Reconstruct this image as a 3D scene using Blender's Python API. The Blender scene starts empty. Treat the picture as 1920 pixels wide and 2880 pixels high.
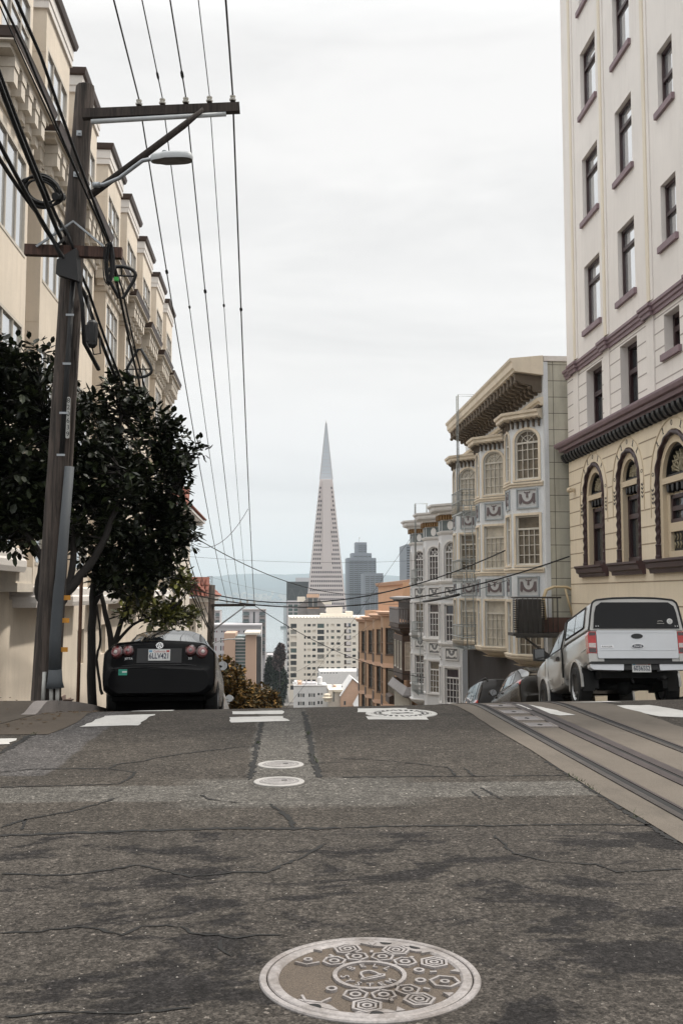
import bpy, bmesh, math, random
from mathutils import Vector as V, Matrix
R = math.radians
SC = bpy.context.scene
COL = SC.collection
random.seed(7)

# ---------------------------------------------------------------- camera
cam = bpy.data.cameras.new('camera'); cam_ob = bpy.data.objects.new('camera', cam); COL.objects.link(cam_ob)
cam.sensor_fit = 'VERTICAL'; cam.sensor_height = 36.0; cam.sensor_width = 24.0; cam.lens = 35.0
cam.clip_start = 0.1; cam.clip_end = 60000
cam_ob.location = (0, 0, 1.40)
cam_ob.rotation_euler = (R(90 + 4.74), 0, -math.atan(180 / 2800 * math.cos(R(4.74))))
SC.camera = cam_ob

# ---------------------------------------------------------------- world, sun, exposure
SUN_EL, SUN_AZ = R(59), R(74)     # azimuth from +Y (street direction) clockwise: the sun stands off to the right
w = bpy.data.worlds.new('World'); SC.world = w; w.use_nodes = True
nt = w.node_tree; nt.nodes.clear()
def wn(t, **k):
    n = nt.nodes.new(t)
    for a, b in k.items(): setattr(n, a, b)
    return n
out = wn('ShaderNodeOutputWorld')
sky = wn('ShaderNodeTexSky', sky_type='NISHITA', sun_disc=False, sun_elevation=SUN_EL, sun_rotation=SUN_AZ, altitude=80, air_density=1.0, dust_density=1.5)
bg_sky = wn('ShaderNodeBackground'); bg_sky.inputs['Strength'].default_value = 0.09
nt.links.new(sky.outputs[0], bg_sky.inputs['Color'])
tc = wn('ShaderNodeTexCoord')
mp = wn('ShaderNodeMapping'); mp.inputs['Scale'].default_value = (1.0, 1.0, 4.2); mp.inputs['Location'].default_value = (3.1, 0.4, 0.0)
nt.links.new(tc.outputs['Generated'], mp.inputs['Vector'])
nz = wn('ShaderNodeTexNoise'); nz.inputs['Scale'].default_value = 2.6; nz.inputs['Detail'].default_value = 9; nz.inputs['Roughness'].default_value = .56; nz.inputs['Distortion'].default_value = .3
nt.links.new(mp.outputs[0], nz.inputs['Vector'])
sep = wn('ShaderNodeSeparateXYZ'); nt.links.new(tc.outputs['Generated'], sep.inputs[0])
# overcast: bright overhead, a greyer cloud bank low down, a thin gap of blue at the horizon
hr = wn('ShaderNodeValToRGB'); nt.links.new(sep.outputs['Z'], hr.inputs['Fac'])
e = hr.color_ramp.elements
e[0].position = 0.0; e[0].color = (.84, .91, .95, 1); e[1].position = .95; e[1].color = (2.6, 2.58, 2.52, 1)
for p, c in ((.035, (.86, .91, .945, 1)), (.075, (.90, .92, .93, 1)), (.13, (.93, .935, .94, 1)), (.22, (1.01, .998, .98, 1)), (.50, (.99, .98, .965, 1)), (.62, (1.6, 1.6, 1.57, 1))):
    q = hr.color_ramp.elements.new(p); q.color = c
cr = wn('ShaderNodeValToRGB'); nt.links.new(nz.outputs['Fac'], cr.inputs['Fac'])
cr.color_ramp.elements[0].position = .33; cr.color_ramp.elements[0].color = (.89, .895, .90, 1)
cr.color_ramp.elements[1].position = .60; cr.color_ramp.elements[1].color = (1.02, 1.02, 1.02, 1)
mul = wn('ShaderNodeMix', data_type='RGBA', blend_type='MULTIPLY'); mul.inputs[0].default_value = 1
nt.links.new(hr.outputs[0], mul.inputs[6]); nt.links.new(cr.outputs[0], mul.inputs[7])
bg_cl = wn('ShaderNodeBackground'); bg_cl.inputs['Strength'].default_value = 1.0
nt.links.new(mul.outputs[2], bg_cl.inputs['Color'])
mx = wn('ShaderNodeMixShader'); mx.inputs[0].default_value = .94
nt.links.new(bg_sky.outputs[0], mx.inputs[1]); nt.links.new(bg_cl.outputs[0], mx.inputs[2]); nt.links.new(mx.outputs[0], out.inputs['Surface'])

sl = bpy.data.lights.new('sun', 'SUN'); sl.energy = 3.3; sl.angle = R(3.0); sl.color = (1.0, .94, .85)
so = bpy.data.objects.new('sun', sl); COL.objects.link(so)
sd = V((math.sin(SUN_AZ) * math.cos(SUN_EL), math.cos(SUN_AZ) * math.cos(SUN_EL), math.sin(SUN_EL)))
so.rotation_euler = sd.to_track_quat('Z', 'Y').to_euler(); so.location = (30, -10, 60)

SC.view_settings.view_transform = 'Standard'; SC.view_settings.look = 'None'
SC.view_settings.exposure = 0.0; SC.view_settings.gamma = 1.0
SC.cycles.max_bounces = 6; SC.cycles.diffuse_bounces = 3; SC.cycles.glossy_bounces = 3; SC.cycles.volume_bounces = 0
SC.cycles.use_denoising = True

# ---------------------------------------------------------------- mesh helpers
class Fr:
    """A plane's frame: u to the right, v up, n outwards; F(a, b, c) is the point."""
    def __init__(s, o, n, v=(0, 0, 1)):
        s.o = V(o); s.n = V(n).normalized(); s.v = V(v).normalized(); s.u = s.v.cross(s.n).normalized()
    def __call__(s, a, b, c=0): return s.o + s.u * a + s.v * b + s.n * c
    def mat(s): return Matrix((s.u, s.v, s.n)).transposed().to_4x4()

class MB:
    def __init__(s): s.v = []; s.f = []; s.m = []; s.s = []; s.mi = 0
    def add(s, vs, fs, smooth=False):
        b = len(s.v); s.v += [tuple(p) for p in vs]
        for f in fs: s.f.append(tuple(i + b for i in f)); s.m.append(s.mi); s.s.append(smooth)
    def quad(s, *p): s.add(p, [tuple(range(len(p)))])
    def hexa(s, P): s.add(P, [(0, 3, 2, 1), (4, 5, 6, 7), (0, 1, 5, 4), (1, 2, 6, 5), (2, 3, 7, 6), (3, 0, 4, 7)])
    def box(s, x0, x1, y0, y1, z0, z1):
        s.hexa([(x0, y0, z0), (x1, y0, z0), (x1, y1, z0), (x0, y1, z0), (x0, y0, z1), (x1, y0, z1), (x1, y1, z1), (x0, y1, z1)])
    def fbox(s, F, a0, a1, b0, b1, c0, c1):
        s.hexa([F(a0, b0, c0), F(a1, b0, c0), F(a1, b1, c0), F(a0, b1, c0), F(a0, b0, c1), F(a1, b0, c1), F(a1, b1, c1), F(a0, b1, c1)])
    def prism(s, pts, F, c0, c1, caps=True):
        n = len(pts); vs = [F(a, b, c0) for a, b in pts] + [F(a, b, c1) for a, b in pts]
        fs = [(i, (i + 1) % n, n + (i + 1) % n, n + i) for i in range(n)]
        if caps: fs += [tuple(range(n - 1, -1, -1)), tuple(range(n, 2 * n))]
        s.add(vs, fs)
    def strip(s, pts, F, w, c0, c1, closed=False):
        """a band of width w along a 2-D polyline, from depth c0 to c1"""
        n = len(pts); L = []; Rr = []
        for i in range(n):
            a = V(pts[i - 1]) if (closed or i) else None; b = V(pts[(i + 1) % n]) if (closed or i < n - 1) else None
            p = V(pts[i]); d1 = (p - a).normalized() if a is not None else None; d2 = (b - p).normalized() if b is not None else None
            d = ((d1 or d2) + (d2 or d1)); d = d.normalized() if d.length > 1e-6 else (d1 or d2)
            nn = V((-d.y, d.x)); k = 1 / max(.5, abs(nn.dot(V((-(d2 or d1).y, (d2 or d1).x)))))
            L.append(p + nn * w * .5 * k); Rr.append(p - nn * w * .5 * k)
        m = n if closed else n - 1
        for i in range(m):
            j = (i + 1) % n
            P = [F(*Rr[i], c0), F(*Rr[j], c0), F(*L[j], c0), F(*L[i], c0), F(*Rr[i], c1), F(*Rr[j], c1), F(*L[j], c1), F(*L[i], c1)]
            s.hexa(P)
    def tube(s, pts, r, n=8, caps=True, smooth=True):
        pts = [V(p) for p in pts]; rs = r if isinstance(r, (list, tuple)) else [r] * len(pts)
        vs = []; up = None
        for i, p in enumerate(pts):
            d = (pts[min(i + 1, len(pts) - 1)] - pts[max(i - 1, 0)]).normalized()
            if up is None: up = d.orthogonal().normalized()
            up = (up - d * up.dot(d)); up = up.normalized() if up.length > 1e-5 else d.orthogonal().normalized()
            sd = d.cross(up)
            for k in range(n):
                a = 2 * math.pi * k / n; vs.append(p + (up * math.cos(a) + sd * math.sin(a)) * rs[i])
        fs = [(i * n + k, i * n + (k + 1) % n, (i + 1) * n + (k + 1) % n, (i + 1) * n + k) for i in range(len(pts) - 1) for k in range(n)]
        s.add(vs, fs, smooth)
        if caps: b = len(s.v) - len(vs); s.f += [tuple(b + k for k in range(n - 1, -1, -1)), tuple(b + len(vs) - n + k for k in range(n))]; s.m += [s.mi] * 2; s.s += [False] * 2
    def lathe(s, prof, o=(0, 0, 0), n=32, axis='Z', smooth=False, M=None):
        vs = []; m = len(prof)
        for k in range(n):
            a = 2 * math.pi * k / n
            for r, z in prof:
                p = V((r * math.cos(a), r * math.sin(a), z))
                if axis == 'X': p = V((p.z, p.x, p.y))
                if axis == 'Y': p = V((p.x, p.z, p.y))
                if M is not None: p = M @ p
                vs.append(p + V(o))
        fs = [(k * m + i, ((k + 1) % n) * m + i, ((k + 1) % n) * m + i + 1, k * m + i + 1) for k in range(n) for i in range(m - 1)]
        s.add(vs, fs, smooth)
    def ball(s, o, r, nu=10, nv=6, sc=(1, 1, 1)):
        prof = [(max(1e-4, math.sin(math.pi * i / nv)), math.cos(math.pi * i / nv)) for i in range(nv + 1)]
        self_o = V(o); vs = []
        for k in range(nu):
            a = 2 * math.pi * k / nu
            for q, z in prof: vs.append(self_o + V((q * math.cos(a) * sc[0], q * math.sin(a) * sc[1], z * sc[2])) * r)
        m = nv + 1
        s.add(vs, [(k * m + i, k * m + i + 1, ((k + 1) % nu) * m + i + 1, ((k + 1) % nu) * m + i) for k in range(nu) for i in range(nv)], True)
    def wall(s, F, a0, a1, b0, b1, ops=(), depth=.2, reveal_mi=None):
        """a wall face with real openings (a0,a1,b0,b1[,arch]) and the reveals behind them"""
        A = sorted({a0, a1, *[o[0] for o in ops], *[o[1] for o in ops]}); A = [a for a in A if a0 - 1e-6 <= a <= a1 + 1e-6]
        B = sorted({b0, b1, *[o[2] for o in ops], *[o[3] for o in ops]}); B = [b for b in B if b0 - 1e-6 <= b <= b1 + 1e-6]
        for i in range(len(A) - 1):
            for j in range(len(B) - 1):
                ca = (A[i] + A[i + 1]) / 2; cb = (B[j] + B[j + 1]) / 2
                if any(o[0] < ca < o[1] and o[2] < cb < o[3] for o in ops): continue
                s.quad(F(A[i], B[j]), F(A[i + 1], B[j]), F(A[i + 1], B[j + 1]), F(A[i], B[j + 1]))
        m0 = s.mi
        for o in ops:
            x0, x1, y0, y1 = o[:4]; d = -depth
            if reveal_mi is not None: s.mi = reveal_mi
            s.quad(F(x0, y0), F(x1, y0), F(x1, y0, d), F(x0, y0, d))
            if len(o) > 4:      # arched head: spring line y1 - rise
                rise = o[4]; n = 14; cx = (x0 + x1) / 2; hw = (x1 - x0) / 2
                arc = [(cx - hw * math.cos(math.pi * k / n), y1 - rise + rise * math.sin(math.pi * k / n)) for k in range(n + 1)]
                s.quad(F(x0, y0), F(x0, y0, d), F(x0, y1 - rise, d), F(x0, y1 - rise)); s.quad(F(x1, y0), F(x1, y1 - rise), F(x1, y1 - rise, d), F(x1, y0, d))
                for k in range(n):
                    p, q = arc[k], arc[k + 1]
                    s.quad(F(*p), F(*p, d), F(*q, d), F(*q))
                    s.mi = m0; s.quad(F(*p), F(*q), F(q[0], y1), F(p[0], y1))
                    if reveal_mi is not None: s.mi = reveal_mi
            else:
                s.quad(F(x0, y0), F(x0, y0, d), F(x0, y1, d), F(x0, y1)); s.quad(F(x1, y0), F(x1, y1), F(x1, y1, d), F(x1, y0, d))
                s.quad(F(x0, y1), F(x0, y1, d), F(x1, y1, d), F(x1, y1))
            s.mi = m0
    def mould(s, path, prof, up=(0, 0, 1), closed=False):
        """sweep a moulding profile [(out, up)] along a horizontal path; 'out' is to the path's right"""
        P = [V(p) for p in path]; n = len(P); rows = []
        for i in range(n):
            d1 = (P[i] - P[i - 1]).normalized() if (i or closed) else None; d2 = (P[(i + 1) % n] - P[i]).normalized() if (i < n - 1 or closed) else None
            n1 = V((d1.y, -d1.x, 0)) if d1 else None; n2 = V((d2.y, -d2.x, 0)) if d2 else None
            m = ((n1 or n2) + (n2 or n1)).normalized(); k = 1 / max(.35, m.dot(n2 or n1))
            rows.append([P[i] + m * (o * k) + V((0, 0, z)) for o, z in prof])
        m = len(prof); vs = [p for r in rows for p in r]
        fs = [(i * m + j, ((i + 1) % n) * m + j, ((i + 1) % n) * m + j + 1, i * m + j + 1) for i in range(n if closed else n - 1) for j in range(m - 1)]
        if not closed: fs += [tuple(range(m)), tuple((n - 1) * m + j for j in range(m - 1, -1, -1))]
        s.add(vs, fs)
    def mesh(s, name, mats):
        me = bpy.data.meshes.new(name); me.from_pydata(s.v, [], s.f)
        for m in (mats if isinstance(mats, (list, tuple)) else [mats]): me.materials.append(m)
        me.polygons.foreach_set('material_index', s.m); me.polygons.foreach_set('use_smooth', s.s)
        me.update(); return me
    def build(s, name, mats, parent=None, local=False, **tags):
        """link as one object; under a parent the vertices are taken as world coordinates unless local"""
        if parent is not None and not local:
            o = root_loc(parent); s.v = [(x - o[0], y - o[1], z - o[2]) for x, y, z in s.v]
        ob = bpy.data.objects.new(name, s.mesh(name, mats)); COL.objects.link(ob); ob.parent = parent
        if parent is None and not local and s.v:      # origin at the base of a single-mesh thing
            xs = [p[0] for p in s.v]; ys = [p[1] for p in s.v]; zs = [p[2] for p in s.v]
            c = ((min(xs) + max(xs)) / 2, (min(ys) + max(ys)) / 2, min(zs))
            ob.data.transform(Matrix.Translation((-c[0], -c[1], -c[2]))); ob.location = c
        tag(ob, **tags); return ob
def root_loc(o):
    p = V((0, 0, 0))
    while o is not None: p += V(o.location); o = o.parent
    return p
def tag(o, label=None, cat=None, group=None, kind=None):
    if label: o['label'] = label
    if cat: o['category'] = cat
    if group: o['group'] = group
    if kind: o['kind'] = kind
    return o
def thing(name, label, cat, loc=(0, 0, 0), group=None, rot=(0, 0, 0)):
    o = bpy.data.objects.new(name, None); COL.objects.link(o); o.empty_display_size = .3
    o.location = loc; o.rotation_euler = rot; tag(o, label, cat, group); return o
def copy_tree(o, parent=None):
    c = o.copy(); COL.objects.link(c); c.parent = parent
    for ch in o.children: copy_tree(ch, c)
    return c
def place(name, me, parent, F, a, b, c):
    """a shared mesh drawn in a wall's own frame, put on the wall"""
    o = bpy.data.objects.new(name, me); COL.objects.link(o); o.parent = parent
    M = F.mat(); M.translation = F(a, b, c) - root_loc(parent); o.matrix_local = M; return o
def sub(name, me, parent):
    o = bpy.data.objects.new(name, me); COL.objects.link(o); o.parent = parent; return o
ID = Fr((0, 0, 0), (0, 0, 1), (0, 1, 0))
def arcpts(cx, cy, rx, ry, a0, a1, n): return [(cx + rx * math.cos(R(a0 + (a1 - a0) * k / n)), cy + ry * math.sin(R(a0 + (a1 - a0) * k / n))) for k in range(n + 1)]
def text_mesh(name, body, size, depth, m, align='CENTER', sx=1.0, bold=0.0):
    cu = bpy.data.curves.new(name, 'FONT'); cu.body = body; cu.size = size; cu.extrude = depth; cu.align_x = align; cu.align_y = 'CENTER'; cu.resolution_u = 3; cu.offset = size * bold
    o = bpy.data.objects.new(name, cu); COL.objects.link(o)
    bpy.context.view_layer.update()
    me = bpy.data.meshes.new_from_object(o.evaluated_get(bpy.context.evaluated_depsgraph_get())); bpy.data.objects.remove(o)
    me.transform(Matrix.Diagonal((sx, 1, 1, 1))); me.materials.clear(); me.materials.append(m); me.name = name; return me

# ---------------------------------------------------------------- materials
class NT:
    def __init__(s, name):
        s.m = bpy.data.materials.new(name); s.m.use_nodes = True; s.t = s.m.node_tree; s.t.nodes.clear()
        s.o = s.n('ShaderNodeOutputMaterial'); s.p = s.n('ShaderNodeBsdfPrincipled'); s.l(s.p.outputs[0], s.o.inputs['Surface'])
    def n(s, t, **k):
        x = s.t.nodes.new(t)
        for a, b in k.items(): setattr(x, a, b)
        return x
    def l(s, a, b): s.t.links.new(a, b)
    def coord(s, scale=(1, 1, 1), world=False, loc=(0, 0, 0)):
        src = s.n('ShaderNodeNewGeometry').outputs['Position'] if world else s.n('ShaderNodeTexCoord').outputs['Object']
        m = s.n('ShaderNodeMapping'); m.inputs['Scale'].default_value = scale; m.inputs['Location'].default_value = loc; s.l(src, m.inputs['Vector']); return m.outputs[0]
    def noise(s, vec, scale, det=5, rough=.55, dist=0, out='Fac'):
        x = s.n('ShaderNodeTexNoise'); x.inputs['Scale'].default_value = scale; x.inputs['Detail'].default_value = det; x.inputs['Roughness'].default_value = rough; x.inputs['Distortion'].default_value = dist
        s.l(vec, x.inputs['Vector']); return x.outputs[out]
    def ramp(s, fac, *stops):
        x = s.n('ShaderNodeValToRGB'); s.l(fac, x.inputs[0]); E = x.color_ramp.elements
        for i, (p, c) in enumerate(stops):
            q = E[i] if i < 2 else E.new(p); q.position = p; q.color = (*(c if isinstance(c, (tuple, list)) else (c, c, c)), 1)
        return x.outputs[0]
    def math(s, op, a, b=None, c=None):
        x = s.n('ShaderNodeMath', operation=op)
        for i, q in enumerate((a, b, c)):
            if q is None: continue
            if isinstance(q, (int, float)): x.inputs[i].default_value = q
            else: s.l(q, x.inputs[i])
        return x.outputs[0]
    def mix(s, f, a, b, bt='MIX'):
        x = s.n('ShaderNodeMix', data_type='RGBA', blend_type=bt)
        for i, q in ((0, f), (6, a), (7, b)):
            if isinstance(q, (int, float)): x.inputs[i].default_value = q if i == 0 else (q, q, q, 1)
            elif isinstance(q, (tuple, list)): x.inputs[i].default_value = (*q, 1)
            else: s.l(q, x.inputs[i])
        return x.outputs[2]
    def bump(s, h, st=.3, d=.01):
        x = s.n('ShaderNodeBump'); x.inputs['Strength'].default_value = st; x.inputs['Distance'].default_value = d; s.l(h, x.inputs['Height']); s.l(x.outputs[0], s.p.inputs['Normal'])
    def set(s, **k):
        for a, b in k.items():
            i = s.p.inputs[a.replace('_', ' ')]
            if isinstance(b, (int, float)): i.default_value = b
            elif isinstance(b, (tuple, list)): i.default_value = (*b, 1) if len(b) == 3 and i.type == 'RGBA' else b
            else: s.l(b, i)
        return s
def mat(name, col, rough=.7, var=.12, scale=1.5, streak=0., dirt=(.18, .15, .12), bump=0., bscale=40, metal=0., fine=.06, spec=.5, coat=0.):
    """paint, plaster, stone, metal: mottled, optionally rain-streaked, optionally rough"""
    t = NT(name); c = t.coord()
    big = t.noise(c, scale, 6, .6); v = t.ramp(big, (.3, 1 - var), (.7, 1 + var * .6))
    base = t.mix(1.0, tuple(col), v, 'MULTIPLY')
    if fine: base = t.mix(1.0, base, t.ramp(t.noise(c, bscale, 3), (.25, 1 - fine), (.75, 1 + fine)), 'MULTIPLY')
    if streak:
        s1 = t.noise(t.coord((2.6, 2.6, .22)), 2.2, 6, .65); s2 = t.noise(c, .8, 3)
        f = t.math('MULTIPLY', t.ramp(s1, (.48, 0.), (.78, 1.)), t.ramp(s2, (.35, .25), (.7, 1.)))
        base = t.mix(t.math('MULTIPLY', f, streak), base, dirt)
    t.set(Base_Color=base, Roughness=rough, Metallic=metal, Specular_IOR_Level=spec, Coat_Weight=coat)
    if coat: t.set(Coat_Roughness=.03)
    if bump: t.bump(t.noise(c, bscale, 4), bump, .01)
    return t.m
def glass(name, col, rough=.04, metal=0., spec=.5, wave=.02, ior=1.5, var=.3, scale=.6):
    t = NT(name); c = t.coord()
    v = t.ramp(t.noise(c, scale, 3), (.3, 1 - var), (.7, 1 + var))
    t.set(Base_Color=t.mix(1.0, tuple(col), v, 'MULTIPLY'), Roughness=rough, Metallic=metal, Specular_IOR_Level=spec, IOR=ior)
    if wave: t.bump(t.noise(c, 1.3, 2), wave, .05)
    return t.m
# ================================================================ ground
def gz(x, y):
    """height of the street: a flat crossing, a crest at about y = 13, then a 21 % hill"""
    u = y - (11.85 + .125 * max(-3.5, min(8, x)))
    if u <= 0: return 0.0
    a = min(u, 1.3); z = -.0425 * a * a
    if u > 1.3:
        b = min(u, 8) - 1.3; z -= .1105 * b + .0075 * b * b
    if u > 8: z -= .211 * (min(u, 103) - 8)
    if u > 103: z -= .10 * (min(u, 280) - 103)
    if u > 280: z -= .06 * (min(u, 600) - 280)
    return z
GY = [-14, -8, -4, 0, 2, 3, 4, 5, 6, 7, 8, 9, 10, 10.7] + [11 + .16 * k for k in range(32)] + [16.5 + .8 * k for k in range(14)] + [28, 32, 40, 50, 65, 80, 95, 110, 115, 125, 150, 200, 250, 290, 330, 400, 460]
def sheet(name, xs, ys, dz, m, kind='structure', keep=lambda x, y: True, zf=None):
    b = MB(); nx = len(xs)
    vs = [(x, y, (zf or gz)(x, y) + dz) for y in ys for x in xs]
    fs = [(j * nx + i, j * nx + i + 1, (j + 1) * nx + i + 1, (j + 1) * nx + i) for j in range(len(ys) - 1) for i in range(nx - 1) if keep((xs[i] + xs[i + 1]) / 2, (ys[j] + ys[j + 1]) / 2)]
    b.add(vs, fs, True); return b.build(name, m, local=True, kind=kind)

def asphalt_mat():
    t = NT('asphalt'); c = t.coord(world=True)
    sx = t.n('ShaderNodeSeparateXYZ'); wob = t.noise(c, 1.7, 5, .6, out='Color')
    ad = t.n('ShaderNodeMixRGB') if False else t.n('ShaderNodeVectorMath', operation='MULTIPLY_ADD')
    t.l(wob, ad.inputs[0]); ad.inputs[1].default_value = (.16, .16, 0); t.l(c, ad.inputs[2]); t.l(ad.outputs[0], sx.inputs[0])
    X, Y = sx.outputs[0], sx.outputs[1]
    def band(q, lo, hi, s=.03):
        return t.math('MULTIPLY', t.math('SMOOTHSTEP' if False else 'MULTIPLY', 1, edge(q, lo, s)), t.math('SUBTRACT', 1, edge(q, hi, s)))
    def edge(q, at, s):
        x = t.n('ShaderNodeMapRange', interpolation_type='SMOOTHSTEP'); t.l(q, x.inputs[0]); x.inputs[1].default_value = at + .08 - s; x.inputs[2].default_value = at + .08 + s; return x.outputs[0]
    near = t.math('SUBTRACT', 1, edge(Y, 6.08, .02))
    trench = band(Y, 6.98, 7.52); lane = t.math('MULTIPLY', band(X, -.22, .36), band(Y, 7.3, 12.6)); lane2 = t.math('MULTIPLY', band(X, -2.42, -1.78), band(Y, 8.0, 12.6))
    halo = t.math('MULTIPLY', band(X, -.62, .95, .2), band(Y, 6.75, 7.75, .1))
    big = t.noise(c, .55, 6, .62, .4); mid = t.noise(c, 3.2, 6, .65)
    grit = t.noise(c, 105, 4, .72); grit2 = t.noise(c, 230, 3, .7)
    vor = t.n('ShaderNodeTexVoronoi'); vor.inputs['Scale'].default_value = 72; t.l(c, vor.inputs['Vector'])
    stone = t.ramp(vor.outputs['Color'], (.0, .35), (.5, .85), (.90, 1.7), (.965, 4.2))
    base = t.ramp(big, (.3, (.042, .037, .032)), (.7, (.061, .053, .045)))
    base = t.mix(near, base, t.ramp(big, (.3, (.041, .036, .032)), (.7, (.059, .052, .045))))
    base = t.mix(t.math('MAXIMUM', t.math('MAXIMUM', trench, halo), lane), base, (.086, .080, .072)); base = t.mix(lane2, base, (.074, .069, .067))
    # oil and tar stains of the foreground
    st = t.noise(t.coord((1.0, 1.7, 1), True, (2.3, 5.1, 0)), 1.25, 8, .68, .5)
    base = t.mix(t.math('MULTIPLY', t.ramp(st, (.505, 0.), (.56, .93)), t.math('ADD', .12, t.math('MULTIPLY', near, .88))), base, (.016, .0145, .0145))
    base = t.mix(1.0, base, t.ramp(mid, (.3, .78), (.7, 1.18)), 'MULTIPLY')
    base = t.mix(.72, base, stone, 'MULTIPLY')
    base = t.mix(1.0, base, t.ramp(grit, (.3, .30), (.5, 1.05), (.72, 2.1)), 'MULTIPLY')
    base = t.mix(1.0, base, t.ramp(t.noise(c, 38, 3, .6), (.34, .62), (.66, 1.42)), 'MULTIPLY'); base = t.mix(1.0, base, t.ramp(t.noise(c, 13, 3, .6), (.34, .80), (.66, 1.22)), 'MULTIPLY')
    t.set(Base_Color=base, Roughness=t.ramp(grit2, (.3, .74), (.7, .95)), Specular_IOR_Level=.15)
    h = t.math('ADD', grit, t.math('MULTIPLY', vor.outputs['Distance'], -.9)); t.bump(h, .85, .006)
    return t.m
def concrete_mat(name, col, var=.18, joint=None):
    t = NT(name); c = t.coord(world=True)
    base = t.mix(1.0, tuple(col), t.ramp(t.noise(c, .9, 7, .65, .4), (.3, 1 - var), (.7, 1 + var)), 'MULTIPLY')
    base = t.mix(1.0, base, t.ramp(t.noise(c, 130, 3, .7), (.3, .72), (.7, 1.22)), 'MULTIPLY')
    base = t.mix(t.ramp(t.noise(t.coord((1, .35, 1), True), 2.3, 6, .7), (.56, 0.), (.8, .55)), base, (.04, .036, .032))
    t.set(Base_Color=base, Roughness=.88, Specular_IOR_Level=.2); t.bump(t.noise(c, 120, 3), .35, .004); return t.m
M_ASPH = asphalt_mat()
M_CONC = concrete_mat('track_concrete', (.120, .103, .086))
M_WALK = concrete_mat('sidewalk_concrete', (.080, .067, .055))
M_KERB = concrete_mat('kerb_concrete', (.24, .215, .20), .22)
M_GUT = concrete_mat('gutter_concrete', (.088, .071, .056))
def paint_mat():
    t = NT('road_paint'); c = t.coord(world=True)
    base = t.mix(1.0, (.50, .485, .46), t.ramp(t.noise(c, 2.2, 6, .7), (.3, .80), (.7, 1.05)), 'MULTIPLY')
    base = t.mix(t.ramp(t.noise(c, 22, 6, .75), (.58, 0.), (.72, .8)), base, (.10, .095, .088)); t.set(Base_Color=base, Roughness=.8); t.bump(t.noise(c, 110, 3), .4, .004); return t.m
M_PAINT = paint_mat()
M_CRACK = mat('crack_tar', (.006, .0055, .005), .9, .3, 8)

XS = [-60, -40, -25, -15, -9, -6, -4.5, -3.5, -2.75, -2, -1.2, -.4, .4, 1.2, 2, 2.8, 3.6, 4.4, 5.2, 6, 6.8, 7.3, 9, 12, 16, 25, 40, 60]
sheet('road', XS, GY, 0, M_ASPH)
# land under everything, falling to the bay
def tz(x, y):
    if y < 100: return gz(0, y) - .5 - .02 * abs(x)
    z = gz(0, min(y, 460)) - .6
    if y > 460: z += -(y - 460) * .028
    return max(z, -74.5 if y > 950 else -72.5)
M_LAND = mat('city_ground', (.16, .15, .14), .9, .3, .02, fine=.2, bscale=.3)
sheet('ground', [-3000, -1200, -500, -200, -80, -20, 0, 20, 80, 200, 500, 1200, 3000], [-400, -120, -40, -14, 0, 9, 11, 12, 13, 14, 16, 18, 20, 24, 32, 50, 80, 100, 115, 150, 200, 290, 400, 460, 600, 800, 900, 1000, 1300, 1700], -.35, M_LAND, zf=tz)

# left sidewalk: a ramped corner, then kerb and walk downhill
def kx(y):                   # kerb line, curving away at the corner
    return -2.75 if y > 12.7 else -2.75 - .10 * (12.7 - y) - .09 * max(0, 12.0 - y) ** 2
def lift(y): t = max(0, min(1, (y - 12.0) / .5)); return .012 + .138 * t * t * (3 - 2 * t)
def strip_mesh(name, ys, x0f, x1f, zf, m, n=4, skirt=0):
    b = MB(); rows = []
    for y in ys:
        a, c = x0f(y), x1f(y); rows.append([(a + (c - a) * k / n, y, zf(a + (c - a) * k / n, y)) for k in range(n + 1)])
    vs = [p for r in rows for p in r]; k = n + 1
    b.add(vs, [(j * k + i, j * k + i + 1, (j + 1) * k + i + 1, (j + 1) * k + i) for j in range(len(ys) - 1) for i in range(n)], True)
    if skirt:
        for j in range(len(ys) - 1):
            for e in (0, n):
                p, q = rows[j][e], rows[j + 1][e]; b.quad(p, q, (q[0], q[1], q[2] - skirt), (p[0], p[1], p[2] - skirt))
        p, q = rows[0][0], rows[0][-1]; b.quad(p, q, (q[0], q[1], q[2] - skirt), (p[0], p[1], p[2] - skirt))
    return b.build(name, m, local=True, kind='structure')
LY = [9.3, 9.8, 10.3, 10.8, 11.2, 11.5, 11.7, 11.9, 12.0, 12.1, 12.2, 12.3, 12.4, 12.5, 12.6] + [12.8 + .3 * k for k in range(20)] + [19.5, 22, 26, 32, 40, 60, 90, 114]
strip_mesh('sidewalk', LY, lambda y: -9 if y < 12 else -7.5, lambda y: kx(y) - (.16 if y > 12.05 else 0), lambda x, y: gz(x, y) + lift(y) + .012 * min(3, (kx(y) - x)), M_WALK, 6, .1)
strip_mesh('kerb', [y for y in LY if y >= 12.0], lambda y: kx(y) - .158, kx, lambda x, y: gz(x, y) + lift(y) + .003, M_KERB, 1, .25)
strip_mesh('gutter', [y for y in LY if y > 9.9], lambda y: kx(y) + .002, lambda y: kx(y) + .55 + .22 * max(0, 12.2 - y), lambda x, y: gz(x, y) + .005, M_GUT, 3)
# right side
RY = [12.9 + .3 * k for k in range(24)] + [22, 26, 32, 40, 60, 90, 114]
strip_mesh('sidewalk', RY, lambda y: 7.46, lambda y: 10.2, lambda x, y: gz(x, y) + .155, M_WALK, 3, .2)
strip_mesh('kerb', RY, lambda y: 7.3, lambda y: 7.458, lambda x, y: gz(x, y) + .15, M_KERB, 1, .25)

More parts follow.
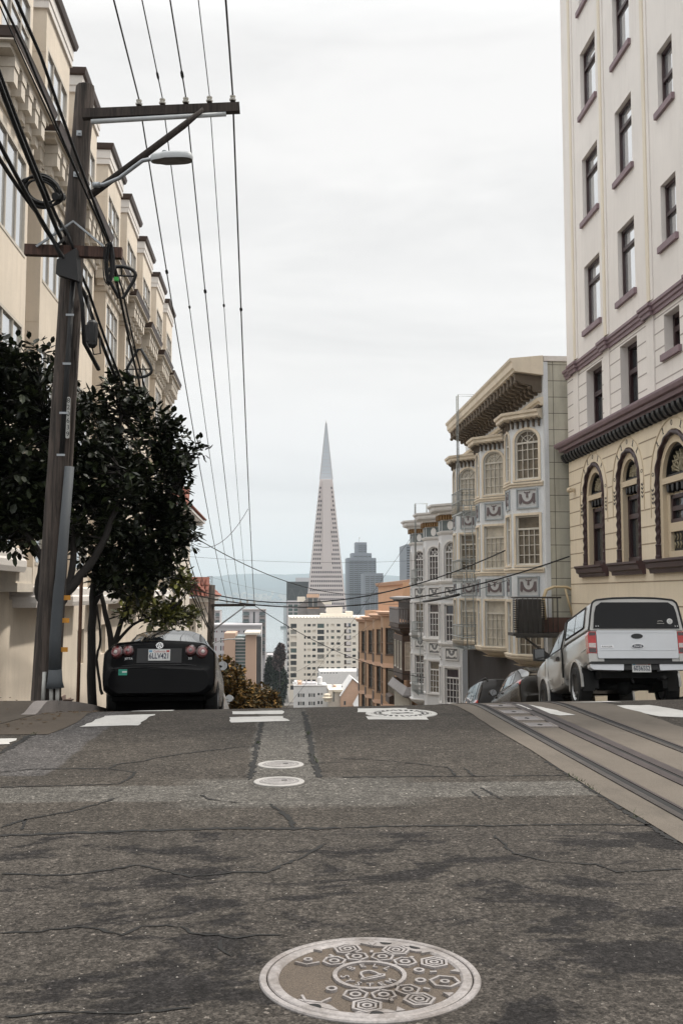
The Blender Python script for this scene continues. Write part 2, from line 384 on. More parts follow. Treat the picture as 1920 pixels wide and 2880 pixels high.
# cable-car track: concrete bed, two running rails in their grooves, the slot between them
TY = [-6, -3, 0, 1.5, 3, 4, 5, 5.6, 6.2, 7, 8, 9, 10, 10.6] + [11 + .2 * k for k in range(26)] + [16.5 + k for k in range(12)] + [30, 40, 60, 90, 110]
def wedge(y): return .03 * math.sin(y * 2.3) + .02 * math.sin(y * 7.1)
strip_mesh('track_bed', TY, lambda y: 2.27 + .3 * wedge(y), lambda y: 4.28 + max(0, min(1, (9.5 - y) / 2)) * .25 + wedge(y), lambda x, y: gz(x, y) + .006, M_CONC, 6)
M_RAIL = mat('rail_steel', (.062, .055, .052), .5, .25, 4, metal=.45, bump=.1, bscale=90, fine=.15)
M_RUST = mat('slot_steel', (.044, .034, .034), .6, .3, 3, metal=.25, fine=.2, bscale=60)
M_DARK = mat('groove_dark', (.008, .008, .008), .9, .2, 4)
def long_strip(b, x0, x1, dz, ys=TY, thick=0):
    for j in range(len(ys) - 1):
        y0, y1 = ys[j], ys[j + 1]
        b.quad((x0, y0, gz(x0, y0) + dz), (x1, y0, gz(x1, y0) + dz), (x1, y1, gz(x1, y1) + dz), (x0, y1, gz(x0, y1) + dz))
        if thick:
            for x in (x0, x1): b.quad((x, y0, gz(x, y0) + dz), (x, y1, gz(x, y1) + dz), (x, y1, gz(x, y1) + dz - thick), (x, y0, gz(x, y0) + dz - thick))
for x, lab in ((2.535, 'steel running rail nearest the manhole, set in concrete'), (3.60, 'steel running rail beside the pickup lane, set in concrete')):
    t = thing('track_rail', lab, 'rail', (x, 6, 0), 'rails of the cable car track')
    b = MB(); long_strip(b, x - .028, x + .024, .014, thick=.03); b.build('rail_head', M_RAIL, t)
    b = MB(); long_strip(b, x + .026, x + .085, .0085, thick=.02); b.build('flangeway', M_DARK, t)
    b = MB(); long_strip(b, x + .087, x + .112, .013, thick=.02); b.build('guard_lip', M_RUST, t)
t = thing('cable_slot', 'wide brown steel cable slot between the two running rails', 'cable slot', (3.06, 6, 0))
b = MB(); long_strip(b, 2.955, 3.045, .014, thick=.03); b.build('slot_beam', M_RUST, t)
b = MB(); long_strip(b, 3.085, 3.185, .014, thick=.03); b.build('slot_beam', M_RUST, t)
b = MB(); long_strip(b, 3.046, 3.084, .009); b.build('slot_gap', M_DARK, t)
M_HATCH = mat('hatch_steel', (.19, .175, .175), .5, .2, 4, metal=.35, bump=.25, bscale=120)
for k, (y, w) in enumerate(((10.62, .34), (11.18, .36), (11.80, .36), (12.5, .36))):
    lab = ('grey steel hatch plate at the near end of the row between the rails', 'grey steel hatch plate second from the near end of the row', 'grey steel hatch plate third from the near end of the row', 'grey steel hatch plate at the crest end of the row')[k]
    t = thing('track_hatch', lab, 'hatch', (2.80, y, 0), 'hatch plates between the rails')
    def hp(x0, x1, y0, y1, dz, b):
        b.add([(x, yy, gz(x, yy) + d) for d in (dz, .004) for x, yy in ((x0, y0), (x1, y0), (x1, y1), (x0, y1))], [(0, 1, 2, 3), (0, 4, 5, 1), (1, 5, 6, 2), (2, 6, 7, 3), (3, 7, 4, 0)])
    b = MB(); hp(2.67, 2.93, y - w / 2 + .03, y + w / 2 - .03, .016, b); b.build('plate', M_HATCH, t)
    b = MB()
    for q in ((2.645, 2.667, y - w / 2, y + w / 2), (2.933, 2.953, y - w / 2, y + w / 2), (2.668, 2.932, y - w / 2, y - w / 2 + .027), (2.668, 2.932, y + w / 2 - .027, y + w / 2)): hp(*q, .02, b)
    b.build('frame', M_KERB, t)
    b = MB(); hp(2.775, 2.825, y - .02, y + .02, .0185, b); hp(2.79, 2.81, y - .045, y + .045, .0195, b); b.build('lifting_hole', M_DARK, t)

# painted markings (worn, irregular edges), laid just over the asphalt
def blob(name, poly, m, dz=.005, rough=.02, step=.12):
    b = MB(); P = []
    for i in range(len(poly)):
        a, c = V(poly[i]), V(poly[(i + 1) % len(poly)]); n = max(1, int((c - a).length / step))
        for k in range(n):
            p = a + (c - a) * k / n; P.append((p.x + random.uniform(-rough, rough), p.y + random.uniform(-rough, rough)))
    ctr = (sum(p[0] for p in P) / len(P), sum(p[1] for p in P) / len(P))
    vs = [(*ctr, gz(*ctr) + dz)]; rings = 4; n = len(P)
    for q in range(1, rings + 1):
        for p in P:
            x = ctr[0] + (p[0] - ctr[0]) * q / rings; y = ctr[1] + (p[1] - ctr[1]) * q / rings; vs.append((x, y, gz(x, y) + dz))
    fs = [(0, 1 + k, 1 + (k + 1) % n) for k in range(n)]
    for q in range(rings - 1): fs += [(1 + q * n + k, 1 + (q + 1) * n + k, 1 + (q + 1) * n + (k + 1) % n, 1 + q * n + (k + 1) % n) for k in range(n)]
    b.add(vs, fs, True); return b.build(name, m, local=True, kind='structure')
def ribbon(name, pts, w, m, dz=.0035, jit=.012, step=.05):
    b = MB(); L = []
    for i in range(len(pts) - 1):
        a, c = V(pts[i]), V(pts[i + 1]); n = max(2, int((c - a).length / step))
        for k in range(n if i < len(pts) - 2 else n + 1): L.append(a + (c - a) * k / n)
    vs = []
    for i, p in enumerate(L):
        d = (L[min(i + 1, len(L) - 1)] - L[max(0, i - 1)]).normalized(); nn = V((-d.y, d.x)); o = random.gauss(0, jit); ww = w * random.uniform(.45, 1.9) * .5 * (.3 if i in (0, len(L) - 1) else 1)
        for s in (ww, -ww): q = p + nn * (o + s); vs.append((q.x, q.y, gz(q.x, q.y) + dz))
    b.add(vs, [(2 * i, 2 * i + 1, 2 * i + 3, 2 * i + 2) for i in range(len(L) - 1)], True); return b.build(name, m, local=True, kind='structure')
random.seed(21)
for pl in (((-2.07, 10.85), (-1.97, 11.84), (-1.42, 11.97), (-1.49, 10.94)), ((-3.1, 10.02), (-2.52, 10.03), (-2.5, 9.64), (-2.95, 9.6)),
           ((-.51, 11.85), (-.52, 12.22), (.07, 12.25), (.07, 11.85)), ((-.51, 11.12), (-.52, 11.58), (.07, 11.64), (.13, 11.2)),
           ((.99, 12.43), (1.59, 12.43), (1.63, 12.02), (.96, 11.97)), ((1.01, 11.55), (1.72, 11.5), (1.68, 11.22), (1.03, 11.26)),
           ((4.16, 12.49), (4.72, 12.5), (4.95, 11.68), (4.75, 11.19), (4.37, 11.33)), ((2.91, 12.9), (3.19, 12.7), (3.46, 11.5), (3.24, 11.46), (3.10, 12.0)),
           ((3.84, 13.0), (4.4, 13.2), (4.5, 12.9)), ((-1.80, 12.52), (-1.72, 12.9), (-1.3, 12.9), (-1.26, 12.5)), ((5.3, 12.6), (5.9, 12.6), (6.0, 11.6), (5.5, 11.5))):
    blob('crosswalk_marking', pl, M_PAINT, .005 if pl[0][0] < 2 or pl[0][0] > 4 else .0105)
for w, pl in ((.022, ((-2.18, 8.16), (-1.94, 8.29), (-1.35, 8.28), (-1.31, 8.48), (-1.13, 8.61), (-1.03, 8.79), (-.72, 9.07), (-.28, 9.4))),
              (.018, ((-1.35, 8.26), (-1.11, 8.09), (-1.12, 7.77), (-1.17, 7.6), (-2.01, 7.53))), (.035, ((-.16, 11.13), (-.18, 9.88), (-.19, 8.49), (-.2, 7.71))),
              (.04, ((.32, 12.12), (.33, 10.65), (.32, 9.3), (.31, 8.46), (.33, 7.77))), (.018, ((-1.66, 6.25), (-1.55, 6.47), (-1.32, 6.68), (-1.08, 7.12))), (.014, ((-1.57, 6.48), (-1.51, 6.18))),
              (.038, ((-1.9, 6.04), (-1.61, 6.05), (-1.24, 6.08), (-.86, 6.11), (-.35, 6.14), (.04, 6.11), (.39, 6.10))), (.026, ((-.05, 6.83), (.03, 6.59), (.08, 6.4), (.11, 6.13))),
              (.013, ((-.53, 7.16), (-.46, 7.0), (-.25, 6.88))), (.05, ((-2.43, 9.1), (-2.45, 10.18), (-2.38, 11.0), (-2.35, 11.66), (-2.18, 12.06))), (.012, ((.23, 8.41), (.53, 8.45))),
              (.016, ((.55, 8.65), (.86, 8.56), (1.25, 8.27), (1.4, 8.13), (1.38, 7.79))), (.014, ((1.52, 8.15), (1.52, 7.75))), (.02, ((.5, 7.77), (1.0, 7.77), (1.51, 7.75), (2.24, 7.75))),
              (.014, ((1.39, 7.19), (1.4, 6.88))), (.014, ((1.48, 7.3), (1.54, 6.86))), (.032, ((2.265, 8.4), (2.27, 7.46), (2.26, 6.98), (2.25, 6.45), (2.265, 5.6))),
              (.024, ((.39, 6.10), (.66, 6.14), (1.32, 6.11), (1.86, 6.11), (2.28, 6.06))),
              (.016, ((-1.38, 5.24), (-1.12, 5.19), (-.99, 5.2), (-.85, 5.28), (-.71, 5.36), (-.53, 5.21), (-.42, 5.13), (-.18, 5.19), (-.05, 5.18), (.15, 5.47), (.28, 5.74))),
              (.013, ((-1.14, 4.34), (-1.01, 4.35), (-.8, 4.4), (-.63, 4.28), (-.57, 4.39), (-.39, 4.38), (-.35, 4.29), (-.2, 4.24), (-.16, 4.2), (-.08, 4.26), (.03, 4.24))),
              (.011, ((-.22, 4.2), (-.22, 4.1), (-.17, 4.01))), (.010, ((-.91, 3.5), (-.71, 3.53), (-.51, 3.5), (-.27, 3.54))),
              (.014, ((1.27, 5.88), (1.28, 5.46), (1.44, 5.27), (1.66, 5.22), (1.72, 5.07), (2.07, 5.1)))):
    ribbon('road_crack', pl, w, M_CRACK, jit=.006 if w < .03 else .01, step=.035)

# ---------------------------------------------------------------- manhole covers
def iron_mat():
    t = NT('cast_iron_worn'); c = t.coord(); b = t.mix(t.ramp(t.noise(c, 3.2, 7, .68, .4), (.44, 0.), (.68, .85)), (.29, .268, .262), (.105, .084, .068)); b = t.mix(1.0, b, t.ramp(t.noise(c, 60, 4, .7), (.3, .72), (.7, 1.18)), 'MULTIPLY'); t.set(Base_Color=b, Roughness=.6, Metallic=.15); t.bump(t.noise(c, 120, 4), .3, .004); return t.m
M_IRON = iron_mat()
def dirt_mat():
    t = NT('packed_grit'); c = t.coord()
    base = t.mix(t.noise(c, 7, 6, .7), (.115, .088, .066), (.055, .045, .037)); base = t.mix(1.0, base, t.ramp(t.noise(c, 190, 3, .7), (.3, .5), (.7, 1.6)), 'MULTIPLY')
    t.set(Base_Color=base, Roughness=.95); t.bump(t.noise(c, 160, 3, .7), .8, .006); return t.m
M_GRIT = dirt_mat()
D = .81
mh = thing('manhole_cover', 'large ornate round utility cover with hexagon relief and bell emblem in the near asphalt', 'manhole cover', (.345, 3.77, 0))
b = MB(); r = D / 2
b.lathe([(r, -.01), (r, .004), (r - .004, .009), (r - .022, .010), (r - .026, .007), (r - .028, -.01)], n=96, smooth=False); b.build('frame_ring', M_IRON, mh, local=True)
b = MB(); b.lathe([(r - .031, -.012), (r - .0315, .006), (r - .036, .0095), (r - .064, .0095), (r - .072, .003), (r - .074, -.004)], n=96); b.build('lid_rim', M_IRON, mh, local=True)
b = MB(); rr = r - .073
vs = [(0, 0, .0012)]; n = 72
for q in range(1, 13):
    for k in range(n):
        a = 2 * math.pi * k / n; x = rr * q / 12; vs.append((x * math.cos(a), x * math.sin(a), .0012 + random.uniform(-.0007, .0011) * (q < 12)))
fs = [(0, 1 + k, 1 + (k + 1) % n) for k in range(n)] + [(1 + q * n + k, 1 + (q + 1) * n + k, 1 + (q + 1) * n + (k + 1) % n, 1 + q * n + (k + 1) % n) for q in range(11) for k in range(n)]
b.add(vs, fs, True); b.build('packed_grit', M_GRIT, mh, local=True)
b = MB(); top = .011
def ring2(cx, cy, ra, w, n=28, a0=0): b.strip([(cx + ra * math.cos(2 * math.pi * k / n + a0), cy + ra * math.sin(2 * math.pi * k / n + a0)) for k in range(n)], ID, w, 0, top, True)
ring2(0, 0, .128, .016, 48)
for k in range(12):
    a = 2 * math.pi * k / 12 + .1
    if k in (5, 6): continue
    cx, cy = .190 * math.cos(a), .190 * math.sin(a)
    ring2(cx, cy, .0165, .009, 14)
    if k in (0, 11, 7): continue
    hx = [(cx + .043 * math.cos(a + math.pi * j / 3), cy + .043 * math.sin(a + math.pi * j / 3)) for j in range(6)]
    b.strip(hx, ID, .0085, 0, top, True)
    b.strip([(.135 * math.cos(a), .135 * math.sin(a)), (.148 * math.cos(a), .148 * math.sin(a))], ID, .010, 0, top)
for k in range(9):
    a = 2 * math.pi * k / 9 + .33
    cx, cy = .277 * math.cos(a), .277 * math.sin(a)
    if k in (4, 5): 
        if k == 5: b.strip([(cx + .052 * math.cos(a + math.pi * j / 3), cy + .052 * math.sin(a + math.pi * j / 3)) for j in (-1, 0, 1, 2)], ID, .009, 0, top)
        continue
    for ra, w in ((.053, .0095), (.034, .008)):
        if k in (3, 8) and ra < .05: continue
        pts = [(cx + ra * math.cos(a + math.pi * j / 3), cy + ra * math.sin(a + math.pi * j / 3)) for j in range(6)]
        b.strip(pts if k not in (3,) else pts[1:4], ID, w, 0, top, k not in (3,))
    ring2(cx, cy, .0135, .009, 14)
for k in range(9):     # the webs between the big hexagons
    a = 2 * math.pi * (k + .5) / 9 + .33
    if k in (3, 4, 5): continue
    b.strip([(.225 * math.cos(a), .225 * math.sin(a)), (.250 * math.cos(a), .250 * math.sin(a))], ID, .012, 0, top)
    b.prism([(.335 * math.cos(a - .05), .335 * math.sin(a - .05)), (.335 * math.cos(a + .05), .335 * math.sin(a + .05)), (.30 * math.cos(a), .30 * math.sin(a))], ID, 0, top)
b.build('hexagon_relief', M_IRON, mh, local=True)
b = MB()      # the flats where the rim widens inwards, with the pick holes in them
for a0, wd in ((1.22, .30), (.86, .20), (3.98, .26), (4.62, .22)):
    q = [(rr + .004) * 1.0]; pts = [((rr + .003) * math.cos(a0 - wd + 2 * wd * k / 8), (rr + .003) * math.sin(a0 - wd + 2 * wd * k / 8)) for k in range(9)] + [(.305 * math.cos(a0 + wd * .45), .305 * math.sin(a0 + wd * .45)), (.305 * math.cos(a0 - wd * .45), .305 * math.sin(a0 - wd * .45))]
    b.prism(pts, ID, 0, .0088)
b.build('rim_flat', M_IRON, mh, local=True)
for a0 in (1.22, .86, 3.98, 4.62):
    b = MB(); ra = rr + .012; ca, sa = math.cos(a0), math.sin(a0)
    b.prism([(ra * ca - sa * .024 * math.cos(q) - ca * .020 * math.sin(q), ra * sa + ca * .024 * math.cos(q) - sa * .020 * math.sin(q)) for q in [math.pi * k / 8 for k in range(9)]], ID, .004, .0104)
    b.build('pick_hole', M_DARK, mh, local=True)
b = MB()      # bell emblem
bell = [(-.058, -.030), (-.050, -.044), (.050, -.044), (.058, -.030), (.040, -.014), (.034, .018), (.024, .038), (.010, .044), (-.010, .044), (-.024, .038), (-.034, .018), (-.040, -.014)]
ca, sa = math.cos(.35), math.sin(.35)
bell = [(x * .82 * ca - y * .82 * sa, x * .82 * sa + y * .82 * ca) for x, y in bell]
b.strip(bell, ID, .008, 0, top, True); b.strip([(bell[0][0] * .9, bell[0][1] * .9), (bell[3][0] * .9, bell[3][1] * .9)], ID, .006, 0, top); b.build('bell_emblem', M_IRON, mh, local=True)
def arc_text(word, ra, mid, stepa, size, flip, parent, m, z=.0075, name='letter'):
    for i, ch in enumerate(word):
        a = mid + (i - (len(word) - 1) / 2) * (stepa if flip else -stepa)
        me = text_mesh(name, ch, size, .004, m); o = sub(name, me, parent)
        o.location = (ra * math.cos(a), ra * math.sin(a), z - .003); o.rotation_euler = (0, 0, a + (math.pi / 2 if flip else -math.pi / 2))
arc_text('BELL', .094, R(90 - 8), R(30), .047, False, mh, M_IRON); arc_text('SYSTEM', .094, R(270 - 22), R(27), .047, True, mh, M_IRON)
mh.rotation_euler = (0, 0, R(4))

M_IRON2 = mat('cast_iron_pale', (.33, .315, .30), .6, .2, 6, metal=.1, fine=.12, bscale=120)
M_LIDGREY = mat('lid_speckled', (.21, .195, .19), .65, .2, 6, fine=.5, bscale=90)
for i, (x, y, lab) in enumerate(((.035, 8.36, 'small round valve cover, the farther of two in the pale strip'), (.02, 7.61, 'small round valve cover, the nearer of two in the pale strip'))):
    t = thing('valve_cover', lab, 'manhole cover', (x, y, .002), 'small valve covers')
    b = MB(); b.lathe([(.19, -.004), (.19, .004), (.186, .007), (.150, .007), (.147, .002)], n=48); b.build('frame_ring', M_IRON2, t, local=True)
    b = MB(); b.lathe([(.145, .0), (.1445, .0055), (.138, .006), (.0001, .006)], n=48); b.build('lid', M_LIDGREY, t, local=True)
    b = MB(); b.strip(arcpts(0, 0, .118, .118, 0, 354, 40), ID, .007, .005, .009, True); b.strip([(-.07, .02), (.06, .0)], ID, .008, .005, .0085); b.build('raised_ring', M_IRON2, t, local=True)
    b = MB(); b.strip([(.02, .03), (.06, .035)], ID, .014, .006, .0095); b.build('pick_hole', M_DARK, t, local=True)
t = thing('manhole_cover', 'round cover splashed with white crosswalk paint, perforated pattern, near the crest', 'manhole cover', (1.46, 11.80, gz(1.46, 11.8) + .003))
b = MB(); b.lathe([(.42, -.004), (.42, .005), (.41, .009), (.355, .009), (.35, .003)], n=64); b.build('frame_ring', M_PAINT, t, local=True)
b = MB(); b.lathe([(.348, 0), (.345, .0075), (.0001, .0075)], n=64); b.build('lid', M_PAINT, t, local=True)
b = MB()
for k in range(26):
    a = 2 * math.pi * k / 26
    for ra in (.31, .255): b.prism([(ra * math.cos(a + ra) + .021 * math.cos(q), ra * math.sin(a + ra) + .021 * math.sin(q)) for q in [2 * math.pi * j / 8 for j in range(8)]], ID, .006, .0095)
b.strip([(-.12, .01), (.14, -.01)], ID, .05, .006, .0095); b.strip([(-.06, -.05), (.09, .05)], ID, .03, .006, .0097)
b.build('hole', M_CRACK, t, local=True)
# loose stones, leaves and weeds on the road
random.seed(9); b = MB()
for _ in range(520):
    y = 3.0 + 9.5 * random.random() ** 1.6; x = random.uniform(-1.9, 2.2) * (.35 + y / 12); r = random.uniform(.002, .0052); a = random.random() * 6.28
    if (x - .345) ** 2 + (y - 3.77) ** 2 < .18: continue
    z = gz(x, y) + .001; c, s = math.cos(a) * r, math.sin(a) * r
    b.add([(x + c, y + s, z), (x - s * .7, y + c * .7, z), (x - c, y - s, z), (x + s * .8, y - c * .8, z), (x + r * .1, y, z + r * .8)], [(0, 1, 4), (1, 2, 4), (2, 3, 4), (3, 0, 4)])
b.build('gravel', mat('pale_chip', (.30, .28, .25), .8, .4, 30), local=True, kind='stuff')
b = MB()
for px, py, n in ((2.275, 7.55, 26), (2.27, 7.2, 14), (2.265, 6.3, 10), (.325, 10.2, 14), (.33, 8.6, 10), (-.19, 9.6, 12), (-2.42, 10.3, 10)):
    for _ in range(n):
        x, y = px + random.gauss(0, .012), py + random.gauss(0, .09); z = gz(x, y); h = random.uniform(.012, .035); dx, dy = random.gauss(0, .015), random.gauss(0, .015)
        b.add([(x - .004, y, z), (x + .004, y, z), (x + dx + .002, y + dy, z + h * .7), (x + dx * 1.6, y + dy * 1.6, z + h)], [(0, 1, 2), (0, 2, 3)])
b.build('weeds', mat('weed_green', (.035, .05, .016), .8, .3, 40), local=True, kind='stuff')
b = MB()
for _ in range(120):
    y = random.uniform(10.5, 16); x = kx(y) + random.uniform(.02, .5) if random.random() < .7 else random.uniform(-6, -3); z = gz(x, y) + (.006 if x > -2.9 else lift(y) + .04); r = random.uniform(.02, .05); a = random.random() * 6.28; c, s = math.cos(a) * r, math.sin(a) * r
    b.add([(x + c, y + s, z + .012), (x - s * .4, y + c * .4, z + .002), (x - c, y - s, z + .01), (x + s * .4, y - c * .4, z)], [(0, 1, 2), (0, 2, 3)])
b.build('leaves', mat('dry_leaf', (.085, .055, .028), .9, .5, 20), local=True, kind='stuff')
# ================================================================ windows shared by all houses
WCACHE = {}
def window(parent, F, a, b, c, w, h, vs=(), hs=(), fw=.06, mw=.03, dep=.06, fm=None, pm=None, arch=0, heavy=None, fan=0, name='window', wob=0):
    """sash with mullions (fractions of w / h); heavy = a thicker transom at that fraction; its pane is a sub-part"""
    key = (round(w, 3), round(h, 3), tuple(vs), tuple(hs), fw, mw, fm.name, arch, heavy, fan)
    if key not in WCACHE:
        q = MB()
        hr = h - arch
        q.fbox(ID, 0, fw, fw, hr, 0, dep); q.fbox(ID, w - fw, w, fw, hr, 0, dep); q.fbox(ID, 0, w, 0, fw, 0, dep + .012)
        if arch: q.strip(arcpts(w / 2, hr, w / 2 - fw / 2, arch - fw / 2, 0, 180, 14), ID, fw, 0, dep)
        else: q.fbox(ID, 0, w, h - fw, h, 0, dep)
        top = (heavy * h - fw * .5) if heavy else (h - fw if not arch else hr)
        for f in vs: q.fbox(ID, f * w - mw / 2, f * w + mw / 2, fw + .001, top, .006, dep - .012)
        for f in hs: q.fbox(ID, fw + .001, w - fw - .001, f * h - mw / 2, f * h + mw / 2, .004, dep - .016)
        if heavy: q.fbox(ID, fw - .004, w - fw + .004, heavy * h - fw * .6, heavy * h + fw * .6, 0, dep + .006)
        if fan:
            zz = (heavy * h if heavy else hr)
            for k in range(1, fan):
                an = math.pi * k / fan; q.strip([(w / 2, zz + .03), (w / 2 + (w / 2 - fw) * .97 * math.cos(an), zz + .03 + (h - zz - fw) * .93 * math.sin(an))], ID, mw * .8, .004, dep - .018)
            q.strip(arcpts(w / 2, zz + .03, (w / 2) * .52, (h - zz) * .5, 0, 180, 10), ID, mw * .8, .003, dep - .02)
        fme = q.mesh('window_frame', fm); q = MB()
        if arch: pts = [(fw * .8, fw * .8), (w - fw * .8, fw * .8)] + arcpts(w / 2, hr, w / 2 - fw * .8, arch - fw * .8, 0, 180, 12)
        else: pts = [(fw * .8, fw * .8), (w - fw * .8, fw * .8), (w - fw * .8, h - fw * .8), (fw * .8, h - fw * .8)]
        q.prism(pts, ID, -.012, .002)
        WCACHE[key] = (fme, {}, q)
    fme, pd, q = WCACHE[key]
    if pm.name not in pd: pd[pm.name] = q.mesh('window_pane', pm)
    o = place(name, fme, parent, F, a, b, c); sub('pane', pd[pm.name], o); return o

# ================================================================ left: long stucco apartment block with bays
M_STUC = mat('cream_stucco', (.70, .615, .51), .85, .12, .8, .38, (.30, .235, .17), bump=.15, bscale=45)
M_STUCW = mat('pale_band', (.74, .70, .66), .7, .08, .7, .3, (.4, .34, .28))
M_CORN = mat('cornice_cream', (.62, .56, .48), .75, .14, 2, .3, (.25, .2, .15))
M_BROWN = mat('brown_cap', (.060, .038, .030), .55, .2, 2, .2, (.12, .09, .07))
M_WFRAME = mat('window_frame_cream', (.55, .50, .43), .6, .08, 3)
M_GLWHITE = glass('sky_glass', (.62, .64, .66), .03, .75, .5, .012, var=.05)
M_GLDARK = glass('dark_glass', (.045, .05, .055), .05, 0, .6, .02)
M_GLBLIND = mat('blind_glass', (.16, .15, .13), .25, .3, 4, spec=.6, coat=.6)
M_GRAN = mat('pink_granite', (.27, .195, .17), .6, .25, 6, fine=.2, bscale=90)

ap = thing('apartment_building', 'long cream stucco apartment block with repeated bays, brown cornices and brown roof caps', 'building', (-5.5, 30, -3))
BAYS = [17.3, 20.8, 24.4, 28.6, 32.3, 36.2, 40.3, 44.0]; BL = 2.35; XF, XR = -5.0, -6.2
FLS = [(11.15, 13.2), (8.0, 9.95), (4.7, 6.65), (2.0, 3.5)]
FS = Fr((XF, 0, 0), (1, 0, 0)); FRr = Fr((XR, 0, 0), (1, 0, 0))
body = MB(); cap = MB(); band = MB(); body.mi = 0
for k, y0 in enumerate(BAYS):
    y1 = y0 + BL; zb = 1.95 if k == 0 else 1.25
    fl = [f for f in FLS if f[0] > zb]
    ops = [(y0 + .16, y1 - .16, a, c) for a, c in fl]
    body.wall(FS, y0, y1, zb, 13.95, ops, .05)
    Fside = Fr((XR, y0, 0), (0, -1, 0)); sops = [(.28, .80, a + .1, c + .12) for a, c in fl]
    body.wall(Fside, 0, XF - XR, zb, 13.95, sops, .1)
    Ffar = Fr((XF, y1, 0), (0, 1, 0)); body.wall(Ffar, 0, XF - XR, zb, 13.95)
    body.quad((XR, y0, zb), (XF, y0, zb), (XF, y1, zb), (XR, y1, zb)); body.quad((XR, y0, 13.95), (XF, y0, 13.95), (XF, y1, 13.95), (XR, y1, 13.95))
    # recess wall between bays
    y2 = BAYS[k + 1] if k + 1 < len(BAYS) else 47.2
    body.wall(FRr, y1, y2, -2, 13.6)
    for a, c in fl:
        window(ap, FS, y0 + .16, a, -.05, BL - .32, c - a, (.32, .68), (.66,) , .06, .035, .05, M_WFRAME, M_GLWHITE)
        window(ap, Fside, .28, a + .1, -.1, .52, c - a + .02, (), (), .05, .03, .05, M_WFRAME, M_GLBLIND if k < 2 else M_GLDARK, heavy=.55)
    # grooves in the stucco, one per floor
    for z in (13.0, 10.0, 7.1, 4.1):
        for Fq, w0, w1 in ((Fside, 0, XF - XR),): body.fbox(Fq, w0, w1 - .0, z - .008, z + .008, .002, .006)
    path = [(XR, y0, 0), (XF, y0, 0), (XF, y1, 0), (XR, y1, 0)]
    pp = lambda z: [(x, y, z) for x, y, _ in path]
    band.mould(pp(13.95), [(0, 0), (.05, .0), (.05, .16), (.07, .17), (.07, .42), (0, .42)]); cap.mould(pp(14.37), [(0, 0), (.09, 0), (.13, .03), (.16, .12), (.17, .17), (0, .2)])
    cap.build('parapet_cap', M_BROWN, ap); cap = MB(); band.build('parapet_band', M_STUCW, ap); band = MB()
    # bay foot
    band.mould(pp(zb), [(0, -.12), (.10, -.12), (.13, -.02), (.13, .1), (.10, .14), (.10, .30), (.0, .34)]); band.build('bay_foot', M_STUCW, ap); band = MB()
roofb = MB(); roofb.box(-14, XR - .01, 17.3, 47.2, 13.2, 13.55); roofb.build('roof', M_BROWN, ap)
body.wall(Fr((XR, 47.2, 0), (0, 1, 0)), 0, 8, -9, 13.6); body.wall(Fr((-14, 17.3, 0), (0, -1, 0)), 0, 7.8, 1.95, 13.6)
# street level: rounded corner, plain wall with narrow windows
XB = -5.36; FB = Fr((XB, 0, 0), (1, 0, 0))
bops = [(27.4, 28.3, -.5, .45), (31.0, 31.8, -.42, .48), (37, 38.2, -1.6, -.4)]
body.wall(FB, 20.42, 47.2, -9, 1.3, bops, .14)
pts = [(XB - .42 + .42 * math.sin(R(a)), 20.42 - .42 * math.cos(R(a))) for a in range(0, 91, 10)]
body.add([(x, y, z) for z in (-2.5, 1.9) for x, y in pts], [(i, i + 1, i + 11, i + 10) for i in range(9)], True)
body.wall(Fr((-9, 20, 0), (0, -1, 0)), 0, 9 + XB - .42, -2.5, 1.9, [(2.0, 2.9, -2.4, .3)], .3)
body.quad((XR, 17.3, 1.9), (XR, 47.2, 1.26), (XB + .02, 47.2, 1.26), (XB + .02, 17.3, 1.9))
body.build('wall', M_STUC, ap)
b = MB(); b.box(XR, XF, 19.5, 20.75, 1.62, 1.95); b.mould([(XR, 19.5, 1.5), (XF, 19.5, 1.5), (XF, 20.78, 1.5)], [(0, -.05), (.04, -.05), (.04, .12), (-.02, .12)]); b.build('ledge', M_CORN, ap)
b = MB(); b.fbox(Fr((-9, 20.25, 0), (0, -1, 0)), 2.0, 2.9, -2.4, .3, -.02, .03); b.build('door', M_BROWN, ap)
for a0, a1, c0, c1 in bops: window(ap, FB, a0, c0, -.14, a1 - a0, c1 - c0, (.5,), (), .05, .04, .05, M_WFRAME, M_GLDARK)
b = MB()
for y0, y1 in ((22.5, 26.6), (28.6, 34.5), (35, 46)):
    n = 6
    for i in range(n):
        ya = y0 + (y1 - y0) * i / n; yb = y0 + (y1 - y0) * (i + 1) / n; zt = gz(-5, ya) + 1.25
        b.box(XB - .01, XB + .035, ya, yb - .01, gz(-5, yb) - .2, zt)
b.build('plinth', M_GRAN, ap)
for y, z in ((25.6, -1.35), (29.6, -2.0)):
    b = MB(); b.box(XB + .0, XB + .22, y, y + .16, z, z + .10); b.box(XB, XB + .26, y - .02, y + .18, z + .1, z + .13); b.build('wall_lamp', M_BROWN, ap)
for y, z in ((33.0, -.1), (33.0, -1.35)):
    b = MB()
    for i in range(5): b.box(XB - .005, XB + .012, y + .0, y + .16, z + .055 * i, z + .025 + .055 * i)
    b.build('wall_vent', M_BROWN, ap)
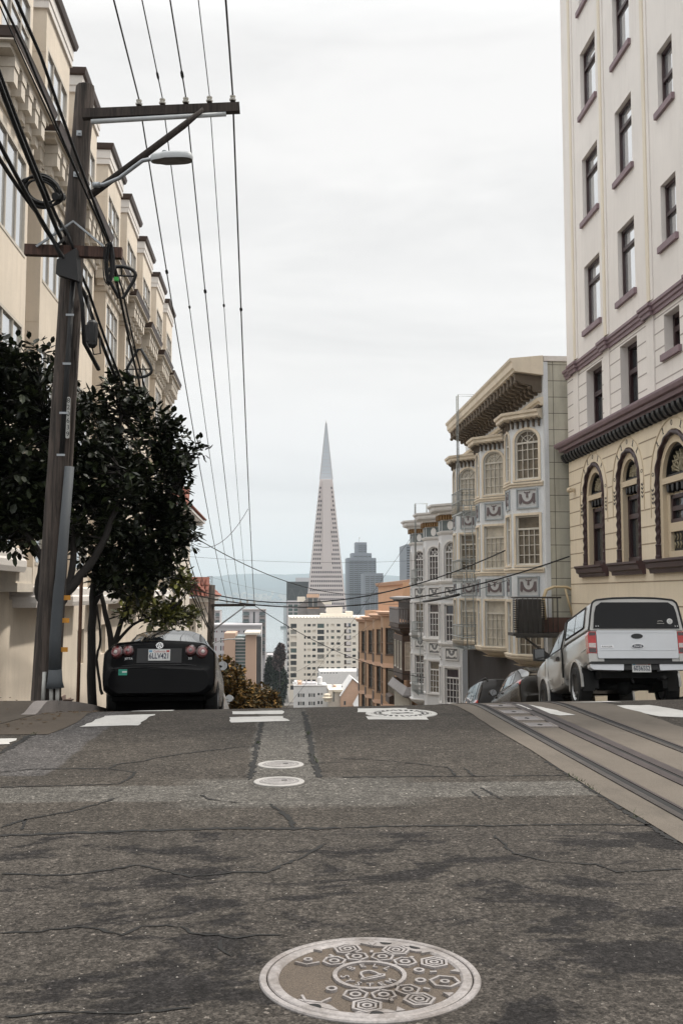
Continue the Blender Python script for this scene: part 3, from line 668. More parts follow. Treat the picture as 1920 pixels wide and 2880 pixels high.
# cornices: brown gutter, soffit, blocks in pairs, dentils
for k, y0 in enumerate(BAYS):
    y1 = y0 + BL; path = [(XR, y0), (XF, y0), (XF, y1), (XR, y1)]
    cn = MB(); cn.mould([(x, y, 0) for x, y in path], [(0, 10.93), (.30, 10.93), (.30, 11.02), (.40, 11.02), (.40, 11.05), (0, 11.07)]); c = cn.build('cornice', M_CORN, ap)
    g = MB(); g.mould([(x, y, 0) for x, y in path], [(.0, 11.07), (.36, 11.05), (.40, 11.09), (.43, 11.2), (.45, 11.25), (.02, 11.27)]); g.build('gutter', M_BROWN, c)
    m = MB(); m.mould([(x, y, 0) for x, y in path], [(0, 10.16), (.05, 10.16), (.07, 10.2), (.07, 10.33), (0, 10.36)]); m.build('moulding', M_CORN, c)
    bm_ = MB()
    bm_.box(-.13, .13, -.29, 0, 0, .28); bm_.box(-.15, .15, -.31, 0, .28, .46); bm_.box(-.11, .11, -.17, 0, -.18, 0)
    if k == 0: brk = bm_.mesh('bracket', M_CORN); d_ = MB(); d_.box(-.04, .04, -.10, 0, 0, .12); dent = d_.mesh('dentil', M_CORN)
    for px_, py_, rz in [(XR + .33, y0, 0), (XR + .75, y0, 0), (XF - .12, y0, 0)] + [(XF, y0 + .14 + i * (BL - .28) / 4, R(90)) for i in range(5)]:
        o = sub('bracket', brk, c); o.location = V((px_, py_, 10.465)) - root_loc(c); o.rotation_euler = (0, 0, rz)
    dd = MB()
    for i in range(13):
        yy = y0 + .06 + i * (BL - .12) / 12; dd.box(XF, XF + .10, yy - .045, yy + .045, 10.37, 10.45)
    for i in range(7):
        xx = XR + .08 + i * (XF - XR - .1) / 6; dd.box(xx - .045, xx + .045, y0 - .10, y0, 10.37, 10.45)
    dd.build('dentil_course', M_CORN, c)

# ================================================================ left, further down: tile-roofed stucco houses
M_TILE = mat('clay_tile', (.24, .085, .058), .75, .35, 3, fine=.2)
M_STUC2 = mat('white_stucco', (.66, .60, .52), .85, .1, .8, .3, (.35, .3, .25))
def tile_roof(b, F, w, l, n):
    """barrel tiles running down a slope of width w and length l"""
    for i in range(n):
        x = w * (i + .5) / n; r = w / n * .42
        for j in range(int(l / .4)):
            s0, s1 = j * .4, j * .4 + .44; P = []
            for s, c in ((s0, .05), (s1, .0)):
                P += [F(x + r * math.cos(R(q)), s, c + r * .7 * math.sin(R(q))) for q in range(0, 181, 36)]
            b.add(P, [(q, q + 1, q + 7, q + 6) for q in range(5)], True)
    b.quad(F(0, 0, 0), F(w, 0, 0), F(w, l, 0), F(0, l, 0))
def tile_house(label, y0, y1, xw, ztop, zfoot, eave, roofh, name='stucco_house'):
    h = thing(name, label, 'house', (xw - 3, (y0 + y1) / 2, zfoot)); b = MB(); Fw = Fr((xw, 0, 0), (1, 0, 0)); Fc = Fr((xw - 8, y0, 0), (0, -1, 0))
    ops = [(y, y + .9, z, z + 1.5) for y in (y0 + 1.2, y0 + 4.2, y0 + 7.4) for z in (ztop - 2.2, ztop - 5.2) if y + 1 < y1]
    b.wall(Fw, y0, y1, zfoot, ztop, ops, .15); b.wall(Fc, 0, 8, zfoot, ztop, [(6.6, 7.4, ztop - 2.2, ztop - .7), (6.6, 7.4, ztop - 5.2, ztop - 3.7)], .15); b.wall(Fr((xw, y1, 0), (0, 1, 0)), 0, 8, zfoot, ztop)
    b.quad((xw - 8, y0, ztop), (xw, y0, ztop), (xw, y1, ztop), (xw - 8, y1, ztop)); b.build('wall', M_STUC2, h)
    for o in ops: window(h, Fw, o[0], o[2], -.15, .9, 1.5, (.5,), (.5,), .07, .04, .05, M_STUCW, M_GLDARK)
    for z in (ztop - 2.2, ztop - 5.2): window(h, Fc, 6.6, z, -.15, .8, 1.5, (.5,), (.5,), .07, .04, .05, M_STUCW, M_GLDARK)
    e = MB(); e.box(xw - .1, xw + eave + .05, y0 - .35, y1, ztop - .02, ztop + .1)
    for i in range(int((y1 - y0) / 1.1)): e.box(xw + .02, xw + eave, y0 - .25 + i * 1.1, y0 - .08 + i * 1.1, ztop - .22, ztop - .022)
    e.build('eave', M_STUCW, h)
    r = MB(); n = V((roofh, 0, eave + .6)).normalized(); vv = V((-(eave + .6), 0, roofh)).normalized(); L = math.hypot(eave + .6, roofh)
    Fq = Fr((xw + eave + .08, y0 - .4, ztop + .11), n, vv)
    tile_roof(r, Fq, y1 - y0 + .4, L, int((y1 - y0) / .32)); n2 = V((0, -roofh, .75)).normalized(); v2 = V((0, .75, roofh)).normalized()
    tile_roof(r, Fr((xw - .55, y0 - .45, ztop + .115), n2, v2), eave + .6, math.hypot(.75, roofh), 5)
    r.build('roof', M_TILE, h); return h
tile_house('cream house with a red clay tile eave seen just past the magnolia crown', 50.5, 61.5, -5.35, 5.75, -12, .85, .95)
h3 = tile_house('lower cream house with a red tile roof beside the second utility pole', 63.5, 76, -5.1, 1.15, -16, .75, 1.25)
b = MB(); b.box(-8.2, -5.75, 60.8, 63.3, 2.3, 3.9); b.build('timber_bin', mat('weathered_boards', (.15, .11, .085), .8, .2, 5), None, label='brown boarded roof enclosure above the lower tile-roofed house', cat='enclosure')
# ================================================================ right: tall corner building, pale above, cream below
M_R1 = mat('pale_render', (.80, .76, .725), .8, .07, .5, .28, (.45, .41, .38), bump=.06, bscale=30, fine=.03)
M_R1B = mat('warm_render', (.80, .70, .545), .8, .08, .6, .35, (.42, .33, .24), bump=.06, bscale=30, fine=.03)
M_PIL = mat('buff_pilaster', (.62, .52, .38), .8, .06, .7, .15, (.42, .35, .26))
M_PIL2 = mat('pale_buff', (.76, .69, .57), .8, .06, .7, .15, (.45, .38, .3)); M_MAUVE = mat('mauve_trim', (.235, .165, .185), .6, .12, 2, .2, (.1, .07, .075))
M_MAROON = mat('maroon_wood', (.040, .018, .020), .45, .2, 3)
M_SILL = mat('plum_sill', (.055, .027, .030), .5, .2, 3)
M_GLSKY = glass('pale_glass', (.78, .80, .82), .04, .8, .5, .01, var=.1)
M_NEARBLK = mat('black_paint', (.010, .010, .011), .5, .2, 3)
M_LEAD = mat('leaded_ornament', (.30, .26, .17), .5, .3, 9)
X1 = 10.0; YE, YN = 33.55, 14.0; F1 = Fr((X1, 0, 0), (-1, 0, 0))      # a = -y on this frame
rb = thing('corner_building', 'tall pale building with purple sills and arched ground-floor windows behind the white pickup', 'building', (14, 24, 0))
lo, hi_ = -YE, -YN
CO = [(29.86, 31.42), (26.82, 28.2), (23.86, 24.86), (20.9, 22.3), (17.9, 19.3)]
ups = []; mez = []; arc = []
for i, (y0, y1) in enumerate(CO):
    small = i == 2
    for k in range(4):
        s = 10.0 + 3.65 * k
        if i == 0 or i == 1 or i > 2: ups.append((-y1, -y0, s, s + 2.12, i, k))
        else: ups.append((-y1, -y0, s + .5, s + 2.12, i, k))
    mez.append((-y1, -y0, 7.62 if small else 7.0 - .42, 8.66, i))
ARC = [(29.9, 32.0), (26.85, 28.78), (23.35, 25.75), (20.3, 22.2), (17.3, 19.2)]
arc = [(-y1, -y0, 2.3, 5.62, (y1 - y0) / 2 * 1.06) for y0, y1 in ARC]
wl = MB(); wl.wall(F1, lo, hi_, 9.0, 23.9, [(o[0], o[1], o[2], o[3]) for o in ups], .20); wl.build('upper_wall', M_R1, rb)
wl = MB(); wl.wall(F1, lo, hi_, 6.2, 9.0, [(o[0], o[1], max(o[2], 6.62), o[3]) for o in mez], .34); wl.wall(Fr((X1, YE, 0), (0, 1, 0)), -10, 0, -8, 23.9); wl.build('mezzanine_wall', M_R1, rb)
wl = MB(); wl.wall(F1, lo, hi_, -6, 6.2, arc, .34); wl.build('street_wall', M_R1B, rb)
wl = MB(); wl.box(X1 + .4, 22, YN, YE - .02, 23.5, 23.9); wl.build('roof', M_R1, rb)
# rusticated joints: groove shade painted as thin darker strips on the wall face
jt = MB()
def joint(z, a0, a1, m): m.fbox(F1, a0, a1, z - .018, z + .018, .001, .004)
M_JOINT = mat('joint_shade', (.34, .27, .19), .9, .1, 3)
M_JOINT2 = mat('joint_shade_pale', (.40, .36, .34), .9, .1, 3)
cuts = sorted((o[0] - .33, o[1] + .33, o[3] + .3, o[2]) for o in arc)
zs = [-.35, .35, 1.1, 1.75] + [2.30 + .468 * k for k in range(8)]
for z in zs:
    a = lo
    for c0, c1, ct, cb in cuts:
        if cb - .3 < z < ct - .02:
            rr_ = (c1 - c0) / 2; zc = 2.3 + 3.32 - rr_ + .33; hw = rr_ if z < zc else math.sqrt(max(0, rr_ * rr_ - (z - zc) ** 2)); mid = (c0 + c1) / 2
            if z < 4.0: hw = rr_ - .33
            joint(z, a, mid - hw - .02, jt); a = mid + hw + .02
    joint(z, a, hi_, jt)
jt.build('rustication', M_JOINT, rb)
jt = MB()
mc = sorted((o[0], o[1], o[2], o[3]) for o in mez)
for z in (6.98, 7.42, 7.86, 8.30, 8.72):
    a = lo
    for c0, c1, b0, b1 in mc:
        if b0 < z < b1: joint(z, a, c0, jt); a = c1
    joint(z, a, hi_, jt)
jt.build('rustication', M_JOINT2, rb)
# pilaster mouldings
for y0, y1 in ((32.2, 32.8), (29.1, 29.6), (25.5, 26.05), (22.5, 23.0)):
    m = (y0 + y1) / 2
    for q0, q1, c in ((m - .26, m + .26, .03), (m - .10, m + .10, .06)):
        p = MB(); p.fbox(F1, -q1, -q0, 9.3, 23.9, .002, c); p.build('pilaster', M_R1 if c < .05 else M_PIL2, rb)
    p = MB(); p.fbox(F1, -m - .26, -m + .26, 6.75, 8.84, .002, .04); p.build('pilaster', M_R1, rb)
# mauve band course with a break at each pilaster
for m_, z, prof in (('band_course', 8.84, [(0, 0), (.06, 0), (.06, .09), (.10, .12), (.10, .20), (.14, .23), (.14, .31), (.0, .33)]), ('main_cornice', 6.2, [(0, 0), (.10, .0), (.14, .10), (.26, .12), (.28, .22), (.36, .25), (.40, .34), (.40, .40), (0, .44)])):
    p = MB(); path = [(X1 + 4, YE), (X1, YE)]
    if m_ == 'band_course':
        for q0, q1 in ((32.2, 32.8), (29.1, 29.6), (25.5, 26.05), (22.5, 23.0)): path += [(X1, q1), (X1 - .09, q1 - .001), (X1 - .09, q0 + .001), (X1, q0)]
    path += [(X1, YN)]
    p.mould([(x, y, z) for x, y in path], prof); p.build(m_, M_MAUVE, rb)
# black corbels with pale gaps below the cornice
M_CORBG = mat('corbel_pale', (.40, .42, .44), .6, .1, 3)
cb = MB(); cb.prism([(0, 0), (0, -.27), (.06, -.29), (.15, -.24), (.23, -.10), (.24, 0)], Fr((0, 0, 0), (0, 1, 0)), -.09, .09); cbm = cb.mesh('corbel', M_NEARBLK)
y = YE + .05
while y > 14:
    o = sub('corbel', cbm, rb); o.location = V((X1 - .005, y, 6.2)) - root_loc(rb); o.rotation_euler = (0, 0, math.pi * 0); y -= .335
M_c2 = MB(); M_c2.fbox(F1, lo - .05, hi_, 5.99, 6.199, .003, .05); M_c2.build('corbel_frieze', M_CORBG, rb)
for a0, a1, s, tp, i, k in ups:
    small = i == 2
    window(rb, F1, a0, s, -.20, a1 - a0, tp - s, (), (), .085, .05, .07, M_MAROON, M_GLSKY if not small else M_GLSKY, heavy=.72 if not small else .5)
    p = MB(); p.fbox(F1, a0 - .12, a1 + .10, s - .17, s - .002, -.18, .09); p.build('sill', M_MAUVE, rb)
for a0, a1, s, tp, i in mez:
    s = max(s, 6.64); window(rb, F1, a0, s, -.34, a1 - a0, tp - s, (), (), .12, .05, .10, M_MAROON, M_GLDARK, heavy=.60)
    if i == 2: p = MB(); p.fbox(F1, a0 - .12, a1 + .10, s - .17, s - .002, -.3, .09); p.build('sill', M_MAUVE, rb)
# arched windows: twisted dark column and archivolt, inner buff frame, fanlight, corbel row, door-height sash, heavy sill
random.seed(5)
for n_, (a0, a1, zb, zt, rise) in enumerate(arc):
    w_ = a1 - a0; zs_ = zt - rise; cx = (a0 + a1) / 2
    wn_ = thing_part = None
    fr = MB(); fr.fbox(F1, a0 + .16, a0 + .34, zb, zs_, -.30, -.06); fr.fbox(F1, a1 - .34, a1 - .16, zb, zs_, -.30, -.06); fr.strip(arcpts(cx, zs_, w_ / 2 - .25, rise - .25, 0, 180, 18), F1, .18, -.30, -.06)
    fr.fbox(F1, a0 + .34, a1 - .34, zs_ - .08, zs_ + .08, -.30, -.05)
    fo = fr.build('arched_frame', M_PIL, rb)
    # twisted column: a rope of dark wood
    for side in (0, 1):
        rp = MB(); xx = a0 + .085 if side == 0 else a1 - .085
        path = [(xx, zb + .42 + (zs_ - zb - .42) * k / 60) for k in range(61)]
        if side == 0: path = path + arcpts(cx, zs_, w_ / 2 - .085, rise - .085, 180, 0, 64)[1:]
        vs = []; nn = 10
        for k, (pa, pb) in enumerate(path):
            dn = path[min(k + 1, len(path) - 1)]; dp = path[max(k - 1, 0)]; t_ = V((dn[0] - dp[0], dn[1] - dp[1])).normalized(); no = V((t_.y, -t_.x))
            for q in range(nn):
                an = 2 * math.pi * q / nn; rr_ = .070 + .014 * math.sin(2 * an + k * .72)
                vs.append(F1(pa + no.x * rr_ * math.cos(an), pb + no.y * rr_ * math.cos(an), -.02 + rr_ * math.sin(an)))
        rp.add(vs, [(k * nn + q, k * nn + (q + 1) % nn, (k + 1) * nn + (q + 1) % nn, (k + 1) * nn + q) for k in range(len(path) - 1) for q in range(nn)], True)
        rp.lathe([(.001, 0), (.095, 0), (.095, .10), (.08, .14), (.08, .36), (.09, .40), (.07, .43)], F1(xx, zb + .0, -.02), 12, smooth=False)
        rp.build('twisted_column', M_MAROON, rb)
    fl = MB(); r2 = w_ / 2 - .37
    fl.strip(arcpts(cx, zs_ + .08, r2, rise - .46, 0, 180, 16) , F1, .07, -.28, -.16); fl.fbox(F1, cx - r2, cx + r2, zs_ + .081, zs_ + .16, -.28, -.16); fo2 = fl.build('fanlight', M_NEARBLK, rb)
    og = MB()
    for q in range(9):      # leafy scrolls
        an = R(18 + 18 * q); ex, ez = cx + r2 * .8 * math.cos(an), zs_ + .2 + (rise - .62) * .85 * math.sin(an)
        og.strip([(cx + (ex - cx) * t_ + .05 * math.sin(t_ * 6 + q), zs_ + .17 + (ez - zs_ - .17) * t_) for t_ in (0, .25, .5, .75, 1)], F1, .035, -.27, -.20)
        og.strip(arcpts(cx + (ex - cx) * .72, zs_ + .17 + (ez - zs_ - .17) * .72, .07, .08, q * 40, q * 40 + 280, 7), F1, .025, -.27, -.195)
    og.build('scrollwork', M_LEAD, fo2)
    gp = MB(); gp.prism([(cx + r2 * .98 * math.cos(R(q)), zs_ + .1 + (rise - .48) * math.sin(R(q))) for q in range(0, 181, 12)], F1, -.30, -.285); gp.build('pane', M_GLDARK, fo2)
    nco = 4 if w_ < 2.2 else 5
    for q in range(nco):
        xa = a0 + .42 + (w_ - .84) * (q + .5) / nco; co = MB(); co.prism([(xa - .085, zs_ - .10), (xa + .085, zs_ - .10), (xa + .06, zs_ - .26), (xa, zs_ - .31), (xa - .06, zs_ - .26)], F1, -.28, -.10); co.build('corbel', M_NEARBLK, rb)
    pl = MB(); pl.fbox(F1, a0 + .341, a1 - .341, zs_ - .34, zs_ - .085, -.31, -.29); pl.build('panel', M_PIL, rb)
    if n_ == 2:
        window(rb, F1, a0 + .52, zb + .95, -.30, w_ - 1.04, zs_ - zb - 1.32, (), (), .10, .05, .09, M_MAROON, M_GLDARK, heavy=.5)
        fm_ = MB(); fm_.fbox(F1, a0 + .341, a0 + .52, zb, zs_ - .34, -.31, -.18); fm_.fbox(F1, a1 - .52, a1 - .341, zb, zs_ - .34, -.31, -.18); fm_.fbox(F1, a0 + .52, a1 - .52, zb, zb + .22, -.31, -.18); fm_.fbox(F1, a0 + .52, a1 - .52, zb + .72, zb + .95, -.31, -.18); fm_.build('panel', M_PIL, rb)
        gl = MB(); gl.fbox(F1, a0 + .52, a1 - .52, zb + .22, zb + .72, -.31, -.27); g_ = gl.build('grille_panel', M_NEARBLK, rb)
        gl = MB()
        for q in range(7):
            xa = a0 + .62 + (w_ - 1.24) * q / 6
            for zz in (.30, .50): gl.strip([(xa - .04, zb + zz), (xa + .02, zb + zz + .08), (xa - .04, zb + zz + .16)], F1, .03, -.27, -.24)
        gl.build('grille', M_LEAD, g_)
    else: window(rb, F1, a0 + .341, zb + .05, -.30, w_ - .682, zs_ - zb - .39, (), (), .12, .05, .09, M_MAROON, M_GLDARK, heavy=.68)
    si = MB(); si.mould([F1(a0 - .28, zb - .34, 0), F1(a0 - .28, zb - .34, .0) + V((-.001, 0, 0)), F1(a1 + .28, zb - .34, 0)][1:], [(0, 0), (.10, 0), (.12, .10), (.20, .14), (.22, .26), (.27, .30), (.27, .36), (-.3, .37)]); si.build('sill', M_SILL, rb)
    # flat surround ring with inlaid black marks
    sr = MB(); sr.strip(arcpts(cx, zs_ - .02, w_ / 2 + .30, rise + .30, -6, 186, 26), F1, .03, .002, .02); sr.fbox(F1, a0 - .32, a0 - .29, zs_ - .9, zs_ - .05, .002, .02); sr.fbox(F1, a1 + .29, a1 + .32, zs_ - .9, zs_ - .05, .002, .02); sr.build('arch_surround', M_PIL, rb)
    mk = MB()
    for an in (0 + 10, 45, 65, 90, 115, 135, 170):
        px_, pz_ = cx + (w_ / 2 + .16) * math.cos(R(an)), zs_ + (rise + .16) * math.sin(R(an)); tdir = V((-math.sin(R(an)), math.cos(R(an)))); nd = V((math.cos(R(an)), math.sin(R(an))))
        P = lambda u, v: (px_ + tdir.x * u + nd.x * v, pz_ + tdir.y * u + nd.y * v)
        if an in (90, 10, 170): mk.strip([P(.045 * math.cos(q), .065 * math.sin(q)) for q in [2 * math.pi * j / 10 for j in range(10)]], F1, .014, .001, .008, True)
        else: mk.strip([P(-.03, -.10), P(.02, -.02), P(-.02, .03), P(.03, .10)], F1, .022, .001, .008); mk.strip([P(.035, -.08), P(-.015, .0), P(.02, .04), P(-.03, .09)], F1, .016, .001, .009)
    for sx in (a0 - .17, a1 + .17):
        for dz in (.0, .11, .22, .33):
            for dx in (-.06, .0, .06): mk.fbox(F1, sx + dx - .018, sx + dx + .018, zs_ - .55 + dz + (.03 if dx else 0), zs_ - .49 + dz + (.03 if dx else 0), .001, .008)
    mk.build('inlay', M_NEARBLK, rb)
t = thing('security_lamp', 'small beige floodlight on the cream wall under the black corbels', 'lamp', (X1 - .02, 32.9, 4.9))
b = MB(); b.box(-.12, .0, -.06, .06, -.05, .07); b.build('arm', M_PIL, t, local=True); b = MB(); b.lathe([(.001, -.12), (.06, -.12), (.09, .06), (.001, .06)], (-.16, 0, .02), 10, 'Y'); b.build('head', M_PIL, t, local=True)
# ================================================================ right, downhill: blue-grey bay-fronted house
M_BLUE = mat('blue_grey_stucco', (.71, .735, .76), .8, .14, .9, .55, (.27, .26, .25), bump=.08, bscale=30)
M_TRIMC = mat('cream_trim', (.74, .65, .52), .7, .12, 1.5, .35, (.28, .22, .16))
M_SIDING = None
def panel_mat():
    t = NT('olive_panel_siding'); c = t.coord()
    br = t.n('ShaderNodeTexBrick'); br.offset = 0; br.squash = 1
    for k, v in (('Scale', 1.0), ('Mortar Size', .012), ('Brick Width', 1.35), ('Row Height', .58), ('Mortar Smooth', .2)): br.inputs[k].default_value = v
    br.inputs['Color1'].default_value = (.56, .54, .45, 1); br.inputs['Color2'].default_value = (.52, .50, .42, 1); br.inputs['Mortar'].default_value = (.10, .09, .075, 1)
    m = t.n('ShaderNodeMapping'); m.inputs['Rotation'].default_value = (R(90), 0, 0); t.l(c, m.inputs['Vector']); t.l(m.outputs[0], br.inputs['Vector'])
    b = t.mix(1.0, br.outputs['Color'], t.ramp(t.noise(c, .9, 6, .65), (.3, .84), (.7, 1.1)), 'MULTIPLY')
    b = t.mix(t.math('MULTIPLY', t.ramp(t.noise(t.coord((3, 3, .25)), 2, 6, .65), (.5, 0.), (.75, 1.)), .35), b, (.14, .12, .09)); t.set(Base_Color=b, Roughness=.75); t.bump(br.outputs['Fac'], -.4, .01); return t.m
M_SIDING = panel_mat()
def shake_mat():
    t = NT('grey_shakes'); c = t.coord(); br = t.n('ShaderNodeTexBrick')
    for k, v in (('Scale', 1.0), ('Mortar Size', .012), ('Brick Width', .28), ('Row Height', .55)): br.inputs[k].default_value = v
    br.inputs['Color1'].default_value = (.16, .15, .135, 1); br.inputs['Color2'].default_value = (.12, .115, .105, 1); br.inputs['Mortar'].default_value = (.035, .03, .03, 1)
    m = t.n('ShaderNodeMapping'); m.inputs['Rotation'].default_value = (R(90), 0, R(90)); t.l(c, m.inputs['Vector']); t.l(m.outputs[0], br.inputs['Vector'])
    t.set(Base_Color=t.mix(1.0, br.outputs['Color'], t.ramp(t.noise(c, 1.2, 5), (.3, .75), (.7, 1.15)), 'MULTIPLY'), Roughness=.85); return t.m
M_SHAKE = shake_mat()
M_WINW = mat('cream_sash', (.60, .57, .51), .6, .1, 3, .2, (.35, .3, .25))
M_GLCURT = mat('curtained_glass', (.48, .45, .385), .14, .35, 2.2, spec=.6, coat=.5)
M_GLROOM = mat('room_glass', (.13, .108, .08), .10, .5, 2.5, spec=.6, coat=.4)
M_SWAG = mat('swag_plum', (.15, .12, .125), .7, .15, 4)
M_SWAGBG = mat('swag_panel', (.54, .545, .55), .75, .12, 2, .3)
M_PFRAME = mat('panel_frame_blue', (.36, .40, .425), .7, .12, 3, .3)
M_SOFF = mat('weathered_soffit', (.15, .12, .09), .8, .25, 2, .3, (.04, .035, .03))
def bay_faces(xw, yb, p, c, s):
    P = [V((xw, yb, 0)), V((xw - p, yb + c, 0)), V((xw - p, yb + c + s, 0)), V((xw, yb + 2 * c + s, 0))]
    out = []
    for i in range(3):      # frames seen from the street: a runs right-to-left along the path, so start each at its far end
        d = (P[i + 1] - P[i]).normalized(); n = V((-d.y, d.x, 0)) * 1
        n = n if n.x < 0 or (abs(n.x) < 1e-6) else -n
        F = Fr(P[i + 1], n); L = (P[i + 1] - P[i]).length; out.append((F, L))
    return P, out
def swag_mesh(w, h, ms):
    fr = MB(); e = .05; fr.fbox(ID, 0, w, 0, e, 0, .05); fr.fbox(ID, 0, w, h - e, h, 0, .05); fr.fbox(ID, 0, e, e, h - e, 0, .05); fr.fbox(ID, w - e, w, e, h - e, 0, .05)
    f = fr.mesh('swag_panel', ms[0]); g = MB(); g.fbox(ID, e, w - e, e, h - e, -.02, .012); gm = g.mesh('ground', ms[1]); q = MB()
    k = min(1, w / .8)
    pts = [(w / 2 + (w * .30) * math.cos(R(a)), h * .70 + h * .42 * math.sin(R(a))) for a in range(180, 361, 15)]
    q.strip(pts, ID, .085 * k, .0, .035)
    for sx in (-1, 1):
        x = w / 2 + sx * w * .32; q.prism([(x - .035 * k, h * .74), (x + .035 * k, h * .74), (x + .05 * k, h * .3), (x, h * .22), (x - .05 * k, h * .3)], ID, 0, .04)
        q.strip([(w / 2, h * .80), (w / 2 + sx * w * .1, h * .78), (w / 2 + sx * w * .13, h * .84)], ID, .03 * k, 0, .03)
    q.prism([(w / 2 - .025 * k, h * .78), (w / 2 + .025 * k, h * .78), (w / 2 + .045 * k, h * .55), (w / 2 - .045 * k, h * .55)], ID, 0, .035)
    return f, gm, q.mesh('swag', ms[2])
bh = thing('bay_fronted_house', 'blue-grey house with stacked canted bays, swag panels and a wide bracketed eave', 'house', (11, 41, -5))
XW = 9.3; Y0, Y1 = 34.1, 48.7
w_ = MB(); w_.wall(Fr((XW, 0, 0), (-1, 0, 0)), -Y1, -Y0, -1.12, 9.3); w_.build('front_wall', M_BLUE, bh)
w_ = MB(); w_.wall(Fr((0, Y0, 0), (0, -1, 0)), XW + .16, 20, -7, 9.62); w_.build('side_wall', M_SIDING, bh)
w_ = MB(); w_.box(XW - .001, XW + .159, Y0 - .03, Y0 + .05, -6.5, 9.6); w_.build('corner_board', M_BLUE, bh)
w_ = MB(); w_.box(XW + .02, 20.1, Y0 - .06, Y0 + .3, 9.62, 9.80); w_.build('parapet_cap', M_STUCW, bh)
w_ = MB(); w_.box(XW, 20, Y0 + .01, Y1, 9.2, 9.5); w_.wall(Fr((XW, Y1, 0), (0, 1, 0)), -10, 0, -8, 9.3); w_.build('roof', M_SOFF, bh)
w_ = MB(); w_.wall(Fr((XW + .05, 0, 0), (-1, 0, 0)), -Y1, -Y0, -9, -1.12); w_.build('basement_wall', M_SHAKE, bh)
PB, CB, SB = .90, 1.0, 1.0
BY = [34.28, 39.78, 45.3]
fl3 = (5.50, 7.26, .55); LV = [(5.50, 1.78, .40), (2.45, 1.75, 0), (-.74, 1.88, 0)]
M_PANELS = (M_PFRAME, M_SWAGBG, M_SWAG)
for k, yb in enumerate(BY):
    P, faces = bay_faces(XW, yb, PB, CB, SB); path = lambda z: [(q.x, q.y, z) for q in reversed(P)]
    path = lambda z: [(q.x, q.y, z) for q in P[::-1]]
    bb = MB()
    for i, (F, L) in enumerate(faces):
        ww = .98 if i != 1 else .62; m = (L - ww) / 2
        ops = [(m, m + ww, z, z + h) + ((a,) if a else ()) for z, h, a in LV]
        bb.wall(F, 0, L, -.8, 7.6, ops, .10)
    bay = bb.build('bay', M_BLUE, bh)
    for i, (F, L) in enumerate(faces[:2]):
        ww = .98 if i != 1 else .62; m = (L - ww) / 2
        for j, (z, h, a) in enumerate(LV):
            pm = (M_GLROOM, M_GLCURT, M_GLCURT)[k] if j == 0 else ((M_GLROOM, M_GLCURT, M_GLROOM)[k] if j == 1 else (M_GLROOM if k == 0 else M_GLCURT))
            if i == 0: window(bay, F, m, z, -.10, ww, h, (.28, .5, .73), (.2, .4, .6), .055, .026, .06, M_WINW, pm, arch=a, heavy=.74 if a else .73, fan=4 if a else 0)
            else: window(bay, F, m, z, -.10, ww, h, (.5,), (.25, .5), .05, .025, .06, M_WINW, pm, arch=a, heavy=.74, fan=4 if a else 0)
            # casing
            cs = MB()
            if a: cs.strip(arcpts(m + ww / 2, z + h - a, ww / 2 + .05, a + .05, 0, 180, 12), F, .09, .002, .045); cs.fbox(F, m - .09, m - .005, z, z + h - a, .002, .045); cs.fbox(F, m + ww + .005, m + ww + .09, z, z + h - a, .002, .045)
            else: cs.fbox(F, m - .09, m - .005, z, z + h + .09, .002, .045); cs.fbox(F, m + ww + .005, m + ww + .09, z, z + h + .09, .002, .045); cs.fbox(F, m - .005, m + ww + .005, z + h + .005, z + h + .09, .002, .05)
            cs.fbox(F, m - .10, m + ww + .1, z - .07, z - .004, .002, .07); cs.build('casing', M_TRIMC, bay)
        key = ('swag', i)
        if key not in WCACHE: WCACHE[key] = swag_mesh(ww * .92, .72, M_PANELS)
        f, g, q = WCACHE[key]
        for z in (4.45, 1.33):
            o = place('swag_panel', f, bay, F, (L - ww * .92) / 2, z, .004); sub('ground', g, o).name = 'ground'; sub('swag', q, o)
    for z in (5.22, 2.16): tr = MB(); tr.mould(path(z), [(0, 0), (.05, .02), (.05, .08), (.09, .11), (.09, .16), (0, .19)]); tr.build('ledge', M_TRIMC, bay)
    tr = MB(); tr.mould(path(-1.15), [(-.5, .0), (-.28, .10), (-.2, .16), (.0, .22), (.08, .30), (.08, .36), (.11, .38), (.11, .43), (0, .45)]); tr.quad(*[(q.x + .2, q.y, -1.14) for q in P]); tr.build('bay_foot', M_TRIMC, bay)
    tr = MB(); tr.mould(path(7.3), [(0, .30), (.26, .36), (.30, .40), (.30, .50), (.36, .53), (.38, .62), (0, .68)]); tr.quad(*[(q.x, q.y, 7.97) for q in P]); tr.build('bay_cornice', M_TRIMC, bay)
    tr = MB()      # little corbels carrying the cornice
    for i, (F, L) in enumerate(faces):
        n = 6 if i != 1 else 4
        for j in range(n):
            a = L * (j + .5) / n; tr.prism([(a - .035, 7.65), (a + .035, 7.65), (a + .02, 7.35), (a - .02, 7.35)], F, .002, .10); tr.fbox(F, a - .035, a + .035, 7.56, 7.66, .1, .22)
    tr.build('corbel_row', M_SOFF, bay)
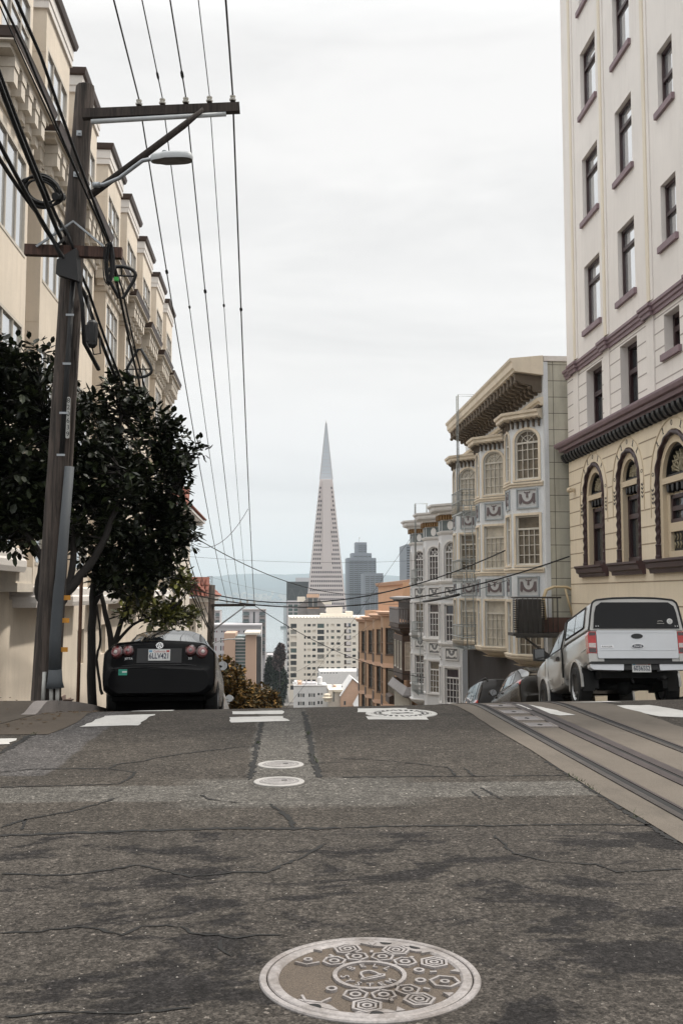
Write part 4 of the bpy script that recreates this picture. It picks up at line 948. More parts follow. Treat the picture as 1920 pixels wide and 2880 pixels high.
# eave: deep soffit, turned brackets, fascia, dentil band below
ev = MB(); ev.mould([(XW, 47.6, 0), (XW, Y0 - .05, 0)], [(0, 9.12), (1.02, 9.24), (1.04, 9.30), (1.10, 9.36), (1.12, 9.56), (1.17, 9.62), (1.19, 9.70), (0, 9.82)]); ev.build('eave', M_TRIMC, bh)
ev = MB(); ev.mould([(XW, Y1 + .3, 0), (XW, Y0 - .0, 0)], [(0, 8.05), (.10, 8.08), (.12, 8.16), (.20, 8.20), (.24, 8.30), (.0, 8.36)]); eb = ev.build('frieze_moulding', M_TRIMC, bh)
dd = MB()
for i in range(72): y = Y0 + .15 + i * .2; dd.box(XW - .17, XW - .01, y, y + .10, 8.02, 8.10)
dd.build('dentil_course', M_SOFF, eb)
br = MB(); br.prism([(0, 8.55), (.26, 8.60), (.36, 8.78), (.70, 8.86), (.94, 8.96), (.97, 9.21), (0, 9.10)], Fr((0, 0, 0), (0, 1, 0)), -.10, .10)
for xx, zz in ((-.92, 8.90), (-.42, 8.74)): br.ball((xx, -.0, zz), .085, 8, 5)
brm = br.mesh('eave_bracket', M_SOFF)
for i in range(24):
    o = sub('eave_bracket', brm, bh); o.location = V((XW - .005, Y0 + .28 + i * .565, 0)) - root_loc(bh)

# ---------------------------------------------------------------- fire escapes
M_FESC = mat('grey_painted_iron', (.34, .36, .355), .55, .2, 5, .3, (.2, .12, .08))
def fire_escape(label, xw, y0, levels, ztop, roofhook, out_=1.05, ln=2.5, grp='fire escapes'):
    t = thing('fire_escape', label, 'fire escape', (xw - out_ / 2, y0 + ln / 2, levels[-1]), grp); x0, x1 = xw - out_, xw - .02
    for z in levels:
        b = MB()
        for i in range(9): y = y0 + ln * i / 8; b.box(x0, x1, y - .02, y + .02, z, z + .03)
        b.box(x0, x0 + .05, y0, y0 + ln, z - .06, z + .02); b.box(x1 - .05, x1, y0, y0 + ln, z - .06, z + .02); b.box(x0 + .3, x0 + .34, y0, y0 + ln, z - .02, z + .032); b.box(x0 + .62, x0 + .66, y0, y0 + ln, z - .02, z + .032)
        b.build('platform', M_FESC, t); b = MB()
        for zz in (.5, .98): b.tube([(x1, y0, z + zz), (x0, y0, z + zz), (x0, y0 + ln, z + zz), (x1, y0 + ln, z + zz)], .022, 5)
        for i in range(13): y = y0 + ln * i / 12; b.tube([(x0, y, z), (x0, y, z + .98)], .012, 4)
        for i in range(5): x = x0 + (x1 - x0) * i / 4; b.tube([(x, y0, z), (x, y0, z + .98)], .012, 4)
        b.build('railing', M_FESC, t)
    for a, c in zip(levels[1:], levels[:-1]):
        b = MB(); yb, yt = y0 + .3, y0 + 1.0
        for dx in (.25, .6): b.tube([(x0 + dx, yb, a + .03), (x0 + dx, yt, c + .4)], .026, 5)
        for i in range(10): f = (i + .5) / 10; b.tube([(x0 + .25, yb + (yt - yb) * f, a + (c + .3 - a) * f), (x0 + .6, yb + (yt - yb) * f, a + (c + .3 - a) * f)], .014, 4)
        b.build('ladder', M_FESC, t)
    b = MB(); zt = ztop + .9
    for dy in (0, .38):
        y = y0 + 1.2 + dy; pts = [(x0 + .1, y, levels[0] + .05), (x0 + .1, y, zt)]
        if roofhook: pts += [(x0 + roofhook, y, zt), (x0 + roofhook, y, ztop)]
        b.tube(pts, .026, 5)
    for i in range(int((ztop - levels[0]) / .33)): z = levels[0] + .3 + i * .33; b.tube([(x0 + .1, y0 + 1.2, z), (x0 + .1, y0 + 1.58, z)], .014, 4)
    b.build('roof_ladder', M_FESC, t); return t
fire_escape('grey iron fire escape on the blue-grey house, its ladder hooked over the eave', XW, 42.75, [5.0, 1.95, -.95], 9.5, 1.0, 1.32, 2.5)

# ================================================================ pale grey house with white trim
M_PGREY = mat('pale_grey_render', (.64, .65, .665), .8, .06, .8, .2, (.33, .32, .31))
M_WHITE = mat('white_trim', (.70, .69, .68), .65, .07, 1.5, .2, (.4, .37, .33))
M_SLATE = mat('slate_frieze', (.13, .16, .165), .7, .15, 4)
M_OCHRE = mat('ochre_bracket', (.26, .155, .065), .7, .2, 4)
M_GLPURP = mat('dim_glass', (.045, .035, .042), .08, .4, 2, spec=.6, coat=.4)
ph = thing('bay_fronted_house', 'pale grey house with white cornices, dark friezes with white ovals and ochre brackets', 'house', (11, 56, -9))
XW3 = 9.05; YA, YB = 48.75, 63.6
w_ = MB(); w_.wall(Fr((XW3, 0, 0), (-1, 0, 0)), -YB, -YA, -5.0, 5.6); w_.wall(Fr((XW3, YB, 0), (0, 1, 0)), -10, 0, -14, 5.6); w_.build('front_wall', M_PGREY, ph)
w_ = MB(); w_.box(XW3 + .01, 19, YA, YB - .01, 5.3, 5.7); w_.build('roof', M_WHITE, ph)
w_ = MB(); w_.wall(Fr((XW3 + .04, 0, 0), (-1, 0, 0)), -YB, -YA, -14, -5.0, [(-51.6, -49.2, -12, -6.2)], .3); w_.build('basement_wall', M_SHAKE, ph)
LV3 = [(2.15, 1.9, .42), (-.95, 1.85, 0), (-4.0, 1.75, 0)]
for k, yb in enumerate((49.0, 54.4, 60.0)):
    P, faces = bay_faces(XW3, yb, .78, .9, 1.0); path = lambda z: [(q.x, q.y, z) for q in P[::-1]]
    bb = MB()
    for i, (F, L) in enumerate(faces):
        ww = .86 if i != 1 else .6; m = (L - ww) / 2; bb.wall(F, 0, L, -4.9, 5.4, [(m, m + ww, z, z + h) + ((a,) if a else ()) for z, h, a in LV3], .10)
    bay = bb.build('bay', M_PGREY, ph)
    for i, (F, L) in enumerate(faces[:2]):
        ww = .86 if i != 1 else .6; m = (L - ww) / 2
        for j, (z, h, a) in enumerate(LV3):
            window(bay, F, m, z, -.10, ww, h, (.28, .52, .76) if i == 0 else (.5,), (.19, .38, .56), .06, .028, .07, M_WHITE, M_GLPURP if (k + j) % 3 else M_GLROOM, arch=a, heavy=.73, fan=4 if a else 0)
            cs = MB()
            if a: cs.strip(arcpts(m + ww / 2, z + h - a, ww / 2 + .06, a + .06, 0, 180, 12), F, .11, .002, .05)
            else: cs.fbox(F, m - .11, m + ww + .11, z + h + .006, z + h + .11, .002, .05)
            cs.fbox(F, m - .11, m - .005, z, z + h - a, .002, .05); cs.fbox(F, m + ww + .005, m + ww + .11, z, z + h - a, .002, .05); cs.fbox(F, m - .12, m + ww + .12, z - .08, z - .004, .002, .08); cs.build('casing', M_WHITE, bay)
        key = ('swag3', i)
        if key not in WCACHE: WCACHE[key] = swag_mesh(ww * 1.0, .62, (M_WHITE, mat('panel_ground_grey', (.20, .205, .21), .7), M_WHITE))
        f, g, q = WCACHE[key]
        for z in (1.2, -1.85): o = place('swag_panel', f, bay, F, (L - ww) / 2, z, .004); sub('ground', g, o); sub('swag', q, o)
        fr_ = MB(); fr_.fbox(F, .06, L - .06, 4.62, 5.12, .002, .03); fz = fr_.build('frieze', M_SLATE, bay)
        ov = MB(); ov.prism([(L / 2 + (.19 if i == 0 else .1) * math.cos(R(q)), 4.87 + .23 * math.sin(R(q))) for q in range(0, 360, 20)], F, .03, .05); ov.build('oval', M_WHITE, fz)
        ob = MB()
        n = 7 if i == 0 else 5
        for j in range(n): a = L * (j + .5) / n; ob.fbox(F, a - .04, a + .04, 5.16, 5.40, .002, .16)
        ob.build('bracket_row', M_OCHRE, bay)
    for z in (4.42, 1.92, -1.2): tr = MB(); tr.mould(path(z), [(0, 0), (.05, .03), (.09, .10), (.11, .17), (0, .2)]); tr.build('ledge', M_WHITE, bay)
    tr = MB(); tr.mould(path(-5.2), [(-.3, -.1), (0, .1), (.05, .2), (.11, .24), (.11, .3), (0, .32)]); tr.build('bay_foot', M_WHITE, bay)
    tr = MB(); tr.mould(path(5.38), [(0, 0), (.14, .04), (.18, .14), (.42, .22), (.46, .30), (.46, .40), (.56, .46), (.58, .55), (0, .6)]); tr.quad(*[(q.x, q.y, 5.97) for q in P]); tr.build('bay_cornice', M_WHITE, bay)
fire_escape('grey iron fire escape on the far bay of the pale grey house', XW3, 57.3, [1.9, -1.2, -4.3], 5.9, .8, 1.0, 2.6)
# ================================================================ right, lower: dark timber house, orange bay-fronted block
M_DWOOD = mat('dark_timber', (.075, .052, .040), .7, .25, 3, .3, (.03, .025, .02))
M_GREYWD = mat('grey_boards', (.27, .255, .255), .8, .15, 3, .4, (.15, .13, .12))
M_ORANGE = mat('orange_stucco', (.60, .36, .22), .85, .08, .7, .25, (.33, .2, .13))
M_TAN = mat('tan_stucco', (.42, .275, .18), .85, .08, .8, .25, (.2, .13, .09))
M_PEACH = mat('peach_cornice', (.58, .38, .27), .8, .08, 1)
M_GLBRN = mat('brown_glass', (.035, .032, .028), .07, .5, 1.2, spec=.6, coat=.4)
th = thing('timber_house', 'dark brown timber house with a grey balcony over an oriel, before the orange block', 'house', (11, 68, -13)); XD = 9.1
w_ = MB(); w_.wall(Fr((XD, 0, 0), (-1, 0, 0)), -72.3, -63.65, -15, -.2); w_.wall(Fr((XD, 72.3, 0), (0, 1, 0)), -10, 0, -15, 1.0); w_.wall(Fr((XD + .3, 0, 0), (-1, 0, 0)), -72.3, -63.65, -.2, 1.0); w_.build('wall', M_ORANGE, th)
w_ = MB(); w_.box(XD - 1.15, XD - .05, 65.6, 70.8, -.75, -.55); w_.mould([(XD, 70.8, -1.35), (XD - 1.0, 70.8, -1.35), (XD - 1.0, 65.6, -1.35), (XD, 65.6, -1.35)], [(-.3, 0), (-.1, .2), (.06, .35), (.06, .5), (.2, .55), (.2, .6), (0, .62)]); w_.build('balcony_floor', M_DWOOD, th)
w_ = MB()
for s in range(30): y = 65.6 + 5.2 * s / 29; w_.box(XD - 1.16, XD - 1.11, y - .05, y + .05, -.5, .42 + .05 * math.sin(s * 1.6))
w_.box(XD - 1.18, XD - 1.09, 65.6, 70.8, .47, .56)
for s in range(7): x = XD - 1.1 + s * .17; w_.box(x - .05, x + .05, 65.58, 65.63, -.5, .42)
w_.box(XD - 1.1, XD, 65.56, 65.65, .47, .56); w_.build('balcony_rail', M_GREYWD, th)
w_ = MB(); w_.mould([(XD, 71, .9), (XD - .55, 71, .9), (XD - .55, 64.4, .9), (XD, 64.4, .9)], [(0, .0), (.25, .05), (.3, .15), (.5, .2), (.52, .32), (0, .4)]); w_.build('roof_cornice', M_GREYWD, th)
w_ = MB(); w_.box(XD - .5, XD, 64.5, 70.9, -.3, .9); w_.build('upper_storey', M_DWOOD, th)
FO = Fr((XD - .9, 0, 0), (-1, 0, 0)); FC = Fr((XD - .9, 65.7, 0), (0, -1, 0))
w_ = MB(); ops = [(-70.5, -69.2, -3.6, -1.7), (-68.8, -67.6, -3.6, -1.7), (-67.2, -66.0, -3.6, -1.7)]; w_.wall(FO, -70.7, -65.7, -4.2, -1.3, ops, .1); w_.wall(FC, 0, .9, -4.2, -1.3, [(.16, .76, -3.6, -1.7)], .1); w_.quad((XD - .9, 65.7, -4.2), (XD - .9, 70.7, -4.2), (XD, 70.7, -4.2), (XD, 65.7, -4.2)); w_.build('oriel', M_DWOOD, th)
for o in ops: window(th, FO, o[0], o[2], -.1, o[1] - o[0], 1.9, (.5,), (), .07, .04, .06, M_WINW, M_GLCURT)
window(th, FC, .16, -3.6, -.1, .6, 1.9, (), (.5,), .07, .04, .06, M_WINW, M_GLCURT)
w_ = MB(); w_.mould([(XD, 72, -5.2), (XD - .8, 72, -5.2), (XD - .8, 64, -5.2), (XD, 64, -5.2)], [(0, 0), (.3, .1), (.32, .2), (0, .7)]); w_.build('lower_eave', M_GREYWD, th)
w_ = MB()
for s in range(16): y = 64.2 + s * .5; w_.box(XD - .7, XD - .6, y, y + .16, -12, -5.2)
w_.box(XD - .58, XD - .5, 64.1, 72, -12, -5.2); w_.build('porch_front', M_WINW, th)
ob = thing('apartment_building', 'orange stucco block with tan canted bays and dark brown windows', 'building', (12, 85, -17)); XO = 9.1
w_ = MB(); w_.wall(Fr((XO, 0, 0), (-1, 0, 0)), -104, -72.4, -24, -.2); w_.wall(Fr((XO - .0, 72.4, 0), (0, -1, 0)), 0, 9, -20, 2.3, [(.9, 1.05, -.9, 1.7), (1.35, 1.5, -.9, 1.7)], .15); w_.build('wall', M_ORANGE, ob)
w_ = MB(); w_.wall(Fr((XO + 1.4, 0, 0), (-1, 0, 0)), -104, -72.4, -.2, 2.3); w_.box(XO + .3, XO + 9, 72.4, 104, -.6, -.2); w_.build('upper_wall', M_ORANGE, ob)
w_ = MB(); w_.mould([(XO + 1.4, 104, 2.2), (XO + 1.4, 72.4, 2.2), (XO + 9, 72.4, 2.2)], [(0, 0), (.2, .05), (.3, .25), (.35, .35), (0, .4)]); w_.build('upper_cornice', M_PEACH, ob)
for i, (x, y) in enumerate(((10.8, 78), (11.6, 80))):
    w_ = MB(); w_.lathe([(.2, 2.4), (.2, 3.2), (.28, 3.2), (.28, 3.35), (.001, 3.4)], (x, y, 0), 10); w_.build('roof_vent', M_PEACH, ob)
for k, yb in enumerate((76.0, 83.0, 90.5, 98)):
    P, faces = bay_faces(XO, yb, .95, 1.1, 1.7); path = lambda z: [(q.x, q.y, z) for q in P[::-1]]
    zz = -.35 * k; lv = [(-3.2 + zz, 2.05), (-6.35 + zz, 2.25), (-9.5 + zz, 2.25), (-12.6 + zz, 2.25)]; bb = MB()
    for i, (F, L) in enumerate(faces):
        ww = .98 if i != 1 else 1.25; m = (L - ww) / 2; bb.wall(F, 0, L, -15 + zz, -.1 + zz, [(m, m + ww, z, z + h) for z, h in lv], .12)
    bay = bb.build('bay', M_TAN, ob)
    for i, (F, L) in enumerate(faces[:2]):
        ww = .98 if i != 1 else 1.25; m = (L - ww) / 2
        for z, h in lv: window(bay, F, m, z, -.12, ww, h, (), (), .08, .04, .07, M_DWOOD, M_GLBRN if (k + int(z)) % 2 else M_GLROOM, heavy=.42)
        for z, h in lv[:3]: w_ = MB(); w_.fbox(F, m, m + ww, z - .75, z - .02, .003, .05) if i == 1 else w_.fbox(F, m, m + ww, z - .06, z - .003, .003, .05); w_.build('spandrel', M_DWOOD, bay)
    for z in (-4.2 + zz, -7.3 + zz, -10.4 + zz): w_ = MB(); w_.mould(path(z), [(0, 0), (.03, 0), (.03, .34), (0, .34)]); w_.build('belt', M_PEACH, bay)
    w_ = MB(); w_.mould(path(-.3 + zz), [(0, 0), (.2, .06), (.22, .18), (.36, .24), (.38, .38), (0, .42)]); w_.quad(*[(q.x, q.y, .11 + zz) for q in P]); w_.build('bay_cornice', M_PEACH, bay)
sh = MB(); sh.prism([(0, 0), (.25, .12), (.9, -.15), (1.0, -.6), (0, -.5)], Fr((8.1, 73.8, -6.0), (0, -1, 0)), -1.2, 1.2); sh.build('door_hood', M_DWOOD, None, label='small dark red hood over a doorway below the orange bays', cat='awning')

# balcony squeezed between the corner building and the blue-grey house
M_OXID = mat('oxide_beam', (.085, .042, .034), .6, .25, 4, .4, (.03, .02, .02))
M_STRAW = mat('straw_rails', (.50, .40, .25), .6, .12, 3)
M_IRONBK = mat('dull_black_iron', (.045, .042, .040), .6, .25, 5)
t = thing('gangway_balcony', 'iron-railed platform on a red-brown beam between the cream corner building and blue-grey house', 'balcony', (9.2, 33.6, -.1))
b = MB(); b.box(8.95, 10.28, 33.62, 33.80, .12, .62); b.build('beam', M_OXID, t)
b = MB(); b.box(7.85, 9.6, 33.0, 33.82, .02, .115); b.box(7.95, 9.4, 33.02, 33.1, -.04, .018); b.build('platform', M_IRONBK, t)
b = MB()
for x in [8.02 + .17 * k for k in range(9)]: b.tube([(x, 33.04, .11), (x, 33.04, 1.30)], .016, 4)
for y in (33.2, 33.4, 33.6): b.tube([(8.0, y, .11), (8.0, y, 1.3)], .014, 4)
b.tube([(8.0, 33.8, 1.30), (8.0, 33.04, 1.30), (9.5, 33.04, 1.30)], .03, 5); b.build('railing', M_IRONBK, t)
b = MB(); b.box(8.12, 8.9, 33.3, 33.75, .12, 1.25)
for k in range(14): z = .2 + k * .075; b.box(8.02, 8.11, 33.28, 33.7, z, z + .035); b.box(8.91, 9.0, 33.28, 33.7, z, z + .035)
b.build('slatted_crate', M_IRONBK, t)
b = MB()
for dy in (0, .28): b.tube([(9.1, 33.55 + dy * .5, .55), (9.05, 33.55 + dy * .5, 1.25), (9.15, 33.55 + dy * .5, 1.55), (9.4, 33.55 + dy * .5, 1.66), (9.85, 33.55 + dy * .5, 1.66), (10.08, 33.55 + dy * .5, 1.55), (10.16, 33.55 + dy * .5, 1.25), (10.18, 33.55 + dy * .5, .62)], .045, 8)
b.tube([(9.78, 33.5, 1.6), (10.02, 33.5, .62)], .035, 6); b.build('hoop_rail', M_STRAW, t)
b = MB(); b.hexa([(8.25, 33.2, -.04), (8.25, 33.36, -.04), (8.25, 33.36, .015), (8.25, 33.2, .015), (9.95, 33.2, -1.35), (9.95, 33.36, -1.35), (9.95, 33.36, -1.19), (9.95, 33.2, -1.19)]); b.build('brace', M_IRONBK, t)
# ================================================================ the city below and the bay
random.seed(11)
M_TW = mat('tower_cream', (.78, .72, .63), .85, .05, .05, .1, (.45, .40, .34), fine=.03, bscale=1)
M_TGREY = mat('tower_greypink', (.46, .44, .45), .85, .06, .05, fine=.03, bscale=1)
M_TDARK = mat('far_window', (.06, .065, .07), .25, .4, .3, spec=.5, fine=0)
M_TMID = mat('far_curtain', (.32, .31, .28), .5, .3, .3, fine=0)
M_TGLASS = mat('far_green_glass', (.12, .17, .16), .2, .4, .2, fine=0)
M_PINK = mat('far_pink_panel', (.30, .16, .17), .7, .2, .3)
def grid_windows(b_root, F, cells, mats, name='window', d=.25):
    for i, (a0, a1, z0, z1) in enumerate(cells):
        key = ('far', round(a1 - a0, 2), round(z1 - z0, 2), mats[i % len(mats)].name)
        if key not in WCACHE:
            q = MB(); w, h = a1 - a0, z1 - z0; q.fbox(ID, 0, w, 0, h, -.02, .05); q.fbox(ID, -.06, 0, 0, h, -.02, .15); q.fbox(ID, w, w + .06, 0, h, -.02, .15); q.fbox(ID, w * .48, w * .54, .001, h - .001, .05, .09); WCACHE[key] = q.mesh(name, mats[i % len(mats)])
        place(name, WCACHE[key], b_root, F, a0, z0, -d)
def block(name, label, cat, x0, x1, y0, y1, z0, z1, m, cells=(), mats=None, side=(), group=None, depth=.3, extra=None):
    t = thing(name, label, cat, ((x0 + x1) / 2, (y0 + y1) / 2, z0), group); b = MB(); F = Fr((0, y0, 0), (0, -1, 0))
    b.wall(F, x0, x1, z0, z1, cells, depth); vis = x0 > 0
    FX = Fr((x0, 0, 0), (-1, 0, 0)) if vis else Fr((x1, 0, 0), (1, 0, 0))
    if vis: b.wall(FX, -y1, -y0, z0, z1, side, depth); b.quad((x1, y0, z0), (x1, y1, z0), (x1, y1, z1), (x1, y0, z1))
    else: b.wall(FX, y0, y1, z0, z1, side, depth); b.quad((x0, y0, z0), (x0, y1, z0), (x0, y1, z1), (x0, y0, z1))
    b.quad((x0, y0, z1), (x1, y0, z1), (x1, y1, z1), (x0, y1, z1)); b.quad((x0, y1, z0), (x1, y1, z0), (x1, y1, z1), (x0, y1, z1)); b.build('wall', m, t)
    if cells: grid_windows(t, F, cells, mats, d=depth)
    if side: grid_windows(t, FX, side, mats, d=depth)
    return t
# --- white apartment tower, 490 m off
K = 490 / 2800; YT = 490
cols = [(817.5, 834, 'big'), (855, 860, 's'), (864, 873.5, 's'), (878, 887.5, 's'), (892, 911, 'big'), (918, 923, 's'), (930, 939, 's'), (946, 956, 's'), (967, 986, 'log'), (990, 999.5, 's'), (1007, 1017, 's'), (1021, 1033, 'big')]
cells = []; logg = []
for r in range(11):
    zc = -13.55 - r * 2.99
    for a, c, ty in cols:
        x0, x1 = (a - 780) * K, (c - 780) * K
        if ty == 's': cells.append((x0, x1, zc - .62, zc + .62))
        elif ty == 'big': cells.append((x0, x1, zc - 1.35, zc + .75))
        else: logg.append((x0, x1, zc - 1.05, zc + .95))
F = Fr((0, YT, 0), (0, -1, 0))
tw = thing('apartment_tower', 'cream apartment tower with a grid of small windows below the white pyramid tower', 'building', (26, 515, -66))
b = MB(); b.wall(F, 5.9, 50, -66, -9.75, cells + logg, .9); FX = Fr((5.9, 0, 0), (-1, 0, 0)); sidec = [(-YT - 3 - 6 * j - 4, -YT - 3 - 6 * j, -15 - r * 2.99, -12.8 - r * 2.99) for r in range(10) for j in range(3)]
b.wall(FX, -545, -YT, -66, -9.75, sidec, 1.2); b.quad((5.9, YT, -9.75), (50, YT, -9.75), (50, 545, -9.75), (5.9, 545, -9.75)); b.quad((50, YT, -66), (50, 545, -66), (50, 545, -9.75), (50, YT, -9.75)); b.build('wall', M_TW, tw)
vis = cells[:100]
grid_windows(tw, F, vis, [M_TDARK, M_TMID, M_TDARK, M_TMID, M_TGLASS, M_TMID, M_TW, M_TDARK], d=.6)
b = MB()
for i, (a0, a1, z0, z1) in enumerate(cells[100:]): b.fbox(F, a0, a1, z0, z1, -.7, -.6)
o = b.build('window_rest', M_TDARK, tw); o.name = 'window'; o['kind'] = 'stuff'
b = MB()
for a0, a1, z0, z1 in logg + []: b.fbox(F, a0, a0 + (a1 - a0) * .32, z0, z1, -.9, -.85); b.fbox(F, a0, a1, z0 - .02, z0 + .35, -.2, .05)
b.build('loggia_front', M_DWOOD, tw)
b = MB()
for a0, a1, z0, z1 in sidec: b.fbox(FX, a0 - .3, a1 + .3, z0 - .3, z0 + .7, .02, .8); b.fbox(FX, a0, a1, z0 + .7, z1, -1.2, -1.1)
b.build('side_balcony', M_TDARK, tw)
b = MB()
for i in range(27): x = 6.2 + i * 1.62; b.box(x, x + .5, YT - .05, YT + .4, -9.74, -9.1)
b.box(5.8, 50, YT - .12, YT - .005, -10.1, -9.75); b.build('parapet', M_TW, tw)
for x0, x1, zt in ((24.8, 32.3, -4.6), (21.6, 36.5, -8.0), (34.6, 37.6, -7.0)):
    b = MB(); y0 = YT + (8 if x1 - x0 < 10 else 6); b.box(x0, x1, y0, y0 + 12, -9.74, zt); b.build('penthouse', M_TW, tw)
# --- concrete tower and glass penthouse just behind it
M_CONCF = mat('board_concrete', (.26, .235, .225), .9, .15, .3, .4, (.15, .13, .12))
K2 = 560 / 2800; ct = thing('concrete_tower', 'brown-grey concrete tower top with two dark louvred openings, behind the cream tower', 'building', (22, 570, -40)); b = MB(); Z = lambda y: 1.4 - (y - 1672) * K2; X = lambda x: (x - 780) * K2
Fk = Fr((0, 560, 0), (0, -1, 0))
b.prism([(X(838), -40), (X(913), -40), (X(913), Z(1702)), (X(896), Z(1684)), (X(862), Z(1684)), (X(843), Z(1700)), (X(838), Z(1700))], Fk, -14, 0); b.build('shaft', M_CONCF, ct)
b = MB(); b.fbox(Fk, X(864), X(893), Z(1737), Z(1668), .01, 3); b.build('lift_head', M_CONCF, ct)
for a, c in ((866, 877), (881, 891)): b = MB(); b.fbox(Fk, X(a), X(c), Z(1706), Z(1682), 3.0, 3.1); b.build('louvre', M_TDARK, ct)
b = MB(); b.fbox(Fk, X(862), X(896), Z(1711), Z(1707), 3.01, 3.6); b.fbox(Fk, X(861), X(896), Z(1680), Z(1671), 3.01, 3.3); b.build('band', M_PEACH, ct)
b = MB(); b.fbox(Fk, X(836), X(858), Z(1692), Z(1678), -6, -.5); b.fbox(Fk, X(893), X(932), Z(1700), Z(1690), -9, -.5); b.build('roof_block', M_TW, ct)
K3 = 620 / 2800; X = lambda x: (x - 780) * K3; Z = lambda y: 1.4 - (y - 1672) * K3
cells = [(X(811 + 15 * i), X(811 + 15 * i + 12), Z(1707.5 + 11 * j), Z(1699.5 + 11 * j)) for i in range(2) for j in range(4)]
block('penthouse_block', 'glazed penthouse floors left of the brown-grey concrete tower', 'building', X(808), X(842), 620, 650, -60, Z(1690), M_TGREY, cells, [M_TGLASS], depth=.4)
# --- white terrace houses in front of the tower
K4 = 370 / 2800; X = lambda x: (x - 780) * K4; Z = lambda y: 1.4 - (y - 1672) * K4
def triple(x, y): return [(X(x + 6.6 * i), X(x + 6.6 * i + 4.6), Z(y + 10), Z(y)) for i in range(3)]
c1 = triple(838.5, 1946) + triple(868, 1946) + triple(838.5, 1968.5) + triple(868, 1968.5) + [(X(893), X(898.5), Z(1951), Z(1945)), (X(902), X(906.5), Z(1951), Z(1945)), (X(893), X(898.5), Z(1976), Z(1967)), (X(902), X(906.5), Z(1976), Z(1967))]
rw = block('terrace_house', 'flat white house with rows of small triple windows below the cream tower', 'house', X(828), X(920), 370, 384, -50, Z(1925), M_WHITE, c1, [M_TDARK, M_TMID, M_TDARK], depth=.35)
b = MB(); b.mould([(X(828), 384, Z(1927)), (X(828), 370, Z(1927)), (X(920), 370, Z(1927))], [(0, 0), (-.0, 0), (.3, .3), (.3, .5), (0, .6)][::1]); b.build('cornice', M_WHITE, rw)
for x0, x1, zt, mm in ((829, 836, 1915, M_WHITE), (839, 849, 1916, M_PEACH), (852, 890, 1919, M_TGREY)): b = MB(); b.box(X(x0), X(x1), 372, 380, Z(1926), Z(zt)); b.build('roof_shed', mm, rw)
t = thing('water_tank', 'white round-topped tank on the roof of the flat white house', 'tank', (X(900), 374, Z(1926))); b = MB(); b.lathe([(.95, 0), (.95, 2.8), (.6, 3.15), (.001, 3.25)], (0, 0, 0), 20); b.build('drum', M_WHITE, t, local=True); b = MB(); b.lathe([(1.0, -.02), (1.0, .35), (.94, .36)], (0, 0, 0), 20); b.build('foot_ring', M_TDARK, t, local=True)
c2 = [(X(932), X(937), Z(1963), Z(1935)), (X(953), X(966), Z(1990), Z(1962)), (X(976), X(983), Z(1975), Z(1963))]
r2 = block('terrace_house', 'cream house with a bracketed cornice right of the flat white house', 'house', X(921), X(985), 362, 384, -50, Z(1931), M_STUC2, c2, [M_TMID, M_TGLASS, M_TDARK], depth=.4)
b = MB(); b.box(X(934), X(983), 361, 362.5, Z(1936), Z(1930))
for i in range(7): x = X(940 + 5.6 * i); b.box(x, x + .35, 361.3, 362, Z(1940), Z(1936) - .01)
b.build('cornice', M_TRIMC, r2); b = MB(); b.lathe([(1.2, 0), (1.3, 1.0), (1.9, 1.2), (1.9, 1.5), (1.3, 1.7), (1.3, 2.6), (.001, 2.9)], (X(917), 362, Z(1962)), 14); b.build('round_bay', M_TRIMC, r2)
def gable(label, x0, x1, yr, ye, d, m, mr):
    t = thing('gabled_house', label, 'house', ((X(x0) + X(x1)) / 2, d, -50)); b = MB(); Fq = Fr((0, d, 0), (0, -1, 0)); xm = x0 + (x1 - x0) * .35
    b.prism([(X(x0), -50), (X(x1), -50), (X(x1), Z(ye)), (X(xm), Z(yr)), (X(x0), Z(ye - 2))], Fq, -16, 0); b.build('wall', m, t)
    for p, q in (((x0 - 2, ye), (xm, yr - 2)), ((xm, yr - 2), (x1 + 3, ye + 2))): b = MB(); b.strip([(X(p[0]), Z(p[1]) + .1), (X(q[0]), Z(q[1]) + .1)], Fq, .22, -16.3, .5); b.build('roof', mr, t)
    b = MB(); b.fbox(Fq, X(x0 + 8), X(x0 + 13), Z(ye + 22), Z(ye + 12), .01, .1); b.build('window', M_TDARK, t)
M_ROOFG = mat('felt_roof', (.30, .25, .24), .9, .2, .4)
gable('pale gabled house with a sagging roof edge below the sign board', 952, 1040, 1900, 1946, 358, M_PEACH, M_WHITE)
gable('cream house with a stepped low roof beside the orange block', 985, 1045, 1928, 1966, 340, M_STUC2, M_WHITE)
block('terrace_house', 'long flat-roofed white house behind the gables, with roof sheds', 'house', X(908), X(1042), 400, 415, -50, Z(1903), M_WHITE, [(X(912 + 9 * i), X(912 + 9 * i + 5), Z(1909), Z(1906.5)) for i in range(6)], [M_TDARK])
random.seed(31)
for host, xa, xb, yy, dd in ((rw, 842, 888, 1917, 376), (r2, 926, 980, 1930, 372)):
    for q in range(7):
        x = X(random.uniform(xa, xb)); b = MB(); h = random.uniform(.4, 1.5); zb = Z(yy + 8) if host is rw else Z(1931)
        y_ = dd + random.uniform(-3, 4)
        if q % 3: b.lathe([(.14, 0), (.14, h), (.22, h), (.22, h + .12), (.001, h + .2)], (x, y_, zb), 8)
        else: b.box(x - .5, x + .5, y_, y_ + .8, zb, zb + h * .7)
        b.build('roof_vent', random.choice((M_TGREY, M_TDARK, M_PEACH)), host)
t = thing('sign_board', 'grey back of a sign board on two posts above the white roofs', 'sign', (X(1010), 352, Z(1930))); b = MB(); Fq = Fr((0, 352, 0), (0, -1, 0)); b.prism([(X(991), Z(1889)), (X(1027), Z(1889)), (X(1027), Z(1874)), (X(991), Z(1867))], Fq, -.2, 0); b.build('board', mat('sign_back_grey', (.36, .36, .37), .7), t)
